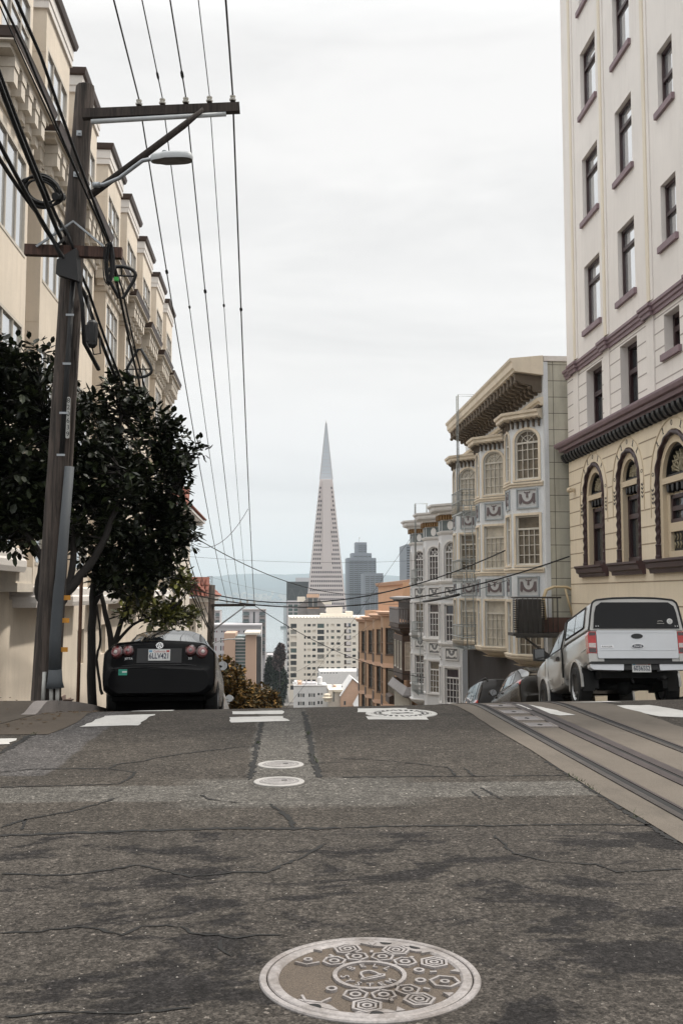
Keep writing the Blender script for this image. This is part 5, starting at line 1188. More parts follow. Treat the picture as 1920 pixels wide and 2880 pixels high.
for x in (999, 1018): b = MB(); b.fbox(Fq, X(x), X(x + 2), Z(1934), Z(1889.1), -.2, -.05); b.build('post', M_WHITE, t)
# --- left of the gap
K5 = 440 / 2800; X = lambda x: (x - 780) * K5; Z = lambda y: 1.4 - (y - 1672) * K5
cells = [(X(x), X(x + 4.2), Z(y + 5), Z(y)) for y in (1772,) for x in (604, 610.5, 625, 631, 645, 651.5, 666, 672, 686, 692)] + [(X(x), X(x + 3.6), Z(y + 13), Z(y)) for y in (1792, 1814, 1836, 1858) for x in (603, 609, 623, 629.5)]
gp = block('office_building', 'grey-pink building with paired slot windows left of the distant street', 'building', X(560), X(736), 440, 480, -62, Z(1757), M_TGREY, cells, [M_TDARK, M_PINK], depth=.35)
b = MB(); b.box(X(560), X(738), 439.4, 440.0, Z(1760), Z(1755)); b.build('parapet', M_TGREY, gp)
K6 = 470 / 2800; X = lambda x: (x - 780) * K6; Z = lambda y: 1.4 - (y - 1672) * K6
def balc_tower(label, x0, x1, yt, n, d, zb=-62):
    t = thing('apartment_tower', label, 'building', ((X(x0) + X(x1)) / 2, d, zb)); b = MB(); b.box(X(x0), X(x1), d, d + 16, zb, Z(yt)); b.build('wall', M_TGREY, t); Fq = Fr((0, d, 0), (0, -1, 0)); W = x1 - x0
    for s0, s1 in ((.02, .30), (.72, .98)):
        for j in range(n):
            z = Z(yt + 6 + 10 * j); b = MB(); a0, a1 = X(x0 + W * s0), X(x0 + W * s1); b.fbox(Fq, a0, a1, z - 1.2, z - .55, .01, 1.3); b.fbox(Fq, a0 + .2, a1 - .2, z - .5, z + .25, .01, .12); b.build('balcony', M_CONCF if j % 2 else M_SLATE, t)
    b = MB(); b.fbox(Fq, X(x0 + W * .46), X(x0 + W * .54), Z(yt + 10 * n), Z(yt + 4), .01, .1); b.build('window_strip', M_TDARK, t)
    b = MB(); b.box(X(x0), X(x1), d - 1.2, d + 16, Z(yt) + .02, Z(yt - 3)); b.build('roof_slab', M_CONCF, t); return t
balc_tower('grey tower with dark corner balconies above the grey-pink building, near the open water', 683, 748, 1716, 12, 470)
balc_tower('grey tower with balconies just left of the second utility pole', 570, 618, 1720, 5, 480)
K7 = 330 / 2800; X = lambda x: (x - 780) * K7; Z = lambda y: 1.4 - (y - 1672) * K7
M_SALM = mat('salmon_render', (.50, .34, .25), .85, .06, .08)
og = thing('office_building', 'salmon building with a tall strip of blue-green glass below the street lamp', 'building', (X(680), 340, -55)); b = MB(); b.box(X(633), X(664), 330, 350, -55, Z(1779)); b.box(X(693), X(722), 328, 350, -55, Z(1783)); b.build('wall', M_SALM, og)
b = MB(); b.box(X(664) + .01, X(693) - .01, 331.5, 348, -55, Z(1788)); b.build('glass_bay', M_TGLASS, og); b = MB(); b.box(X(690), X(732), 326, 351, Z(1782), Z(1776)); b.build('roof_slab', M_STUC2, og)
b = MB()
for i in range(12): z = Z(1795 + 9 * i); b.box(X(664.5), X(692.5), 331.2, 331.49, z, z + .25)
b.build('glazing_bars', M_TGREY, og); b = MB(); b.box(X(722) + .01, X(735), 334, 350, -55, Z(1790)); b.build('side_wing', M_TDARK, og)
K8 = 700 / 2800; X = lambda x: (x - 780) * K8; Z = lambda y: 1.4 - (y - 1672) * K8
M_BTOW = mat('blue_grey_tower', (.17, .19, .22), .5, .1, .05)
block('office_tower', 'slim blue-grey tower edge rising behind the pale grey house', 'building', X(1143), X(1230), 700, 740, -60, Z(1530), M_BTOW, [(X(1145), X(1228), Z(1541 + 7.5 * i), Z(1538 + 7.5 * i)) for i in range(20)], [M_TDARK], depth=.3)
block('white_warehouse', 'small pale block at the far end of the distant street', 'building', (752 - 780) * .28, (780 - 780) * .28, 780, 800, -68, 1.4 - (1838 - 1672) * .28, M_TGREY, [((755 + 5 * i - 780) * .28, (758 + 5 * i - 780) * .28, -48.5, -47.4) for i in range(4)], [M_TDARK])
# --- pyramid tower
M_PYR = mat('pyramid_quartz', (.56, .50, .485), .8, .04, .03, fine=.02, bscale=1)
M_PYRW = mat('pyramid_window', (.055, .042, .05), .3, .35, .06, fine=0)
M_ALU = mat('pyramid_louvre', (.46, .49, .53), .5, .06, .08, metal=.2)
DP = 1085; KP = DP / 2800; xp = (919 - 780) * KP; ZP = lambda y: 1.4 + (DP + 6) * math.tan(R(4.74) + math.atan((1440 - y) / 2800))
ztip = ZP(1180) + 4; hs = lambda z: (ztip - z) * .1017
py = thing('pyramid_tower', 'tall tapering white pyramid skyscraper on the skyline', 'skyscraper', (xp, DP + 27, -66))
zc = ZP(1343)
def frust(b, z0, z1, k=1.0, off=0):
    a, c = hs(z0) * k + off, hs(z1) * k + off; yc = DP + 27
    b.hexa([(xp - a, yc - a, z0), (xp + a, yc - a, z0), (xp + a, yc + a, z0), (xp - a, yc + a, z0), (xp - c, yc - c, z1), (xp + c, yc - c, z1), (xp + c, yc + c, z1), (xp - c, yc + c, z1)])
b = MB(); frust(b, -66, zc); b.build('shaft', M_PYR, py)
b = MB(); frust(b, zc + .01, ztip - 5); b.build('louvred_spire', M_ALU, py)
b = MB(); frust(b, ztip - 4.99, ztip - .5, 1.15); b.build('spire_cap', M_PYR, py)
b = MB()
for i in range(16): z = zc + (ztip - zc) * (i + .5) / 17; a = hs(z) + .12; b.box(xp - a * .9, xp + a * .9, DP + 27 - a, DP + 27 - a + .3, z, z + .5)
for sx in (-1, 1):      # corner ribs
    b.hexa([(xp + sx * hs(zc) - .7, DP + 27 - hs(zc) - .25, zc), (xp + sx * hs(zc) + .5, DP + 27 - hs(zc) - .25, zc), (xp + sx * hs(zc) + .5, DP + 28 - hs(zc), zc), (xp + sx * hs(zc) - .7, DP + 28 - hs(zc), zc), (xp - .4 + sx * .5, DP + 26, ztip - 4), (xp + .3 + sx * .5, DP + 26, ztip - 4), (xp + .3 + sx * .5, DP + 27, ztip - 4), (xp - .4 + sx * .5, DP + 27, ztip - 4)])
b.build('spire_rib', M_TGREY, py)
yw = [1365 + 12.68 * i for i in range(30)]
for i, yy in enumerate(yw):
    z0, z1 = ZP(yy + 6.3), ZP(yy); b = MB(); a0, a1 = hs(z0), hs(z1)
    half = 11.6 * KP
    segs = [(-1, -half), (half, 1)] if yy < 1602 else [(-1, 1)]
    n = max(2, int(2 * a0 / 2.4))
    for face in range(4):
        Mz = Matrix.Rotation(face * math.pi / 2, 4, 'Z')
        for j in range(n):
            u0 = -a0 * .93 + 1.86 * a0 * j / n; u1 = u0 + 1.86 * a0 / n * .66
            if face % 2 == 0 and len(segs) == 2 and u1 > -half - .3 and u0 < half + .3: continue
            P = [V((u0, -a0 - .06, z0)), V((u1, -a0 - .06, z0)), V((u1 * a1 / a0, -a1 - .06, z1)), V((u0 * a1 / a0, -a1 - .06, z1))]
            b.quad(*[Mz @ p + V((xp, DP + 27, 0)) for p in P])
    if b.v: b.build('window_row', M_PYRW, py)
for s_ in (-1, 1):
    b = MB(); zb = ZP(1606); hw = 11.2 * KP; yo = DP + 27 + s_ * hs(zb); yt = DP + 27 + s_ * (hs(zc) + .0)
    y0, y1 = sorted((yo + s_ * .4, DP + 27)); b.box(xp - hw, xp + hw, y0, y1, zb, zc - 2); b.build('lift_wing', M_PYR, py)
# --- dark braced block, grey stepped tower and its neighbour
K9 = 1300 / 2800; X = lambda x: (x - 780) * K9; Z = lambda y: 1.4 - (y - 1672) * K9
M_BLK = mat('black_steel', (.022, .027, .030), .4, .2, .1)
dk = thing('office_building', 'dark block with diagonal bracing left of the pyramid tower', 'building', (X(840), 1320, -70)); b = MB(); b.box(X(806), X(885), 1300, 1345, -70, Z(1636)); b.build('curtain_wall', M_BLK, dk); b = MB(); Fq = Fr((0, 1300, 0), (0, -1, 0))
M_BRC = mat('brace_steel', (.05, .058, .062), .5)
for i in range(3): x0, x1 = 808 + 25 * i, 833 + 25 * i; b.strip([(X(x0), Z(1690)), (X((x0 + x1) / 2), Z(1656))], Fq, 1.2, .05, .5); b.strip([(X((x0 + x1) / 2), Z(1656)), (X(x1), Z(1690))], Fq, 1.2, .05, .6)
for y in (1640, 1656, 1673): b.fbox(Fq, X(806), X(885), Z(y) - .3, Z(y) + .3, .04, .45)
b.build('bracing', M_BRC, dk)
K10 = 1700 / 2800; block('office_building', 'low pinkish block peeping over the dark braced block', 'building', (831 - 780) * K10, (885 - 780) * K10, 1690, 1720, -72, 1.4 + 47 * K10, M_TGREY)
K11 = .5; X = lambda x: (x - 780) * K11; Z = lambda y: 1.4 - (y - 1672) * K11; YG = 1400
M_GT = mat('grey_granite_tower', (.20, .22, .25), .6, .06, .04, fine=.03, bscale=1)
M_GTW = mat('grey_tower_window', (.035, .04, .048), .3, .3, .05, fine=0)
gt = thing('office_tower', 'grey stepped office tower with a small flag, right of the pyramid tower', 'skyscraper', (X(1016), 1420, -70))
def gt_tier(x0, x1, yt, yb, d0, d1, cols, fy=5.7):
    b = MB(); b.box(X(x0), X(x1), YG + d0, YG + d1, Z(yb), Z(yt)); b.build('tier', M_GT, gt); Fq = Fr((0, YG + d0, 0), (0, -1, 0))
    n = int((yb - yt - 8) / fy)
    for j in range(n):
        q = MB(); z = Z(yt + 8 + fy * j)
        for a0, a1 in cols:
            k = max(2, int((a1 - a0) / 2.4))
            for i in range(k): u = a0 + (a1 - a0) * i / k; q.fbox(Fq, X(u), X(u + (a1 - a0) / k * .72), z - 1.5, z, .01, .12)
        q.build('window_row', M_GTW, gt)
    for a0, a1 in cols: q = MB(); q.fbox(Fq, X(a1) + .05, X(a1) + .55, Z(yb), Z(yt + 6), .01, .2); q.build('groove', M_GTW, gt)
gt_tier(975, 1057, 1569, 1990, 0, 40, [(982, 992), (995, 1006), (1009, 1019), (1022, 1032), (1036, 1044), (1048, 1056)])
gt_tier(988, 1045, 1555, 1568.9, 4, 36, [(995, 1005), (1009, 1019), (1022, 1032), (1036, 1044)])
gt_tier(1000, 1032, 1524, 1554.9, 8, 30, [(1009, 1018), (1022, 1031)])
b = MB(); b.tube([(X(1011), YG + 12, Z(1523)), (X(1011), YG + 12, Z(1509))], .25, 5); b.build('flagpole', M_TGREY, gt); b = MB(); b.fbox(Fr((0, YG + 12, 0), (0, -1, 0)), X(1011) + .3, X(1014), Z(1514), Z(1509), -.05, .05); b.build('flag', M_WHITE, gt)
g2 = gt; gt = thing('office_tower', 'lower plain-topped grey tower in front of the grey stepped tower', 'skyscraper', (X(1048), 1340, -70)); YG = 1330; K11 = 1330 / 2800
gt_tier(1021, 1077, 1612, 1990, 0, 40, [(1027, 1037), (1041, 1051), (1055, 1064), (1067, 1076)])
# --- bay, far shore, hills, bridge
def water_mat():
    t = NT('bay_water'); c = t.coord(world=True); t.set(Base_Color=(.20, .22, .225), Roughness=.12, Specular_IOR_Level=.6); t.bump(t.noise(t.coord((1, .4, 1), True), .02, 5, .6), .35, 2.0); return t.m
b = MB(); b.quad((-9000, 900, -73.5), (12000, 900, -73.5), (12000, 9000, -73.5), (-9000, 9000, -73.5)); b.build('water', water_mat(), local=True, kind='structure')
M_HILL = mat('wooded_hill', (.022, .060, .085), .95, .3, .002, fine=.25, bscale=.02)
ridge = [(-6000, 150), (-1400, 205), (-900, 214), (-750, 222), (-520, 246), (-300, 256), (-60, 243), (100, 236), (260, 252), (500, 262), (900, 255), (1600, 230), (6000, 140)]
def rz(x):
    for (a, p), (c, q) in zip(ridge, ridge[1:]):
        if a <= x <= c: f = (x - a) / (c - a); f = f * f * (3 - 2 * f); return p + (q - p) * f
    return 140
b = MB(); xs = [-6000 + 100 * i for i in range(121)]; ys = [7600 + 150 * j for j in range(34)]
def hz(x, y):
    f = (y - 7600) / 4400; s = max(0, min(1, f)); n = math.sin(x * .004 + y * .003) * math.sin(x * .0021 - y * .0017) + .5 * math.sin(x * .011 + 1.3) * math.sin(y * .009)
    return -73 + (rz(x) + 73) * (s ** 1.25) * (1 if f < 1 else max(.5, 1.3 - .3 * f)) + 14 * n * s * (1 - .6 * s)
vs = [(x, y, hz(x, y)) for y in ys for x in xs]; nx = len(xs)
b.add(vs, [(j * nx + i, j * nx + i + 1, (j + 1) * nx + i + 1, (j + 1) * nx + i) for j in range(len(ys) - 1) for i in range(nx - 1)], True); b.build('hills', M_HILL, local=True, kind='structure')
M_FARCITY = mat('far_shore_buildings', (.50, .49, .47), .9, .3, .01)
b = MB()
for i in range(420):
    y = random.uniform(7620, 9000); x = random.uniform(-1100, 1500); s = random.uniform(8, 30); h = random.uniform(6, 20) * (3 if random.random() < .06 else 1); z = hz(x, y); b.box(x, x + s * 1.4, y, y + s, z - 4, z + h)
b.build('far_shore_town', M_FARCITY, local=True, kind='stuff')
M_STEEL = mat('bridge_steel', (.27, .30, .32), .6, .1, .02)
M_PIER = mat('bridge_pier', (.34, .36, .37), .85, .1, .02)
DB = 2250; KB = DB / 2800; br_ = thing('suspension_bridge', 'grey double-deck truss bridge with a tall braced tower across the bay', 'bridge', (-150, DB, -73)); zd = 1.4 - (1702 - 1672) * KB; zu = 1.4 - (1694 - 1672) * KB
b = MB(); b.box(-900, 400, DB - 8, DB + 8, zd, zd + 1.4); b.box(-900, 400, DB - 8, DB + 8, zu - 1.2, zu); b.build('deck', M_STEEL, br_)
b = MB()
for i in range(130): x = -900 + 10 * i; b.hexa([(x, DB - 9, zd + 1.4), (x + .8, DB - 9, zd + 1.4), (x + .8, DB - 8.01, zd + 1.4), (x, DB - 8.01, zd + 1.4)] + [(p + (5 if i % 2 else -5) * 0 + 9, q, zu - 1.2) for p, q in ((x, DB - 9), (x + .8, DB - 9), (x + .8, DB - 8.01), (x, DB - 8.01))]); b.box(x, x + .7, DB - 9.2, DB - 8.02, zd + 1.41, zu - 1.21)
b.build('truss', M_STEEL, br_)
b = MB(); zt = 1.4 + 51 * KB; xa, xb = (586.5 - 780) * KB, (601 - 780) * KB
for x in (xa, xb - 2.2): b.box(x, x + 2.2, DB - 12, DB - 9.5, -73.4, zt)
for j in range(5):
    z0 = zu + 4 + (zt - zu - 4) * j / 5; z1 = zu + 4 + (zt - zu - 4) * (j + 1) / 5
    for s in (0, 1): b.strip([(xa + 1, z0), (xb - 1, z1)] if s else [(xa + 1, z1), (xb - 1, z0)], Fr((0, DB - 11, 0), (0, -1, 0)), 1.3, -.3 - .4 * s, .3 - .1 * s)
    b.box(xa + 2.21, xb - 2.21, DB - 11.6, DB - 10.2, z1 - 1.2, z1)
b.build('tower', M_STEEL, br_)
b = MB(); zt = zt - 1
for s in (-1, 1):
    pts = [((xa + xb) / 2 + s * 350 * f, DB - 11, zu + 3 + (zt - zu - 3) * (1 - f) ** 2) for f in [k / 16 for k in range(17)]]; b.tube(pts, .5, 5)
b.build('cable', M_STEEL, br_)
b = MB(); b.box((797.5 - 780) * KB, (805 - 780) * KB, DB - 10, DB + 10, -73.4, zd - .02); b.build('pier', M_PIER, br_)
b = MB(); b.box((789 - 780) * KB, (804 - 780) * KB, DB - 18, DB - 10.1, -73.45, -69); b.build('fender', M_SLATE, br_)
# ================================================================ vehicles
def paint(name, col, rough=.22, metal=.0, fleck=.04, coat=.7, spec=.4):
    t = NT(name); c = t.coord(); b = t.mix(1.0, tuple(col), t.ramp(t.noise(c, 2.1, 5, .6), (.3, 1 - fleck), (.7, 1 + fleck)), 'MULTIPLY')
    t.set(Base_Color=b, Roughness=rough, Metallic=metal, Coat_Weight=coat, Specular_IOR_Level=spec, Coat_Roughness=.04); t.bump(t.noise(c, 3.0, 2), .015, .02); return t.m
M_BLACKP = paint('black_car_paint', (.004, .004, .0045), .20, coat=.10, spec=.05); M_DARKP = paint('dark_olive_paint', (.020, .017, .014), .22, .1, coat=.18, spec=.12); M_SUVP = paint('dark_bronze_paint', (.012, .010, .009), .22, .1, coat=.18, spec=.12)
M_SILVP = paint('silver_paint_shaded', (.44, .43, .41), .3, .2); M_TGATE = paint('silver_paint_lit', (.56, .575, .60), .32, .12); M_WHITEP = paint('white_car_paint', (.55, .54, .52), .3)  # pickup's silver twice: body darkened as if shaded, tailgate paler as if lit
M_CARGL = glass('car_glass', (.012, .014, .016), .02, 0, 1.0, .004, 2.1, .1); M_TINT = glass('tinted_glass', (.004, .004, .005), .06, 0, .35, .004, 1.45, .1); M_CAPGL = glass('canopy_side_glass', (.45, .46, .47), .05, .6, .5, .004, var=.05)
M_RUB = mat('black_rubber', (.013, .013, .013), .8, .2, 6); M_PLAST = mat('black_plastic', (.014, .014, .015), .6, .15, 6); M_VOID = mat('underbody_shade_black', (.004, .004, .004), .95, .1, 5, spec=.05); M_CHROME = mat('chrome', (.62, .62, .62), .16, .03, 3, metal=1, fine=0); M_ALLOY = mat('alloy_wheel', (.34, .34, .34), .35, .1, 6, metal=.8)
M_REDB = mat('bright_red_lens', (.42, .012, .012), .15, .15, 12, coat=.6); M_RED = mat('red_lens', (.13, .006, .008), .12, .15, 12, spec=.7, coat=1); M_REDD = mat('dark_red_lens', (.030, .003, .004), .12, .2, 12, coat=1); M_LENS = mat('clear_lens', (.50, .44, .42), .12, .1, 20, coat=1)
M_PLATE = mat('plate_white', (.56, .56, .55), .5, .04, 8); M_INK = mat('plate_blue_ink', (.02, .025, .05), .6, .05, 8); M_SCRIPT = mat('plate_red_script', (.35, .06, .05), .6, .05, 8); M_SKYB = mat('plate_blue_tint', (.12, .28, .42), .6, .05, 8); M_GREEN = mat('green_sticker', (.01, .22, .15), .5, .05, 8)
def cr(p0, p1, p2, p3, f): return .5 * ((2 * p1) + (-p0 + p2) * f + (2 * p0 - 5 * p1 + 4 * p2 - p3) * f * f + (-p0 + 3 * p1 - 3 * p2 + p3) * f ** 3)
class Loft:
    """body skin through cross-sections: S(y, t) with t running from the floor centre, round the flank, to the roof centre"""
    def __init__(s, secs): s.s = secs; s.n = len(secs[0][1])
    def sec(s, y):
        S = s.s; i = 0
        while i < len(S) - 2 and y > S[i + 1][0]: i += 1
        f = (y - S[i][0]) / (S[i + 1][0] - S[i][0]); f = max(0, min(1, f)); a, b, c, d = S[max(0, i - 1)][1], S[i][1], S[i + 1][1], S[min(len(S) - 1, i + 2)][1]
        f2 = f; out = []
        for q in range(s.n): out.append(tuple(.35 * cr(a[q][k], b[q][k], c[q][k], d[q][k], f2) + .65 * (b[q][k] + (c[q][k] - b[q][k]) * f2) for k in (0, 1)))
        return out
    def S(s, y, t, off=0.):
        P = s.sec(y); i = max(0, min(s.n - 2, int(t))); f = t - i; a, b, c, d = P[max(0, i - 1)], P[i], P[i + 1], P[min(s.n - 1, i + 2)]
        x, z = (.4 * cr(a[k], b[k], c[k], d[k], f) + .6 * (b[k] + (c[k] - b[k]) * f) for k in (0, 1))
        if off:
            e = .03; A = V(s.S(y, min(t + .05, s.n - 1))) - V(s.S(y, max(0, t - .05))); Bv = V(s.S(y + e, t)) - V(s.S(y - e, t)); n = Bv.cross(A); n = n.normalized() if n.length > 1e-7 else V((0, 0, 1))
            if n.x < 0 and t < s.n - 2: n = -n
            if t >= s.n - 2 and n.z < 0: n = -n
            return tuple(V((x, y, z)) + n * off)
        return (x, y, z)
    def body(s, b, ny=6, nt=3):
        Y = []
        for i in range(len(s.s) - 1): Y += [s.s[i][0] + (s.s[i + 1][0] - s.s[i][0]) * k / ny for k in range(ny)]
        Y.append(s.s[-1][0]); T = [k / nt for k in range((s.n - 1) * nt + 1)]
        rows = [[s.S(y, t) for t in T] + [(-p[0], p[1], p[2]) for p in [s.S(y, t) for t in T[-2:0:-1]]] for y in Y]
        m = len(rows[0]); b.add([p for r in rows for p in r], [(j * m + i, (j + 1) * m + i, (j + 1) * m + (i + 1) % m, j * m + (i + 1) % m) for j in range(len(rows) - 1) for i in range(m)], True)
        n = len(b.v) - len(rows) * m; b.f += [tuple(n + i for i in range(m)), tuple(n + (len(rows) - 1) * m + i for i in range(m - 1, -1, -1))]; b.m += [b.mi] * 2; b.s += [False] * 2
    def patch(s, b, c, off, sides=(1, -1), nu=8, nv=6):
        """c: four (y, t) corners"""
        for sg in sides:
            vs = []
            for i in range(nu + 1):
                for j in range(nv + 1):
                    u, v = i / nu, j / nv; y = (c[0][0] * (1 - u) + c[1][0] * u) * (1 - v) + (c[3][0] * (1 - u) + c[2][0] * u) * v; t = (c[0][1] * (1 - u) + c[1][1] * u) * (1 - v) + (c[3][1] * (1 - u) + c[2][1] * u) * v
                    p = s.S(y, t, off); vs.append((p[0] * sg, p[1], p[2]))
            fs = [(i * (nv + 1) + j, (i + 1) * (nv + 1) + j, (i + 1) * (nv + 1) + j + 1, i * (nv + 1) + j + 1) for i in range(nu) for j in range(nv)]
            b.add(vs, fs if sg > 0 else [tuple(reversed(f)) for f in fs], True)
    def line(s, b, pts, r, sides=(1, -1), off=.004):
        for sg in sides: P = [s.S(y, t, off) for y, t in pts]; b.tube([(p[0] * sg, p[1], p[2]) for p in P], r, 5)
    def fullpatch(s, b, y0, y1, t0, t1, off, nu=8, nv=8, inset=0):
        """across the roof centre, both halves (rear window, windscreen)"""
        vs = []
        for i in range(nu + 1):
            u = i / nu; y = y0 + (y1 - y0) * u; ta = t0 + (t1 - t0) * u; n = s.n - 1
            row = [s.S(y, ta + (n - ta) * j / nv, off) for j in range(nv + 1)]; row = [(p[0], p[1], p[2]) for p in row] + [(-p[0], p[1], p[2]) for p in row[-2::-1]]; vs += row
        m = 2 * nv + 1; b.add(vs, [(i * m + j, i * m + j + 1, (i + 1) * m + j + 1, (i + 1) * m + j) for i in range(nu) for j in range(m - 1)], True)
def sec(y, w, zb, zm, zbelt, wb, ztop, wt, zs=None):
    zs = zs if zs is not None else zbelt + .02
    return (y, [(0, zb), (w * .8, zb), (w * .97, zb + .09), (w, zm), (w * .985, zbelt - .10), (wb, zbelt), (wb + (wt - wb) * .5, zbelt + (ztop - zbelt) * .52), (wt, ztop - .07 if ztop - zbelt > .15 else ztop - .02), (wt * .62, ztop), (0, ztop + .018)])
def wheel(parent, x, y, r=.33, wd=.21, rim=True):
    o = bpy.data.objects.new('wheel', WHEEL[(r, wd)][0]); COL.objects.link(o); o.parent = parent; o.location = (x, y, r); o.rotation_euler = (0, 0, 0 if x > 0 else math.pi)
    sub('rim', WHEEL[(r, wd)][1], o); return o
WHEEL = {}
def make_wheel(r, wd):
    b = MB(); b.lathe([(r * .64, -wd / 2), (r * .93, -wd / 2), (r, -wd / 2 + .03), (r, wd / 2 - .03), (r * .93, wd / 2), (r * .64, wd / 2)], n=32, axis='X', smooth=False); me = b.mesh('wheel', M_RUB)
    b = MB(); b.lathe([(.001, wd * .22), (r * .16, wd * .26), (r * .2, wd * .2)], n=20, axis='X'); b.lathe([(r * .58, wd * .30), (r * .64, wd * .47), (r * .66, wd * .40), (r * .60, -wd * .4)], n=32, axis='X')
    for k in range(5):
        a = 2 * math.pi * k / 5
        for da in (-.16, .16):
            P = [V((wd * .2, r * .16 * math.cos(a + da * .6), r * .16 * math.sin(a + da * .6))), V((wd * .30, r * .62 * math.cos(a + da), r * .62 * math.sin(a + da)))]; b.tube(P, [r * .07, r * .055], 6)
    b.lathe([(.001, -.02), (r * .6, -.02), (r * .6, -.03), (.001, -.03)], n=20, axis='X'); WHEEL[(r, wd)] = (me, b.mesh('rim', M_ALLOY))
for q in ((.33, .21), (.37, .25), (.35, .22)): make_wheel(*q)
def on_slope(name, label, x, y, wb, ro, yaw=0., group=None):
    """a vehicle whose rear bumper is at y, its wheels on the street"""
    ya, yb = y + ro, y + ro + wb; za, zb = gz(x, ya), gz(x, yb); p = math.atan2(zb - za, yb - ya)
    return thing(name, label, 'car' if name != 'pickup_truck' else 'pickup', (x, y, za - math.tan(p) * ro), group, (p, 0, yaw))
def plate(parent, text, x, y, z, w=.31, h=.155, tilt=0):
    F = Fr((x, y, z), V((0, -1, math.tan(tilt))), (0, math.tan(tilt), 1)); b = MB(); b.fbox(F, -w / 2, w / 2, -h / 2, h / 2, 0, .006); b.fbox(F, -w / 2 - .008, w / 2 + .008, -h / 2 - .008, h / 2 + .008, -.006, .003); p = b.build('licence_plate', M_PLATE, parent, local=True)
    def put(nm, body, sz, a, bb, m, sx=1): me = text_mesh(nm, body, sz, .001, m, sx=sx, bold=.022 if nm == 'number' else .0); o = sub(nm, me, p); M = F.mat(); M.translation = F(a, bb, .0075); o.matrix_local = M
    put('number', text, h * .74, 0, -h * .13, M_INK, .74); put('script', 'California', h * .29, 0, h * .33, M_SCRIPT)
    b = MB(); b.fbox(F, -w / 2 + .004, -w / 2 + .05, h * .26, h / 2 - .006, .006, .0068); b.build('corner_tab', M_SKYB, p, local=True)
    b = MB(); b.fbox(F, w / 2 - .05, w / 2 - .004, h * .26, h / 2 - .006, .006, .0068); b.build('corner_tab', M_SCRIPT, p, local=True); return p
def disc(b, F, cx, cz, r, c0, c1, n=20, dome=0):
    b.add([F(cx + rr_ * math.cos(2 * math.pi * k / n), cz + rr_ * math.sin(2 * math.pi * k / n), cc) for rr_, cc in ((r, c0), (r, c1), (r * .7, c1 + dome * .7), (.001, c1 + dome)) for k in range(n)], [(q * n + k, q * n + (k + 1) % n, (q + 1) * n + (k + 1) % n, (q + 1) * n + k) for q in range(3) for k in range(n)], True)

def sedan_loft(W=.88, T=1.50):
    return Loft([sec(-.075, W * .86, .28, .47, .60, W * .80, .63, W * .72), sec(-.035, W * .95, .25, .49, .665, W * .89, .695, W * .74), sec(.01, W * .965, .25, .54, .93, W * .86, 1.005, W * .72), sec(.05, W * .975, .24, .56, .985, W * .86, 1.07, W * .72), sec(.14, W * .98, .24, .57, 1.0, W * .87, 1.09, W * .73), sec(.40, W * .99, .23, .60, .995, W * .90, 1.10, W * .72), sec(.88, W, .22, .62, .99, W * .92, 1.11, W * .68),
                 sec(1.30, W, .21, .62, .965, W * .92, 1.345, W * .62), sec(1.62, W, .20, .62, .96, W * .92, 1.465, W * .62), sec(2.2, W, .20, .62, .95, W * .92, T, W * .62), sec(2.75, W, .20, .62, .935, W * .92, 1.475, W * .61), sec(3.15, W, .2, .62, .92, W * .92, 1.29, W * .60), sec(3.62, W, .22, .60, .90, W * .90, .985, W * .66), sec(4.15, W * .97, .24, .56, .82, W * .84, .90, W * .60), sec(4.45, W * .86, .28, .52, .70, W * .72, .76, W * .5), sec(4.54, W * .66, .34, .5, .6, W * .5, .64, W * .4)])
def sedan(label, x, y, yaw, pm, hero, group=None):
    t = on_slope('sedan', label, x, y, 2.58, .98, yaw, group); L = sedan_loft(); b = MB(); L.body(b); b.build('body', pm, t, local=True)
    b = MB(); L.fullpatch(b, .93, 1.60, 7.0, 7.15, .006); b.build('rear_window', M_CARGL, t, local=True)
    b = MB(); L.fullpatch(b, 2.80, 3.58, 7.1, 7.0, .006); b.build('windscreen', M_CARGL, t, local=True)
    for c in (((1.42, 5.25), (2.18, 5.25), (2.18, 6.95), (1.78, 6.9)), ((2.24, 5.25), (3.30, 5.25), (2.86, 6.85), (2.24, 6.95)), ((1.12, 5.28), (1.38, 5.27), (1.70, 6.7), (1.50, 6.5))):
        for sg in (1, -1): b = MB(); L.patch(b, c, .006, (sg,)); b.build('side_window', M_CARGL, t, local=True)
    b = MB(); L.line(b, [(.9 + .1 * k, 7.05) for k in range(8)], .010); L.line(b, [(1.08, 5.2), (2.2, 5.2), (3.32, 5.2)], .009); b.build('window_seal', M_PLAST, t, local=True)
    b = MB(); b.box(-.70, .70, .05, 3.8, .17, .23); b.box(-.66, .66, .25, .3, .0, .22); b.build('underbody', M_VOID, t, local=True)  # floor, plus a black sheet to the road standing in for shade beneath
    for sx in (-.77, .77):
        for yy in (.98, 3.56): wheel(t, sx, yy)
    for sg in (1, -1):
        for yy in (1.95, 2.75): b = MB(); p = L.S(yy, 4.3, .01); b.tube([(p[0] * sg, yy - .1, p[2]), (p[0] * sg + .025 * sg, yy, p[2]), (p[0] * sg, yy + .1, p[2])], .014, 5); b.build('door_handle', pm, t, local=True)
        b = MB(); p = L.S(3.16, 5.3); b.ball((p[0] * sg + .10 * sg, 3.12, p[2] + .05), .11, 12, 8, (1.0, .75, .72)); b.tube([(p[0] * sg, 3.18, p[2] - .0), (p[0] * sg + .06 * sg, 3.14, p[2] + .03)], .03, 6); m = b.build('wing_mirror', pm, t, local=True)
        b = MB(); b.lathe([(.001, 0), (.085, 0)], (p[0] * sg + .10 * sg, 3.12 - .088, p[2] + .05), 14, 'Y'); b.build('mirror_glass', M_CARGL, m, local=True)
    return t, L
t, L = sedan('glossy black sedan parked nose-down by the left kerb, seen square from behind', -1.80, 15.45, R(1.2), M_BLACKP, True)
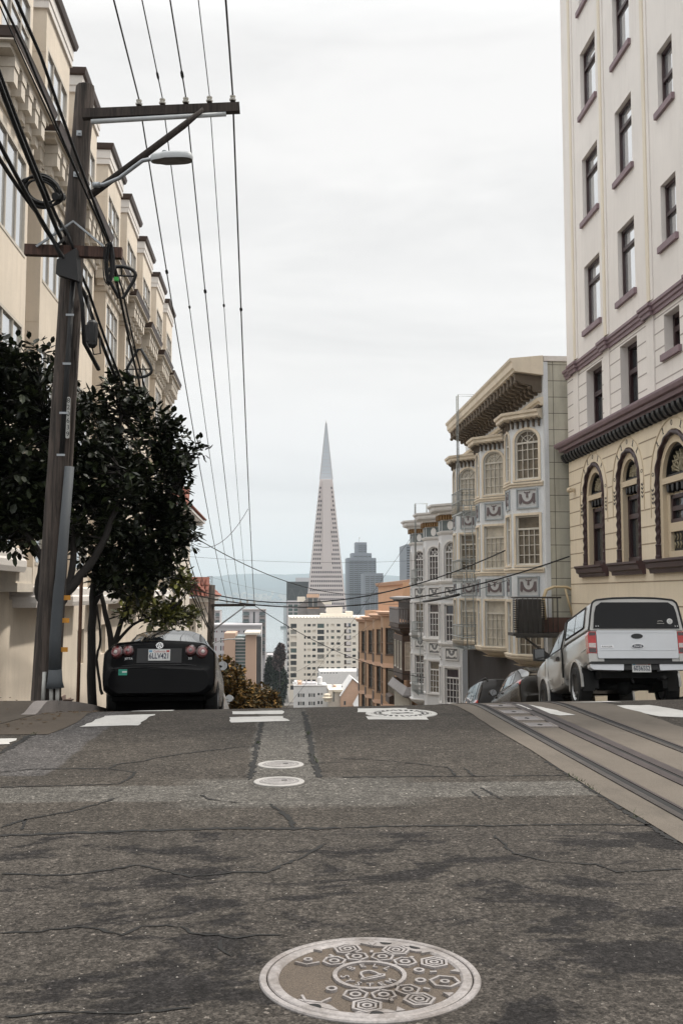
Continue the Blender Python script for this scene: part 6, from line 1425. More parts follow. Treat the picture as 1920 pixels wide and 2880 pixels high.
F = Fr((0, -.075, .59), V((0, -1, .06)), (0, .06, 1))
def lamp(parent, sx, cx, cz, r, inner):
    G = Fr((cx, .004 - .032 if abs(cx) < .55 else -.002, cz), V((.30 * sx * (abs(cx) > .55), -1, .16)), (0, .16, 1)); b = MB(); disc(b, G, 0, 0, r, -.09, .008, 24, .012); o = b.build('tail_lamp', M_REDD, parent, local=True)
    b = MB(); disc(b, G, 0, 0, r * .74, .0, .022, 24, .006); b.build('red_ring', M_RED, o, local=True); b = MB(); disc(b, G, 0, 0, r * .27, .0, .034, 16, .008); b.build('clear_bulb_lens', M_LENS if inner else M_LENSG, o, local=True)
M_LENSG = mat('grey_lens', (.20, .18, .18), .2)
for sx in (-1, 1): lamp(t, sx, .655 * sx, .905, .105, True); lamp(t, sx, .475 * sx, .925, .088, False)
b = MB(); b.fbox(Fr((0, -.016, .86), V((0, -1, .1)), (0, .1, 1)), -.34, .34, -.125, .10, -.05, .006); b.build('plate_recess', M_PLAST, t, local=True)
plate(t, '6LLV421', 0, -.038, .855, .315, .158, .06)
b = MB(); G = Fr((0, -.004, 1.0), V((0, -1, .4)), (0, .4, 1)); b.strip(arcpts(0, 0, .050, .050, 0, 345, 23), G, .009, 0, .012, True); b.strip([(-.032, .036), (-.012, -.038), (0, .0), (.012, -.038), (.032, .036)], G, .009, 0, .012); b.strip([(-.016, .046), (-.0, .008), (.016, .046)], G, .008, 0, .013); b.build('emblem', M_CHROME, t, local=True)
b = MB(); disc(b, G, 0, 0, .054, -.03, -.001, 24); b.build('emblem_back', M_PLAST, t, local=True)
for tx, px_, w in (('JETTA', -.46, .05), ('2.5', .47, .04)): me = text_mesh('badge', tx, .045, .002, M_CHROME); o = sub('badge', me, t); M = Fr((0, 0, 0), V((0, -1, .05)), (0, .05, 1)).mat(); M.translation = V((px_, -.034, .80)); o.matrix_local = M
b = MB(); b.fbox(F, -.60, -.47, -.045, .045, .0, .006); st = b.build('sticker', M_GREEN, t, local=True); b = MB(); b.fbox(F, -.545, -.475, -.005, .015, .0061, .008); b.build('sticker_bar', M_PLATE, st, local=True)
me = text_mesh('sticker_letter', 'G', .06, .001, M_INK); o = sub('sticker_letter', me, st); M = F.mat(); M.translation = F(-.573, .0, .007); o.matrix_local = M
b = MB(); b.tube([(.74, -.01, .685), (.40, -.042, .70), (-.40, -.042, .70), (-.74, -.01, .685)], .008, 5); b.build('bumper_crease', M_PLAST, t, local=True)
for dx in (-.60, -.51): b = MB(); b.lathe([(.036, 0), (.042, -.01), (.042, .12), (.036, .12), (.034, 0)], (dx, -.01, .335), 16, 'Y'); b.build('exhaust_pipe', M_ALLOY, t, local=True)
b = MB(); b.prism([(-.03, 0), (.03, 0), (.012, .07), (-.012, .07)], Fr((0, 1.85, 1.45), (0, -1, 0)), -.12, 0); b.build('roof_antenna', M_PLAST, t, local=True)
t2, L2 = sedan('dark brown sedan parked just downhill of the white pickup, only its rear quarter showing', 6.28, 22.15, R(-1.5), M_DARKP, False)
for sg in (-1, 1):
    b = MB(); L2.patch(b, ((.02, 4.1), (.46, 4.35), (.38, 5.0), (.06, 4.9)), .008, (sg,)); b.build('tail_lamp', M_REDB, t2, local=True)
b = MB(); L2.line(b, [(1.0, 5.15), (2.2, 5.12), (3.3, 5.15)], .009); b.build('chrome_strip', M_CHROME, t2, local=True)

def suv(label, x, y, yaw, pm, W=.93, T=1.72):
    t = on_slope('suv', label, x, y, 2.75, .92, yaw)
    L = Loft([sec(-.02, W * .88, .42, .62, .82, W * .86, .86, W * .76), sec(.03, W * .94, .36, .66, 1.05, W * .88, 1.15, W * .78), sec(.10, W * .96, .34, .68, 1.08, W * .89, 1.45, W * .72), sec(.26, W * .98, .32, .68, 1.09, W * .9, T - .06, W * .68), sec(.8, W, .3, .68, 1.09, W * .92, T, W * .69), sec(2.2, W, .28, .68, 1.06, W * .93, T, W * .70), sec(2.75, W, .28, .68, 1.04, W * .93, T - .08, W * .69), sec(3.45, W, .3, .66, 1.02, W * .92, 1.12, W * .72), sec(4.2, W * .97, .32, .64, .95, W * .86, 1.02, W * .64), sec(4.6, W * .86, .38, .6, .82, W * .74, .88, W * .55)])
    b = MB(); L.body(b); b.build('body', pm, t, local=True); b = MB(); b.fbox(Fr((0, .075, 0), V((0, -1, .10)), (0, .10, 1)), -.62, .62, 1.10, 1.56, -.12, .012); b.build('rear_window', M_TINT, t, local=True)
    for c in (((.55, 5.2), (1.30, 5.2), (1.30, 6.9), (.62, 6.9)), ((1.36, 5.2), (2.22, 5.2), (2.22, 6.9), (1.36, 6.9)), ((2.28, 5.2), (3.2, 5.2), (2.78, 6.8), (2.28, 6.9))):
        for sg in (1, -1): b = MB(); L.patch(b, c, .006, (sg,)); b.build('side_window', M_CARGL, t, local=True)
    for sg in (1, -1):
        b = MB(); p = [L.S(yy, 7.6, .05) for yy in (.25, .5, 1.5, 2.4, 2.6)]; b.tube([(q[0] * sg, q[1], q[2]) for q in p], .025, 6); b.build('roof_rail', M_PLAST, t, local=True)
        b = MB(); L.patch(b, ((.0, 4.0), (.44, 4.3), (.38, 5.0), (.05, 4.95)), .01, (sg,)); b.build('tail_lamp', M_REDB, t, local=True)
        b = MB(); p = L.S(2.95, 5.3); b.ball((p[0] * sg + .13 * sg, 2.95, p[2] + .06), .13, 12, 8, (1, .7, .8)); b.tube([(p[0] * sg, 3.0, p[2]), (p[0] * sg + .08 * sg, 2.97, p[2] + .03)], .03, 6); b.build('wing_mirror', M_PLAST, t, local=True)
    b = MB(); b.fbox(Fr((0, -.01, 0), (0, -1, 0)), -.3, .3, .93, .98, -.05, .03); b.build('tailgate_chrome', M_CHROME, t, local=True)
    b = MB(); b.box(-.75, .75, .1, 4.2, .24, .32); b.build('underbody', M_PLAST, t, local=True)
    for sx in (-.80, .80):
        for yy in (.92, 3.67): wheel(t, sx, yy, .37, .25)
    return t
suv('dark bronze wagon with roof rails parked downhill of the dark brown sedan', 6.35, 27.2, R(-1), M_SUVP)
sedan('white sedan parked ahead of the black sedan, only its right flank and mirror showing', -2.0, 21.0, R(0), M_WHITEP, False)

# ---------------------------------------------------------------- white pickup with a canopy
pk = on_slope('pickup_truck', 'silver-white pickup with a matching canopy, parked nose-down by the right kerb', 6.34, 17.15, 2.83, 1.05, R(-3.0))
W = .86
def bsec(y, w, zb, zt, r=.05, crease=.0): return (y, [(0, zb), (w * .7, zb), (w * .96, zb + .03), (w, zb + .22), (w + crease, zb + (zt - zb) * .55), (w * .995, zt - .12), (w * .97, zt - .03), (w * .93, zt), (w * .5, zt), (0, zt)])
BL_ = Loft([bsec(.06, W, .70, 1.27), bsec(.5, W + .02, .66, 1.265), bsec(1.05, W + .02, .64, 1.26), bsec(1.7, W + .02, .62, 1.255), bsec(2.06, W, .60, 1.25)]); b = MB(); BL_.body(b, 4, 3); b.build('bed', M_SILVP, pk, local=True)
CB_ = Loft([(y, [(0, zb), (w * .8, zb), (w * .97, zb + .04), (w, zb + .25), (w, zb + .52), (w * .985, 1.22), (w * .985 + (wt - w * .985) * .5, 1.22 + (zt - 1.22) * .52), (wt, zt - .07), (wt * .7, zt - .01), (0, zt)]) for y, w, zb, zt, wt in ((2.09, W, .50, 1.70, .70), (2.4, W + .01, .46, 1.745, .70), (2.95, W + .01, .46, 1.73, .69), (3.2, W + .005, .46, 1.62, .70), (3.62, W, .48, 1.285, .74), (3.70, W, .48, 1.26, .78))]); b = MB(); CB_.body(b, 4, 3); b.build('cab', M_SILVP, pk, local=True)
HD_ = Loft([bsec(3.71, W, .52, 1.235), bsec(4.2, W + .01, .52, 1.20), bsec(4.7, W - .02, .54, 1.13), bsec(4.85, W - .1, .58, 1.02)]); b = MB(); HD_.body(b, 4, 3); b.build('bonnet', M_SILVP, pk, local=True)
b = MB(); CB_.patch(b, ((2.30, 5.15), (3.44, 5.15), (3.08, 6.85), (2.30, 6.95)), .007, (-1,)); b.build('side_window', M_CARGL, pk, local=True); b = MB(); CB_.patch(b, ((2.30, 5.15), (3.44, 5.15), (3.08, 6.85), (2.30, 6.95)), .007, (1,)); b.build('side_window', M_CARGL, pk, local=True)
b = MB(); CB_.line(b, [(2.28, 5.1), (3.46, 5.1)], .010); CB_.line(b, [(2.28, 5.1), (2.28, 7.0)], .008); CB_.line(b, [(2.28, 7.0), (3.07, 6.9), (3.46, 5.1)], .012); b.build('window_seal', M_PLAST, pk, local=True)
b = MB(); CB_.line(b, [(2.26, 5.0), (2.24, 3.5), (2.26, 2.2)], .006, off=.001); CB_.line(b, [(3.45, 5.0), (3.46, 3.5), (3.4, 2.2)], .006, off=.001); CB_.line(b, [(2.26, 2.2), (3.4, 2.2)], .006, off=.001); b.build('door_gap', M_PLAST, pk, local=True)
b = MB(); p = CB_.S(2.42, 4.4, .012); b.box(-p[0] - .025, -p[0], 2.34, 2.52, p[2] - .03, p[2] + .03); b.build('door_handle', M_PLAST, pk, local=True)
for sg in (-1, 1):
    b = MB(); p = CB_.S(3.3, 5.1); x = (p[0] + .03) * sg; b.box(min(x, x + .10 * sg), max(x, x + .10 * sg), 3.26, 3.36, 1.20, 1.26); b.hexa([(x + .08 * sg, 3.24, 1.14), (x + .32 * sg, 3.20, 1.15), (x + .32 * sg, 3.32, 1.15), (x + .08 * sg, 3.36, 1.14), (x + .08 * sg, 3.24, 1.40), (x + .32 * sg, 3.20, 1.385), (x + .32 * sg, 3.32, 1.385), (x + .08 * sg, 3.36, 1.40)]); m = b.build('wing_mirror', M_PLAST, pk, local=True)
    b = MB(); b.quad((x + .10 * sg, 3.232, 1.16), (x + .30 * sg, 3.198, 1.168), (x + .30 * sg, 3.198, 1.37), (x + .10 * sg, 3.232, 1.38)); b.build('mirror_glass', M_CARGL, m, local=True)
# side crease, wheel arches
b = MB(); BL_.line(b, [(.1, 3.55), (.55, 3.55)], .010, off=.0); BL_.line(b, [(1.55, 3.55), (2.05, 3.55)], .010, off=.0); CB_.line(b, [(2.1, 3.05), (3.68, 3.05)], .010, off=.0); b.build('body_crease', M_SILVP, pk, local=True)
for yy in (1.05, 3.88):
    for sg in (-1, 1):
        b = MB(); x = (W + .021) * sg; G = Fr((x, yy, .40), (sg, 0, 0)); s_ = 1 if sg > 0 else -1
        b.prism(arcpts(0, 0, .445, .445, -12, 192, 20), G, -.3, .004); b.build('wheel_well', M_PLAST, pk, local=True)
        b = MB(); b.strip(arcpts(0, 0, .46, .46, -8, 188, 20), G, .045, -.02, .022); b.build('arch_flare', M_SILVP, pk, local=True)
    for sx in (-.79, .79): wheel(pk, sx, yy, .37, .25)
G = Fr((0, .05, 0), (0, -1, 0))
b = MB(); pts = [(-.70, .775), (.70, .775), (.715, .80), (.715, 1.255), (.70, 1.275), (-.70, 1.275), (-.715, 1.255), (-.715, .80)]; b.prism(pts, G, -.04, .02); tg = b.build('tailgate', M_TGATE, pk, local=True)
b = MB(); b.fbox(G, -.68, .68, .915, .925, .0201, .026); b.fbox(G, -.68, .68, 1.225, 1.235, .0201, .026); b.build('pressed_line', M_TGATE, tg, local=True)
b = MB(); b.prism(arcpts(.0, 1.165, .105, .045, 0, 345, 23), G, .0201, .03); b.build('handle', M_PLAST, tg, local=True)
b = MB(); b.prism(arcpts(.0, .985, .115, .046, 0, 345, 23), G, .0201, .032); e = b.build('emblem', M_CHROME, tg, local=True); b = MB(); b.prism(arcpts(.0, .985, .102, .037, 0, 345, 23), G, .0321, .036); e2 = b.build('emblem_field', mat('emblem_dark_blue', (.01, .014, .03), .3, coat=1), e, local=True)
me = text_mesh('emblem_lettering', 'Ford', .055, .001, M_CHROME, sx=1.25); o = sub('emblem_lettering', me, e); M = G.mat(); M.translation = G(0, .985, .0375); o.matrix_local = M
b = MB(); b.fbox(G, -.655, -.43, .955, 1.0, .0201, .026); q = b.build('badge', M_CHROME, tg, local=True); me = text_mesh('badge_lettering', 'RANGER', .042, .001, M_PLAST, sx=1.15); o = sub('badge_lettering', me, q); M = G.mat(); M.translation = G(-.543, .977, .0275); o.matrix_local = M
b = MB(); b.fbox(G, -.60, .60, .70, .774, -.05, -.005); b.build('gap_shadow', M_PLAST, pk, local=True)
for sg in (-1, 1):
    b = MB(); pts = [(.724 * sg, .86), (.868 * sg, .87), (.872 * sg, 1.19), (.85 * sg, 1.25), (.724 * sg, 1.25)]; b.prism(pts if sg > 0 else pts[::-1], G, -.16, .014); o = b.build('tail_lamp', M_REDB, pk, local=True)
    b = MB(); p = [(.735 * sg, .965), (.86 * sg, .97), (.862 * sg, 1.045), (.735 * sg, 1.045)]; b.prism(p if sg > 0 else p[::-1], G, .0, .018); b.build('reversing_lens', M_LENS, o, local=True)
    b = MB(); p = [(.735 * sg, 1.18), (.85 * sg, 1.18), (.84 * sg, 1.235), (.735 * sg, 1.235)]; b.prism(p if sg > 0 else p[::-1], G, .0, .017); p = [(.735 * sg, .875), (.86 * sg, .88), (.862 * sg, .955), (.735 * sg, .955)]; b.prism(p if sg > 0 else p[::-1], G, .0, .017); b.build('dark_lens', M_REDD, o, local=True)
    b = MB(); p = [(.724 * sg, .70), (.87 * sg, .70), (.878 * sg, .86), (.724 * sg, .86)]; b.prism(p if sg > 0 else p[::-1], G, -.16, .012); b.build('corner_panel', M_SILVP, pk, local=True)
# bumper: black top pad, white ends, dark centre with the plate
bb_ = Fr((0, -.04, 0), (0, -1, 0))
b = MB(); b.fbox(bb_, -.88, .88, .655, .70, -.10, .09); b.fbox(bb_, -.30, .30, .56, .655, -.08, .05); bp = b.build('bumper', M_PLAST, pk, local=True)
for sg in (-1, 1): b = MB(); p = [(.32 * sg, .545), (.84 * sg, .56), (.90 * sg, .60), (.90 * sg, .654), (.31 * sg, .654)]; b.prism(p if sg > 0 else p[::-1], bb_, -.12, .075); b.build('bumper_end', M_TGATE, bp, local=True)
plate(pk, '60365S2', -.0, -.095, .60, .315, .155, 0)
b = MB(); b.tube([(-.5, 1.05, .37), (.5, 1.05, .37)], .06, 8); b.ball((.0, 1.05, .37), .15, 10, 7); b.box(-.62, .62, .3, 3.6, .46, .60); b.tube([(.38, .2, .42), (.42, -.02, .44)], .035, 8); b.tube([(-.1, .25, .45), (-.1, .1, .36)], .02, 6); b.build('chassis', M_RUB, pk, local=True)
for sg in (-1, 1): b = MB(); b.box(min(.66 * sg, .87 * sg), max(.66 * sg, .87 * sg), .60, .625, .26, .66); b.build('mud_flap', M_RUB, pk, local=True)
# canopy
cp = thing('truck_canopy_holder', None, None) if False else None
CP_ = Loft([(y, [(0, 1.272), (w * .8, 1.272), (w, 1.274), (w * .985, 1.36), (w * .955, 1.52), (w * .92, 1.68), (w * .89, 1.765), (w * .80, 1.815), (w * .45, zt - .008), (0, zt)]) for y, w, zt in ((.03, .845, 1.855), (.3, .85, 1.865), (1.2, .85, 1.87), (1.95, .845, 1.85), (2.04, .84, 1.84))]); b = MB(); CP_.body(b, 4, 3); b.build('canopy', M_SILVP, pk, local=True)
H_ = Fr((0, .028, 0), (0, -1, 0))
outl = [(-.765, 1.30), (.765, 1.30), (.73, 1.58), (.695, 1.70), (.60, 1.77), (-.60, 1.77), (-.695, 1.70), (-.73, 1.58)]
b = MB(); b.prism(outl, H_, .0, .022); rg = b.build('canopy_rear_window', M_TINT, pk, local=True)
b = MB(); P = [CP_.S(.03, t_) for t_ in [2 + .25 * k for k in range(29)]]; P = P + [(-p[0], p[1], p[2]) for p in P[::-1][1:]]; b.tube([(p[0], .025, p[2]) for p in P], .017, 6); b.build('canopy_seal', M_PLAST, pk, local=True)
b = MB(); disc(b, H_, .60, 1.425, .052, .0221, .0235, 20); s_ = b.build('round_sticker', M_PLATE, rg, local=True); b = MB(); b.strip(arcpts(.60, 1.43, .017, .024, 0, 340, 12), H_, .007, .0235, .0245, True); b.build('sticker_mark', M_TMID, s_, local=True)
b = MB(); b.strip(arcpts(.43, 1.415, .05, .022, 20, 160, 8), H_, .012, .0221, .0232); b.fbox(H_, .37, .50, 1.385, 1.395, .0221, .0232); b.build('faint_decal', M_TMID, rg, local=True)
for x in (-.72, -.68, .69, .73): b = MB(); disc(b, H_, x, 1.34, .010, .022, .027, 8); b.build('lock', M_CHROME, rg, local=True)
for sg in (-1, 1):
    b = MB(); CP_.patch(b, ((.42, 3.1), (1.86, 3.1), (1.86, 5.55), (.42, 5.6)), .006, (sg,)); sw = b.build('canopy_side_window', M_CAPGL, pk, local=True)
    b = MB(); CP_.line(b, [(.40, 3.05), (1.88, 3.05), (1.88, 5.6), (.40, 5.65), (.40, 3.05)], .016, (sg,), .008); CP_.line(b, [(1.12, 3.1), (1.12, 5.55)], .006, (sg,), .008); b.build('frame', M_PLAST, sw, local=True)
b = MB(); b.tube([(-W - .02, 2.065, .66), (-W - .015, 2.065, 1.25), (-.80, 2.065, 1.55), (-.76, 2.065, 1.74)], .016, 6); b.tube([(W + .02, 2.065, .66), (W + .015, 2.065, 1.25), (.80, 2.065, 1.55), (.76, 2.065, 1.74)], .016, 6); b.build('cab_gap', M_PLAST, pk, local=True)
# ================================================================ utility pole at the corner, its lamp, cables and wires
def wood_mat(name, col, dark):
    t = NT(name); c = t.coord((14, 14, .8)); g = t.noise(c, 1.6, 7, .7, .6); b = t.mix(t.ramp(g, (.32, 1.), (.62, 0.)), tuple(col), tuple(dark))
    b = t.mix(1.0, b, t.ramp(t.noise(t.coord(), 1.1, 4), (.3, .7), (.7, 1.2)), 'MULTIPLY'); t.set(Base_Color=b, Roughness=.9); t.bump(g, .8, .02); return t.m
M_WOOD = wood_mat('weathered_pole_wood', (.085, .066, .056), (.009, .008, .007)); M_ARM = wood_mat('dark_arm_wood', (.055, .042, .036), (.014, .011, .010)); M_REDW = wood_mat('red_arm_wood', (.12, .065, .05), (.03, .018, .015))
M_GALV = mat('galvanised', (.33, .35, .37), .5, .15, 6, metal=.5); M_CONDG = mat('grey_conduit', (.045, .051, .057), .7, .2, 2, .2, (.12, .12, .12)); M_PVC = mat('pale_pvc', (.36, .36, .34), .5, .1, 4)
M_CABLE = mat('black_cable', (.008, .008, .009), .7, .1, 8); M_WIRE = mat('dark_wire', (.025, .024, .024), .6, .1, 8); M_PORC = mat('porcelain', (.50, .48, .43), .25, .2, 10, coat=.5); M_ORNG = mat('orange_reflector', (.50, .22, .02), .5, .15, 8)
M_LAMPG = mat('lamp_grey', (.47, .49, .50), .5, .06, 4); M_LAMPU = mat('lamp_lens', (.10, .095, .09), .25, .3, 12)
def px_(z): return -2.98 + (z - .18) * .0405 + .0035 * max(0, z - 6) ** 2     # the pole leans towards the street
PY = 13.2
up_ = thing('utility_pole', 'tall leaning timber utility pole with a five-insulator arm, at the left street corner', 'utility pole', (-2.98, PY, .1))
b = MB(); zs = [.02 + .25 * k for k in range(34)]; n = 20; vs = []
for z in zs:
    r = .175 - .0062 * z
    for k in range(n): a = 2 * math.pi * k / n; q = r * (1 + .035 * math.sin(5 * a + z * .5) + .025 * math.sin(9 * a - z * .9) + random.uniform(-.018, .018)); vs.append((px_(z) + q * math.cos(a), PY + q * math.sin(a), z + random.uniform(-.01, .01) * (z > 8.1)))
m = len(zs); b.add(vs, [(j * n + k, j * n + (k + 1) % n, (j + 1) * n + (k + 1) % n, (j + 1) * n + k) for j in range(m - 1) for k in range(n)], True); b.quad(*[V(p) for p in vs[-n:]]); b.build('pole', M_WOOD, up_)
A0, A1 = V((-2.62, 12.97, 7.77)), V((-.54, 12.97, 7.93)); ad = (A1 - A0).normalized(); an_ = V((0, 1, 0)); au = ad.cross(V((0, -1, 0))) * -1
au = V((-ad.z, 0, ad.x))
def arm(b, p, q, w, h): d = (q - p).normalized(); u = V((-d.z, 0, d.x)); b.hexa([p - u * h - an_ * w, q - u * h - an_ * w, q - u * h + an_ * w, p - u * h + an_ * w, p + u * h - an_ * w, q + u * h - an_ * w, q + u * h + an_ * w, p + u * h + an_ * w])
b = MB(); arm(b, A0, A1, .05, .062); b.build('crossarm', M_ARM, up_)
b = MB(); b.tube([A0 + V((.12, -.02, -.105)), A1 + V((-.18, -.02, -.10))], .032, 10); b.build('arm_conduit', M_LAMPG, up_)
b = MB(); b.tube([(-2.47, 12.93, 6.66), (-1.28, 12.89, 7.62), (-1.02, 12.90, 7.86)], [.05, .045, .03], 8); b.build('arm_brace', M_ARM, up_)
INS = [V((-1.88, 12.97, 7.86)), V((-1.57, 12.97, 7.885)), V((-1.26, 12.97, 7.91)), V((-.945, 12.97, 7.935)), V((-.635, 12.97, 7.96))]
for p in INS:
    b = MB(); b.lathe([(.014, -.02), (.014, .05), (.03, .05), (.034, .068)], p, 12); i_ = b.build('insulator_pin', M_ARM, up_)
    b = MB(); b.lathe([(.02, .062), (.042, .066), (.046, .085), (.026, .098), (.024, .108), (.036, .116), (.038, .132), (.016, .142), (.001, .143)], p, 16, smooth=False); b.build('insulator', M_PORC, i_)
B0, B1 = V((-3.33, 13.0, 5.915)), V((-2.07, 13.0, 5.895)); b = MB(); arm(b, B0, B1, .05, .07); b.build('lower_arm', M_REDW, up_)
b = MB(); b.tube([(-3.17, 12.93, 5.94), (-2.70, 12.93, 6.29), (-2.30, 12.93, 5.96)], .02, 4, smooth=False); b.build('arm_strap', M_GALV, up_)
for z in (7.55, 6.98): b = MB(); b.fbox(Fr((px_(z), PY - .14, z), (0, -1, 0)), -.035, .03, -.035, .035, 0, .02); disc(b, Fr((px_(z), PY - .14, z), (0, -1, 0)), 0, 0, .018, .02, .035, 8); b.build('bolt', M_GALV, up_)
cz = [(-2.69, 3.05), (-2.775, 1.6), (-2.79, 1.45), (-2.82, .82), (-2.815, .42)]
b = MB(); b.tube([(x, 12.99, z) for x, z in cz], [.062, .066, .07, .074, .078], 16); b.tube([(-2.81, 12.98, .45), (-2.808, 12.98, .30), (-2.806, 12.98, .22)], [.085, .095, .115], 16); b.build('conduit', M_CONDG, up_)
for x in (-2.85, -2.775): b = MB(); b.tube([(x, 12.97, .24), (x + .005, 12.97, .0)], .026, 10); b.build('base_pipe', M_PVC, up_)
b = MB(); b.tube([(-2.945, 13.0, .42), (-2.955, 12.99, 0.0)], .026, 10); b.build('base_pipe', M_PVC, up_)
b = MB(); b.tube([(px_(z) + .185 - .006 * z, 13.1, z) for z in (5.2, 4, 3, 2, 1, .5, .02)], [.022, .024, .026, .028, .03, .035, .05], 10); b.build('ground_moulding', M_WOOD, up_)
b = MB(); b.tube([(px_(z) + .06, 13.015, z) for z in (5.6, 4.5, 3.2)], .035, 8); b.build('riser_cable', M_CABLE, up_)
for z in (5.05, 4.4, 3.75, 3.2): b = MB(); b.fbox(Fr((px_(z) + .06, 12.978, z), (0, -1, 0)), -.055, .05, -.014, .014, 0, .006); b.build('strap', M_GALV, up_)
for z in (1.36, 1.07, .70): b = MB(); b.fbox(Fr((-2.70 + .03 * (z - .8), 13.012, z), (0, -1, 0)), -.05, .04, -.03, .03, 0, .012); b.build('reflector', M_ORNG, up_)
tgF = Fr((px_(3.85) + .105, 13.0, 3.42), (0, -1, 0)); b = MB(); b.prism([(-.024, .01), (-.012, 0), (.012, 0), (.024, .01), (.030, .52), (.018, .545), (-.006, .545), (-.016, .53)], tgF, 0, .006); tg_ = b.build('number_tag', M_PVC, up_)
for i, ch in enumerate('820639'):
    me = text_mesh('digit', ch, .088, .001, M_NEARBLK); o = sub('digit', me, tg_); M = tgF.mat(); M.translation = tgF(.004, .495 - i * .088, .0075) - root_loc(tg_); o.matrix_local = M
def street_lamp(label, arm_pts, r, hd, s, grp=None, tilt=0.06):
    t = thing('street_lamp', label, 'street lamp', arm_pts[0]); b = MB(); b.tube(arm_pts, r, 10); b.tube([V(arm_pts[0]) + V((0, 0, 0)), V(arm_pts[0]) + (V(arm_pts[1]) - V(arm_pts[0])).normalized() * .09], r * 1.5, 10); b.build('arm', M_GALV if s > .9 else M_LAMPG, t)
    h = V(hd); n = 22; pts = []
    for k in range(n):
        a = 2 * math.pi * k / n; x = math.cos(a); y = math.sin(a); pts.append((h.x + s * (.30 + .30 * math.copysign(abs(x) ** .6, x)), h.y + s * .135 * math.copysign(abs(y) ** .7, y) * (1 if x > -.3 else .75)))
    b = MB(); rows = [(.97, -.045), (1.0, -.02), (1.0, .02), (.93, .05), (.6, .065)]; cx = h.x + .3 * s
    vs = [(cx + (p[0] - cx) * q, h.y + (p[1] - h.y) * q, h.z + dz * s + tilt * (p[0] - h.x)) for q, dz in rows for p in pts]; b.add(vs, [(j * n + k, j * n + (k + 1) % n, (j + 1) * n + (k + 1) % n, (j + 1) * n + k) for j in range(4) for k in range(n)], True); b.quad(*[V(p) for p in vs[-n:]])
    hd_ = b.build('head', M_LAMPG, t); b = MB(); b.quad(*[(cx + (p[0] - cx) * .94, h.y + (p[1] - h.y) * .94, h.z - .047 * s + tilt * (p[0] - h.x)) for p in pts[::-1]]); b.build('lens', M_LAMPU, hd_)
    b = MB(); b.lathe([(.04 * s, .05 * s), (.04 * s, .11 * s), (.03 * s, .12 * s), (.001, .122 * s)], (h.x + .2 * s, h.y, h.z), 10); b.build('photocell', M_SLATE, hd_); return t
street_lamp('pale cobra-head street lamp on a curved arm from the near utility pole', [(-2.44, 12.88, 6.77), (-2.30, 12.84, 6.76), (-2.09, 12.78, 6.83), (-1.93, 12.74, 6.94), (-1.78, 12.70, 7.04), (-1.62, 12.68, 7.065)], .026, (-1.68, 12.68, 7.06), .92)
# second pole down the hill
P2 = thing('utility_pole', 'smaller timber utility pole with a five-insulator arm, down the hill beside the tile-roofed house', 'utility pole', (-3.1, 46, -6.8))
b = MB(); b.tube([(-3.12, 46, -7.2), (-3.05, 46, -2), (-2.98, 46, 1.84)], [.19, .17, .14], 12); b.build('pole', M_WOOD, P2)
b = MB(); arm(b, V((-3.0, 45.85, .915)), V((-1.0, 45.85, .925)), .05, .06); b.build('crossarm', M_ARM, P2); b = MB(); b.tube([(-2.86, 45.83, -.18), (-1.45, 45.8, .88)], .035, 6); b.build('arm_brace', M_GALV, P2)
INS2 = [V((x, 45.85, .98)) for x in (-2.29, -2.0, -1.67, -1.36, -1.05)]
for p in INS2: b = MB(); b.lathe([(.014, 0), (.014, .05), (.05, .06), (.05, .085), (.03, .1), (.04, .12), (.04, .14), (.001, .15)], p, 10); b.build('insulator', M_PORC, P2)
street_lamp('small pale street lamp on the second utility pole, in front of the salmon building', [(-2.92, 45.9, -.83), (-2.6, 45.85, -.68), (-2.2, 45.8, -.62), (-1.9, 45.8, -.62)], .025, (-2.0, 45.8, -.62), .85, tilt=0)

# ---- wires
def cat(p, q, sag, n=24):
    p, q = V(p), V(q); return [p + (q - p) * (k / n) + V((0, 0, -sag * 4 * (k / n) * (1 - k / n))) for k in range(n + 1)]
def wire(label, pts, r, name='power_line', grp=None, m=None, cat_='wire', splices=()):
    t = MB(); t.tube(pts, r, 5); o = t.build(name, m or M_WIRE, None, label=label, cat=cat_, group=grp)
    for f, l, rr in splices:
        i = f * (len(pts) - 1); k = int(i); p = V(pts[k]) + (V(pts[k + 1]) - V(pts[k])) * (i - k); d = (V(pts[k + 1]) - V(pts[k])).normalized(); b = MB(); b.tube([p - d * l, p - d * l * .4, p + d * l * .4, p + d * l], [rr * .5, rr, rr, rr * .5], 6); b.build('splice', M_CABLE, o)
    return o
RAD = [.011, .008, .010, .0065, .013]
ORD = ('first', 'second', 'third', 'fourth', 'outermost')
for i in range(5):
    p = INS[i] + V((0, 0, .14)); q = INS2[i] + V((0, 0, .13)); prev = V((p.x + [.55, .5, .45, .4, .3][i], -18, 8.3))
    wire(f'power line climbing from the {ORD[i]} insulator of the near pole out over the crossing', cat(p, prev, .25, 16), RAD[i], splices=((.02, .10, RAD[i] * 2.2),) if i in (1, 2) else ())
    wire(f'power line running from the {ORD[i]} insulator of the near pole downhill to the second pole', cat(p, q, .55, 40), RAD[i], splices=((.12 + .01 * i, .06, .028),) if i in (0, 2, 4) else ((.155, .05, .022),))
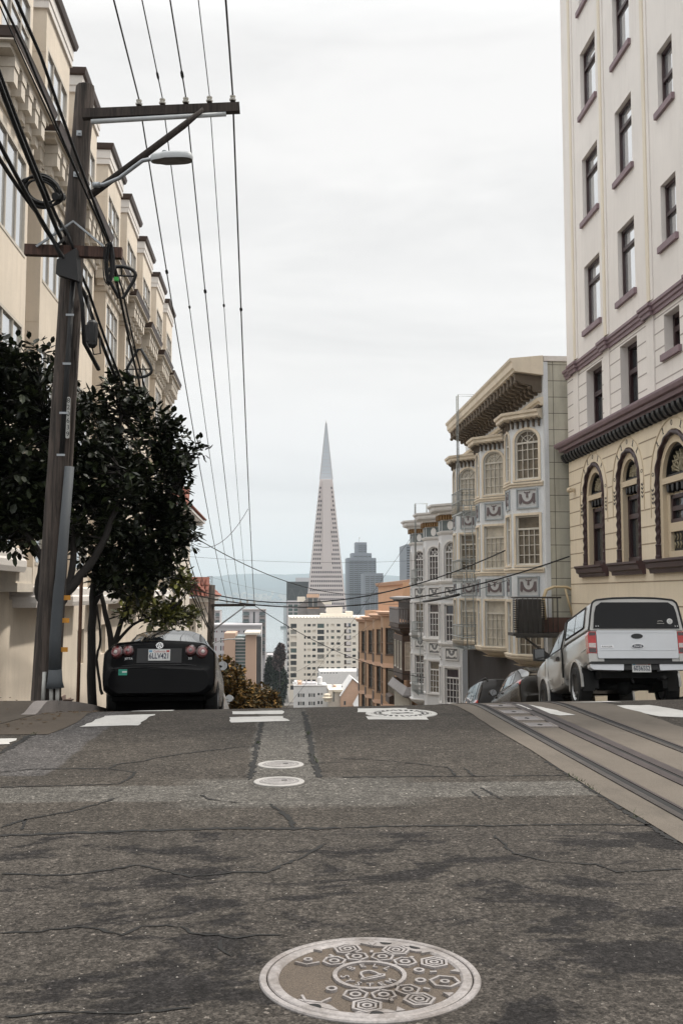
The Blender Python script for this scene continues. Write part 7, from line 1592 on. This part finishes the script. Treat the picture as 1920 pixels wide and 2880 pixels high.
# heavy telephone cables along the left kerb
def tele(label, pts, r, **k):
    P = []
    for a, c in zip(pts, pts[1:]): P += cat(a, c, .04, 8)[:-1]
    P.append(V(pts[-1])); return wire(label, P, r, 'telephone_cable', m=M_CABLE, cat_='cable', **k)
LOOP = [(-2.85, 13.1, 6.05), (-2.82, 14.4, 5.75), (-2.84, 17.6, 5.15), (-2.95, 20.2, 4.55), (-3.0, 30, 2.3), (-3.0, 46, -.4)]
tele('thickest black telephone cable, bound in a bundle past the left face of the near pole', [(-3.6, -14, 8.4), (-3.0, 10.1, 6.95), (-2.92, 12.2, 6.35)] + LOOP, .029)
tele('black telephone cable just above the thickest one of the bundle', [(-3.9, -14, 8.9), (-3.12, 10.3, 7.35), (-2.95, 12.4, 6.5), (-2.80, 13.3, 6.12)] + [(x + .05, y, z + .07) for x, y, z in LOOP[1:]], .022)
tele('black telephone cable ending at the splice box under the lower arm', [(-3.6, -14, 8.2), (-3.15, 10.2, 6.55), (-2.93, 12.7, 6.0), (-2.74, 12.9, 5.72)], .026)
tele('twin black telephone cable sagging below the bundle past the coil', [(-3.7, -14, 8.0), (-3.2, 10.3, 6.4), (-3.02, 12.3, 6.15), (-2.88, 13.0, 5.95)], .026)
tele('thin telephone wire high over the bundle to the end of the lower arm', [(-3.3, -14, 8.2), (-2.62, 10.0, 7.0), (-2.24, 12.95, 6.02), (-2.28, 14.4, 5.85), (-2.42, 17.6, 5.28), (-2.7, 24, 3.9), (-2.9, 46, -.2)], .015)
tele('thicker telephone wire carrying the cable loops from the lower arm down the hill', [(-3.2, -14, 8.8), (-2.60, 10.6, 7.25), (-2.22, 12.98, 6.0), (-2.30, 14.6, 5.60), (-2.44, 17.4, 5.14), (-2.68, 22, 4.1), (-2.95, 46, -.6)], .020)
tele('thin telephone wire slanting across the top left corner', [(-3.7, -14, 9.3), (-3.0, 10.2, 7.7), (-2.45, 13.3, 6.5), (-2.5, 18, 5.45), (-2.8, 46, .1)], .009)
def loop(label, c, w, h, ry, flat):
    t = thing('cable_loop_bracket', label, 'cable bracket', c, 'cable storage loops on the telephone wires', rot=ry)
    pts = [(-w, 0, h * .25)] + [(-w * math.cos(math.pi * k / 10), 0, h * .25 + h * .42 * math.sin(math.pi * k / 10)) for k in range(1, 10)] + [(w, 0, h * .25), (w * .9, 0, 0), (.03, 0, -h), (-.03, 0, -h), (-w * .9, 0, 0)]
    b = MB(); b.tube(pts + [pts[0]], .026, 8); b.build('rim', M_CABLE, t, local=True)
    b = MB(); b.tube([(-w, 0, h * .18), (w, 0, h * .18)], .012, 6); b.tube([(0, 0, h * .66), (0, 0, h * .18)], .012, 6); b.build('crossbar', M_CABLE, t, local=True)
loop('black cable loop bracket with its point down, just below the lower arm', (-2.29, 14.35, 5.98), .205, .27, (R(8), 0, R(6)), 0)
loop('black cable loop bracket with its point up, against the far cornices', (-2.45, 17.5, 5.42), .225, .30, (R(180), 0, R(-6)), 0)
loop('black cable loop bracket tilted in the top leaves of the magnolia', (-2.85, 18.2, 4.85), .24, .24, (R(60), R(-18), R(10)), 0)
t = thing('cable_coil', 'flat black coil of spare cable hung left of the near pole', 'cable coil', (-2.99, 12.4, 6.47), rot=(R(-62), R(14), R(8)))
b = MB()
for k in range(7): b.tube([(.23 * (1 + .09 * ((k * 2) % 5 - 2)) * math.cos(2 * math.pi * q / 24), .17 * (1 + .11 * ((k * 3) % 5 - 2)) * math.sin(2 * math.pi * q / 24), .018 * (k - 3) + .006 * math.sin(q + k)) for q in range(25)], .013, 6, False)
b.build('winding', M_CABLE, t, local=True); b = MB(); b.tube([(.18, 0, -.08), (.25, 0, .09)], .05, 8); b.build('tie', M_PLAST, t, local=True)
t = thing('wire_coil', 'hanging hank of thin black wire with a green tag on the lower arm', 'wire coil', (-2.22, 12.9, 5.75))
b = MB(); random.seed(3)
for k in range(9): w_ = .05 + random.uniform(-.02, .02); h_ = .26 + random.uniform(-.04, .04); x0 = random.uniform(-.03, .03); b.tube([(x0 + w_ * math.cos(2 * math.pi * q / 20), .02 * math.sin(k), -.02 + h_ * math.sin(2 * math.pi * q / 20)) for q in range(21)], .008, 5, False)
b.build('hank', M_CABLE, t, local=True); b = MB(); b.box(.07, .125, -.02, .02, -.26, -.21); b.build('tag', mat('green_tag', (.02, .32, .04), .5), t, local=True)
t = thing('splice_closure', 'large black splice box strapped to the near pole under the lower arm', 'splice box', (-2.72, 12.95, 5.68)); b = MB(); b.hexa([(-.17, -.12, -.13), (.12, -.12, -.22), (.14, .06, -.2), (-.15, .06, -.12), (-.16, -.12, .06), (.08, -.12, .22), (.1, .06, .22), (-.14, .06, .08)]); b.build('case', M_PLAST, t, local=True)
b = MB(); b.tube([(-.1, -.05, .08), (-.2, -.06, .25), (-.1, -.02, .36)], .02, 6); b.tube([(.05, -.05, .2), (-.05, -.08, .45), (-.16, -.02, .62)], .02, 6); b.tube([(.1, -.04, -.18), (.16, -.02, -.5), (.15, .2, -.95), (.22, .9, -1.15)], .03, 6); b.build('lead', M_CABLE, t, local=True)
t = thing('splice_closure', 'narrow black splice box on the cable below the near pole arm, above the leaves', 'splice box', (-2.70, 14.4, 5.17)); b = MB(); b.lathe([(.04, -.2), (.075, -.16), (.085, .0), (.08, .16), (.05, .2)], (0, 0, 0), 10); b.box(-.095, .06, -.07, .03, -.12, .12); b.build('case', M_PLAST, t, local=True)
b = MB(); b.tube([(0, 0, -.2), (.03, 0, -.3), (.12, .02, -.28), (.1, .02, -.05)], .012, 6); b.tube([(0, 0, .2), (-.05, 0, .35), (-.1, .1, .6)], .014, 6); b.build('lead', M_CABLE, t, local=True)
# drops crossing the street to the right-hand houses
XLINES = [('black wire sagging from the left houses to the orange block', (-3.6, 46, 3.9), (9.1, 74, 1.9), 1.3, .022), ('heavy black wire over the street to the near bay of the blue-grey house', (-4.6, 44, 1.9), (8.45, 36.4, 3.05), 1.35, .024), ('heavy black wire over the street to the cream corner building', (-4.6, 45, 1.6), (9.95, 33.5, 2.7), 1.2, .026),
          ('wire dipping from the second pole to the pale grey house', (-1.05, 45.9, .9), (8.2, 55.5, -3.2), .55, .016), ('wire with a long black sleeve below the heavy street wires', (6.4, 74, .9), (8.5, 36.2, 1.95), .5, .014), ('thin wire rising to the roof of the pale grey house', (-2.9, 90, -13), (8.3, 60, 5.2), .6, .010),
          ('faint wire nearly level above the bay', (-4.5, 47, 3.2), (9.0, 56, 3.4), .25, .007), ('thin wire to the far orange bays', (-2.4, 60, -4.8), (8.2, 80, -.4), .5, .009)]
for l, p, q, s, r in XLINES: wire(l, cat(p, q, s, 24), r, 'overhead_wire', m=M_CABLE)
b = MB(); P = cat((6.4, 74, .9), (8.5, 36.2, 1.95), .5, 24); b.tube(P[14:20], .06, 6); b.build('cable_sleeve', M_CABLE, None, label='long black sleeve on the wire in front of the pale grey house', cat='cable sleeve')
tele2 = wire('thin looping wire between the downhill power lines', cat((-4.4, 44, 4.3), (-1.25, 42, 5.0), 1.2, 16), .012, 'overhead_wire', m=M_WIRE)
t = thing('sign_post', 'thin rusty brown post between the near pole and the straight tree trunk', 'post', (-3.3, 17.0, -.7)); b = MB(); b.tube([(-3.3, 17.0, -1.0), (-3.28, 17.0, 1.75)], .03, 8); b.build('post', mat('rusty_post', (.10, .045, .022), .7, .2, 6), t); b = MB(); b.lathe([(.035, 1.75), (.035, 1.79), (.001, 1.8)], (-3.28, 17, 0), 8); b.build('cap', M_PLAST, t)
# ================================================================ trees
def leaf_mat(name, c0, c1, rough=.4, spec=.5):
    t = NT(name); g = t.n('ShaderNodeNewGeometry'); b = t.ramp(g.outputs['Random Per Island'], (.0, c0), (.72, c1), (1., tuple(min(1, 2.6 * q) for q in c1)))  # top stop paints a few leaves brighter, as if sunlit
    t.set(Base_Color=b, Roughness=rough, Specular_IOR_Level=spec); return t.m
M_LEAF = leaf_mat('magnolia_leaf', (.004, .006, .003), (.014, .019, .0065), .45, .3); M_LEAFL = leaf_mat('sunlit_magnolia_leaf', (.045, .052, .012), (.11, .11, .026), .4)  # second is the magnolia leaf with sunlight put into its colour
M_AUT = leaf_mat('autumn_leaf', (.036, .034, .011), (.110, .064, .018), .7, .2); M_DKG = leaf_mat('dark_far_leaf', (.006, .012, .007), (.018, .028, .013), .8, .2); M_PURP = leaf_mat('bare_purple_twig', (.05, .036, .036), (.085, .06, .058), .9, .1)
M_BARK = mat('dark_bark', (.014, .011, .009), .9, .3, 5, bump=.4, bscale=25)
def leaves(b, c, n, size, spread, rng, flat=.35):
    for _ in range(n):
        d = V((rng.gauss(0, 1), rng.gauss(0, 1), rng.gauss(.25, .8))).normalized(); p = V(c) + d * spread * rng.uniform(.25, 1.0)
        ax = (d + V((rng.uniform(-.6, .6), rng.uniform(-.6, .6), rng.uniform(-.5, .5)))).normalized(); sd = ax.cross(V((rng.uniform(-.4, .4), rng.uniform(-.4, .4), 1))); sd = sd.normalized() if sd.length > .01 else V((1, 0, 0)); up = sd.cross(ax)
        L = size * rng.uniform(.65, 1.25); w = L * rng.uniform(.24, .33); cu = rng.uniform(-.15, .25) * L
        P = [p, p + ax * L * .35 + sd * w + up * .15 * w, p + ax * L * .75 + sd * w * .85 - up * cu * .5, p + ax * L - up * cu, p + ax * L * .75 - sd * w * .85 - up * cu * .5, p + ax * L * .35 - sd * w + up * .15 * w, p + ax * L * .5 - up * (.25 * w + cu * .25)]
        b.add(P, [(0, 1, 6), (1, 2, 6), (2, 3, 6), (3, 4, 6), (4, 5, 6), (5, 0, 6)])
def tree(name, label, base, forks, lobes, seed, leafm, size=.14, per=15, dens=60, spread=.17, group=None, trunk_r=.09, twig=.012, gap=True):
    """forks: polylines of the trunk and limbs; lobes: ellipsoids (centre, radii) the leaf rosettes sit in"""
    rng = random.Random(seed); t = thing(name, label, 'tree', base, group); b = MB()
    tips = []
    for pts, r0, r1 in forks:
        P = [V(p) for p in pts]; Q = []
        for i in range(len(P) - 1):
            for k in range(5): f = k / 5; a, c, d, e = P[max(0, i - 1)], P[i], P[i + 1], P[min(len(P) - 1, i + 2)]; Q.append(V([cr(a[j], c[j], d[j], e[j], f) for j in range(3)]) + V((rng.gauss(0, .012), rng.gauss(0, .012), 0)) * (r0 * 10))
        Q.append(P[-1]); n = len(Q); b.tube(Q, [r0 + (r1 - r0) * i / (n - 1) for i in range(n)], 9); tips += Q[n // 2:]
    cl = []
    for c, rad in lobes:
        vol = rad[0] * rad[1] * rad[2]; k = max(6, int(dens * vol ** .78))
        for _ in range(k):
            while True:
                q = V((rng.uniform(-1, 1), rng.uniform(-1, 1), rng.uniform(-1, 1)))
                if q.length <= 1 and q.length > .28: break
            q = q.normalized() * q.length ** .55 * rng.uniform(.85, 1.16)
            gp = V(c) + V((q.x * rad[0], q.y * rad[1], q.z * rad[2]))
            if gap and math.sin(gp.x * 6.1 + seed) * math.sin(gp.z * 5.3 + gp.y * 3.1 + 1.7 * seed) > .42: continue
            cl.append(V(c) + V((q.x * rad[0], q.y * rad[1], q.z * rad[2])))
    for p in cl:
        if twig and rng.random() < .75:
            near = min(tips, key=lambda s: (s - p).length_squared); mid = (near + p) / 2 + V((rng.gauss(0, .05), rng.gauss(0, .05), rng.gauss(-.03, .05))) * (spread / .17); b.tube([near, mid, p], [twig * 1.6, twig, twig * .5], 5, False)
    b.build('trunk', M_BARK, t); f = MB()
    for p in cl: leaves(f, p, per, size, spread, rng)
    f.build('crown', leafm, t); return t
G1 = 'magnolias along the left kerb'
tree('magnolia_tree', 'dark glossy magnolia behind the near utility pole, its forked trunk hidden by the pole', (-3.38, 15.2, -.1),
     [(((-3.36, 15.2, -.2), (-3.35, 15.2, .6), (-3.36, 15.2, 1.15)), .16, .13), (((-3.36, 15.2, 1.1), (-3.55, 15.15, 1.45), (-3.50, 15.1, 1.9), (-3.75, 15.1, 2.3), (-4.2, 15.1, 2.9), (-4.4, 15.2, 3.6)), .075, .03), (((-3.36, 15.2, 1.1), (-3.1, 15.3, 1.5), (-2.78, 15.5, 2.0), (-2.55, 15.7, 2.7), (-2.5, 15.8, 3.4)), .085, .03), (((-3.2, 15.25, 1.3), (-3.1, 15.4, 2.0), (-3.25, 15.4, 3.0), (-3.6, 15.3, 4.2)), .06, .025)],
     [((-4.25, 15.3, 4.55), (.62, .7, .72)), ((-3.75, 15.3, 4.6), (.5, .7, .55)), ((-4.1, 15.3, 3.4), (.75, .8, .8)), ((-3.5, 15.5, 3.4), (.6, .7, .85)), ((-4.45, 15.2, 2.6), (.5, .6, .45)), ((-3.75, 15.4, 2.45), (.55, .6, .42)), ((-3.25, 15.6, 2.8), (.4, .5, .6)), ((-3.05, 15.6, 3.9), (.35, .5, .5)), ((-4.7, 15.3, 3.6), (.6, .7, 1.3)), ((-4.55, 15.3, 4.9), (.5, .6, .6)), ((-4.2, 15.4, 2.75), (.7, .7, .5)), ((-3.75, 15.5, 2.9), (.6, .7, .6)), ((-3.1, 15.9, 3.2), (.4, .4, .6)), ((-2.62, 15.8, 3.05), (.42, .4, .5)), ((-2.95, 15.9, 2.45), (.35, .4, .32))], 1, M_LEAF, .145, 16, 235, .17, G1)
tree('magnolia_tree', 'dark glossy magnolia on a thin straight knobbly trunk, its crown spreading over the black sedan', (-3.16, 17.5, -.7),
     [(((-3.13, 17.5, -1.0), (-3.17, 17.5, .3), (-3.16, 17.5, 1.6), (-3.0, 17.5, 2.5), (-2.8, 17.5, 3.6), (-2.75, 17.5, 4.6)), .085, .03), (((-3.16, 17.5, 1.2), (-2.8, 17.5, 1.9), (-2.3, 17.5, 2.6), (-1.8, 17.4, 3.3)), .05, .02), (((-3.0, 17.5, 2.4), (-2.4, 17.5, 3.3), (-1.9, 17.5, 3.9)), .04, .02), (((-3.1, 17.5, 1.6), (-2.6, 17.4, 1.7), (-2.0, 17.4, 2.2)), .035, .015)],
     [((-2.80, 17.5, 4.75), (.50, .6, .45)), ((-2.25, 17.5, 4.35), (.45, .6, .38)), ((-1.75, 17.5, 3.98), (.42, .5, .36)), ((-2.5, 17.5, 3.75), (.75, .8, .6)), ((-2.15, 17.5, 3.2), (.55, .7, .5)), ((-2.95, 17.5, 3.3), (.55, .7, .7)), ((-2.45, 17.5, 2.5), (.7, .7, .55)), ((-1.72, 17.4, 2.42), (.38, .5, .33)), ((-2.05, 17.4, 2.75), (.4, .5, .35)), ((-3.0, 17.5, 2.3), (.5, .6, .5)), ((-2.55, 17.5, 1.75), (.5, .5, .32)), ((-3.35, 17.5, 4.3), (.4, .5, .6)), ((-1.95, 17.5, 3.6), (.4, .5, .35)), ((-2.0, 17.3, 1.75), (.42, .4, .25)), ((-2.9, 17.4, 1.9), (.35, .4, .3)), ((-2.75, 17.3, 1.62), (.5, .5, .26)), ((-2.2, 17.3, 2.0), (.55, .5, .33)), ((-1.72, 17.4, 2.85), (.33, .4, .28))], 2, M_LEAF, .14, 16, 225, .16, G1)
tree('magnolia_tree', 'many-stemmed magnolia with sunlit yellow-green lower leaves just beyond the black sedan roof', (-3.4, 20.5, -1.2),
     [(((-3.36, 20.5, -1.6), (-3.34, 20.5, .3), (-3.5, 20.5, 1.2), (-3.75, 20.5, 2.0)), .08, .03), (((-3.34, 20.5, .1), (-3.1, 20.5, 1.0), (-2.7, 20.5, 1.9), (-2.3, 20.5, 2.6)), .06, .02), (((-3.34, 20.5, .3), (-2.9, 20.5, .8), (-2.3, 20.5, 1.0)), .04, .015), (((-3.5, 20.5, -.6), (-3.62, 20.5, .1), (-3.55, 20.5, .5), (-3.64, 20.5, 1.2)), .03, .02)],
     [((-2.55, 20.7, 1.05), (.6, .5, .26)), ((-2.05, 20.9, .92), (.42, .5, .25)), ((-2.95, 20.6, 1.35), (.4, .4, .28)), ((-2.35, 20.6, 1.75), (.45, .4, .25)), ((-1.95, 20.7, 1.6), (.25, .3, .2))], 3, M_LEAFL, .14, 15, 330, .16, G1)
tree('street_tree', 'rust and olive autumn tree downhill past the black sedan', (-3.4, 58, -9.8),
     [(((-3.4, 58, -10), (-3.3, 58, -7), (-3.1, 58, -4.5)), .2, .07)], [((-2.95, 58, -3.5), (.95, 1.4, 1.1)), ((-2.3, 58, -4.9), (1.0, 1.4, 1.3)), ((-3.7, 58, -5.4), (1.2, 1.4, 1.6)), ((-1.9, 58, -6.0), (.7, 1.2, 1.1)), ((-2.8, 58, -6.0), (1.1, 1.2, 1.1))], 4, M_AUT, .26, 20, 90, .42, None, twig=.02)
tree('street_tree', 'darker rounded autumn tree just downhill of the rust and olive one', (-2.6, 80, -14),
     [(((-2.6, 80, -15), (-2.4, 80, -11.5), (-1.7, 80, -7.5)), .2, .07)], [((-1.55, 80, -6.8), (.95, 1.5, 1.0)), ((-.55, 80, -7.5), (.75, 1.3, .9)), ((-2.4, 80, -7.5), (1.0, 1.4, 1.2)), ((-1.4, 80, -8.4), (1.5, 1.5, 1.0))], 5, M_AUT, .28, 20, 80, .45, None, twig=.02)
TK = 400 / 2800
for lab, xs, yt, ybt, rr_, mm, sd in (('bare purplish tree left of the cream apartment tower', 788, 1826, 1872, 13, M_PURP, 6), ('dark green tree under the bare purplish tree', 784, 1872, 1960, 12, M_DKG, 7), ('dark green tree on the far left side of the distant street', 757, 1868, 1930, 9, M_DKG, 8), ('low dark tree at the foot of the cream tower', 794, 1905, 1980, 14, M_DKG, 9)):
    x = (xs - 780) * TK; z1 = 1.4 - (yt - 1672) * TK; z0 = 1.4 - (ybt - 1672) * TK; h = z1 - z0; y = 400 + sd * 6
    tree('street_tree', lab, (x, y, z0 - 3), [(((x, y, z0 - 12), (x, y, z0), (x, y, z1 - h * .3)), .4, .12)], [((x, y, z0 + h * .30), (rr_ * TK, 2.2, h * .42)), ((x + .3, y, z0 + h * .66), (rr_ * TK * .7, 1.8, h * .34)), ((x - .6, y, z0 - h * .1), (rr_ * TK * .9, 2, h * .4))], sd, mm, 1.0, 12, 45, .9, None, twig=0)
# ================================================================ sea air: one even volume round everything
hm = bpy.data.materials.new('sea_haze'); hm.use_nodes = True; hn = hm.node_tree; hn.nodes.clear(); ho = hn.nodes.new('ShaderNodeOutputMaterial'); hv = hn.nodes.new('ShaderNodeVolumePrincipled')
hv.inputs['Color'].default_value = (.80, .91, .97, 1); hv.inputs['Density'].default_value = .000095; hv.inputs['Anisotropy'].default_value = 0.0; hn.links.new(hv.outputs[0], ho.inputs['Volume'])
b = MB(); b.box(-9500, 12500, -420, 13500, -78, 330); b.build('haze', hm, local=True, kind='stuff')
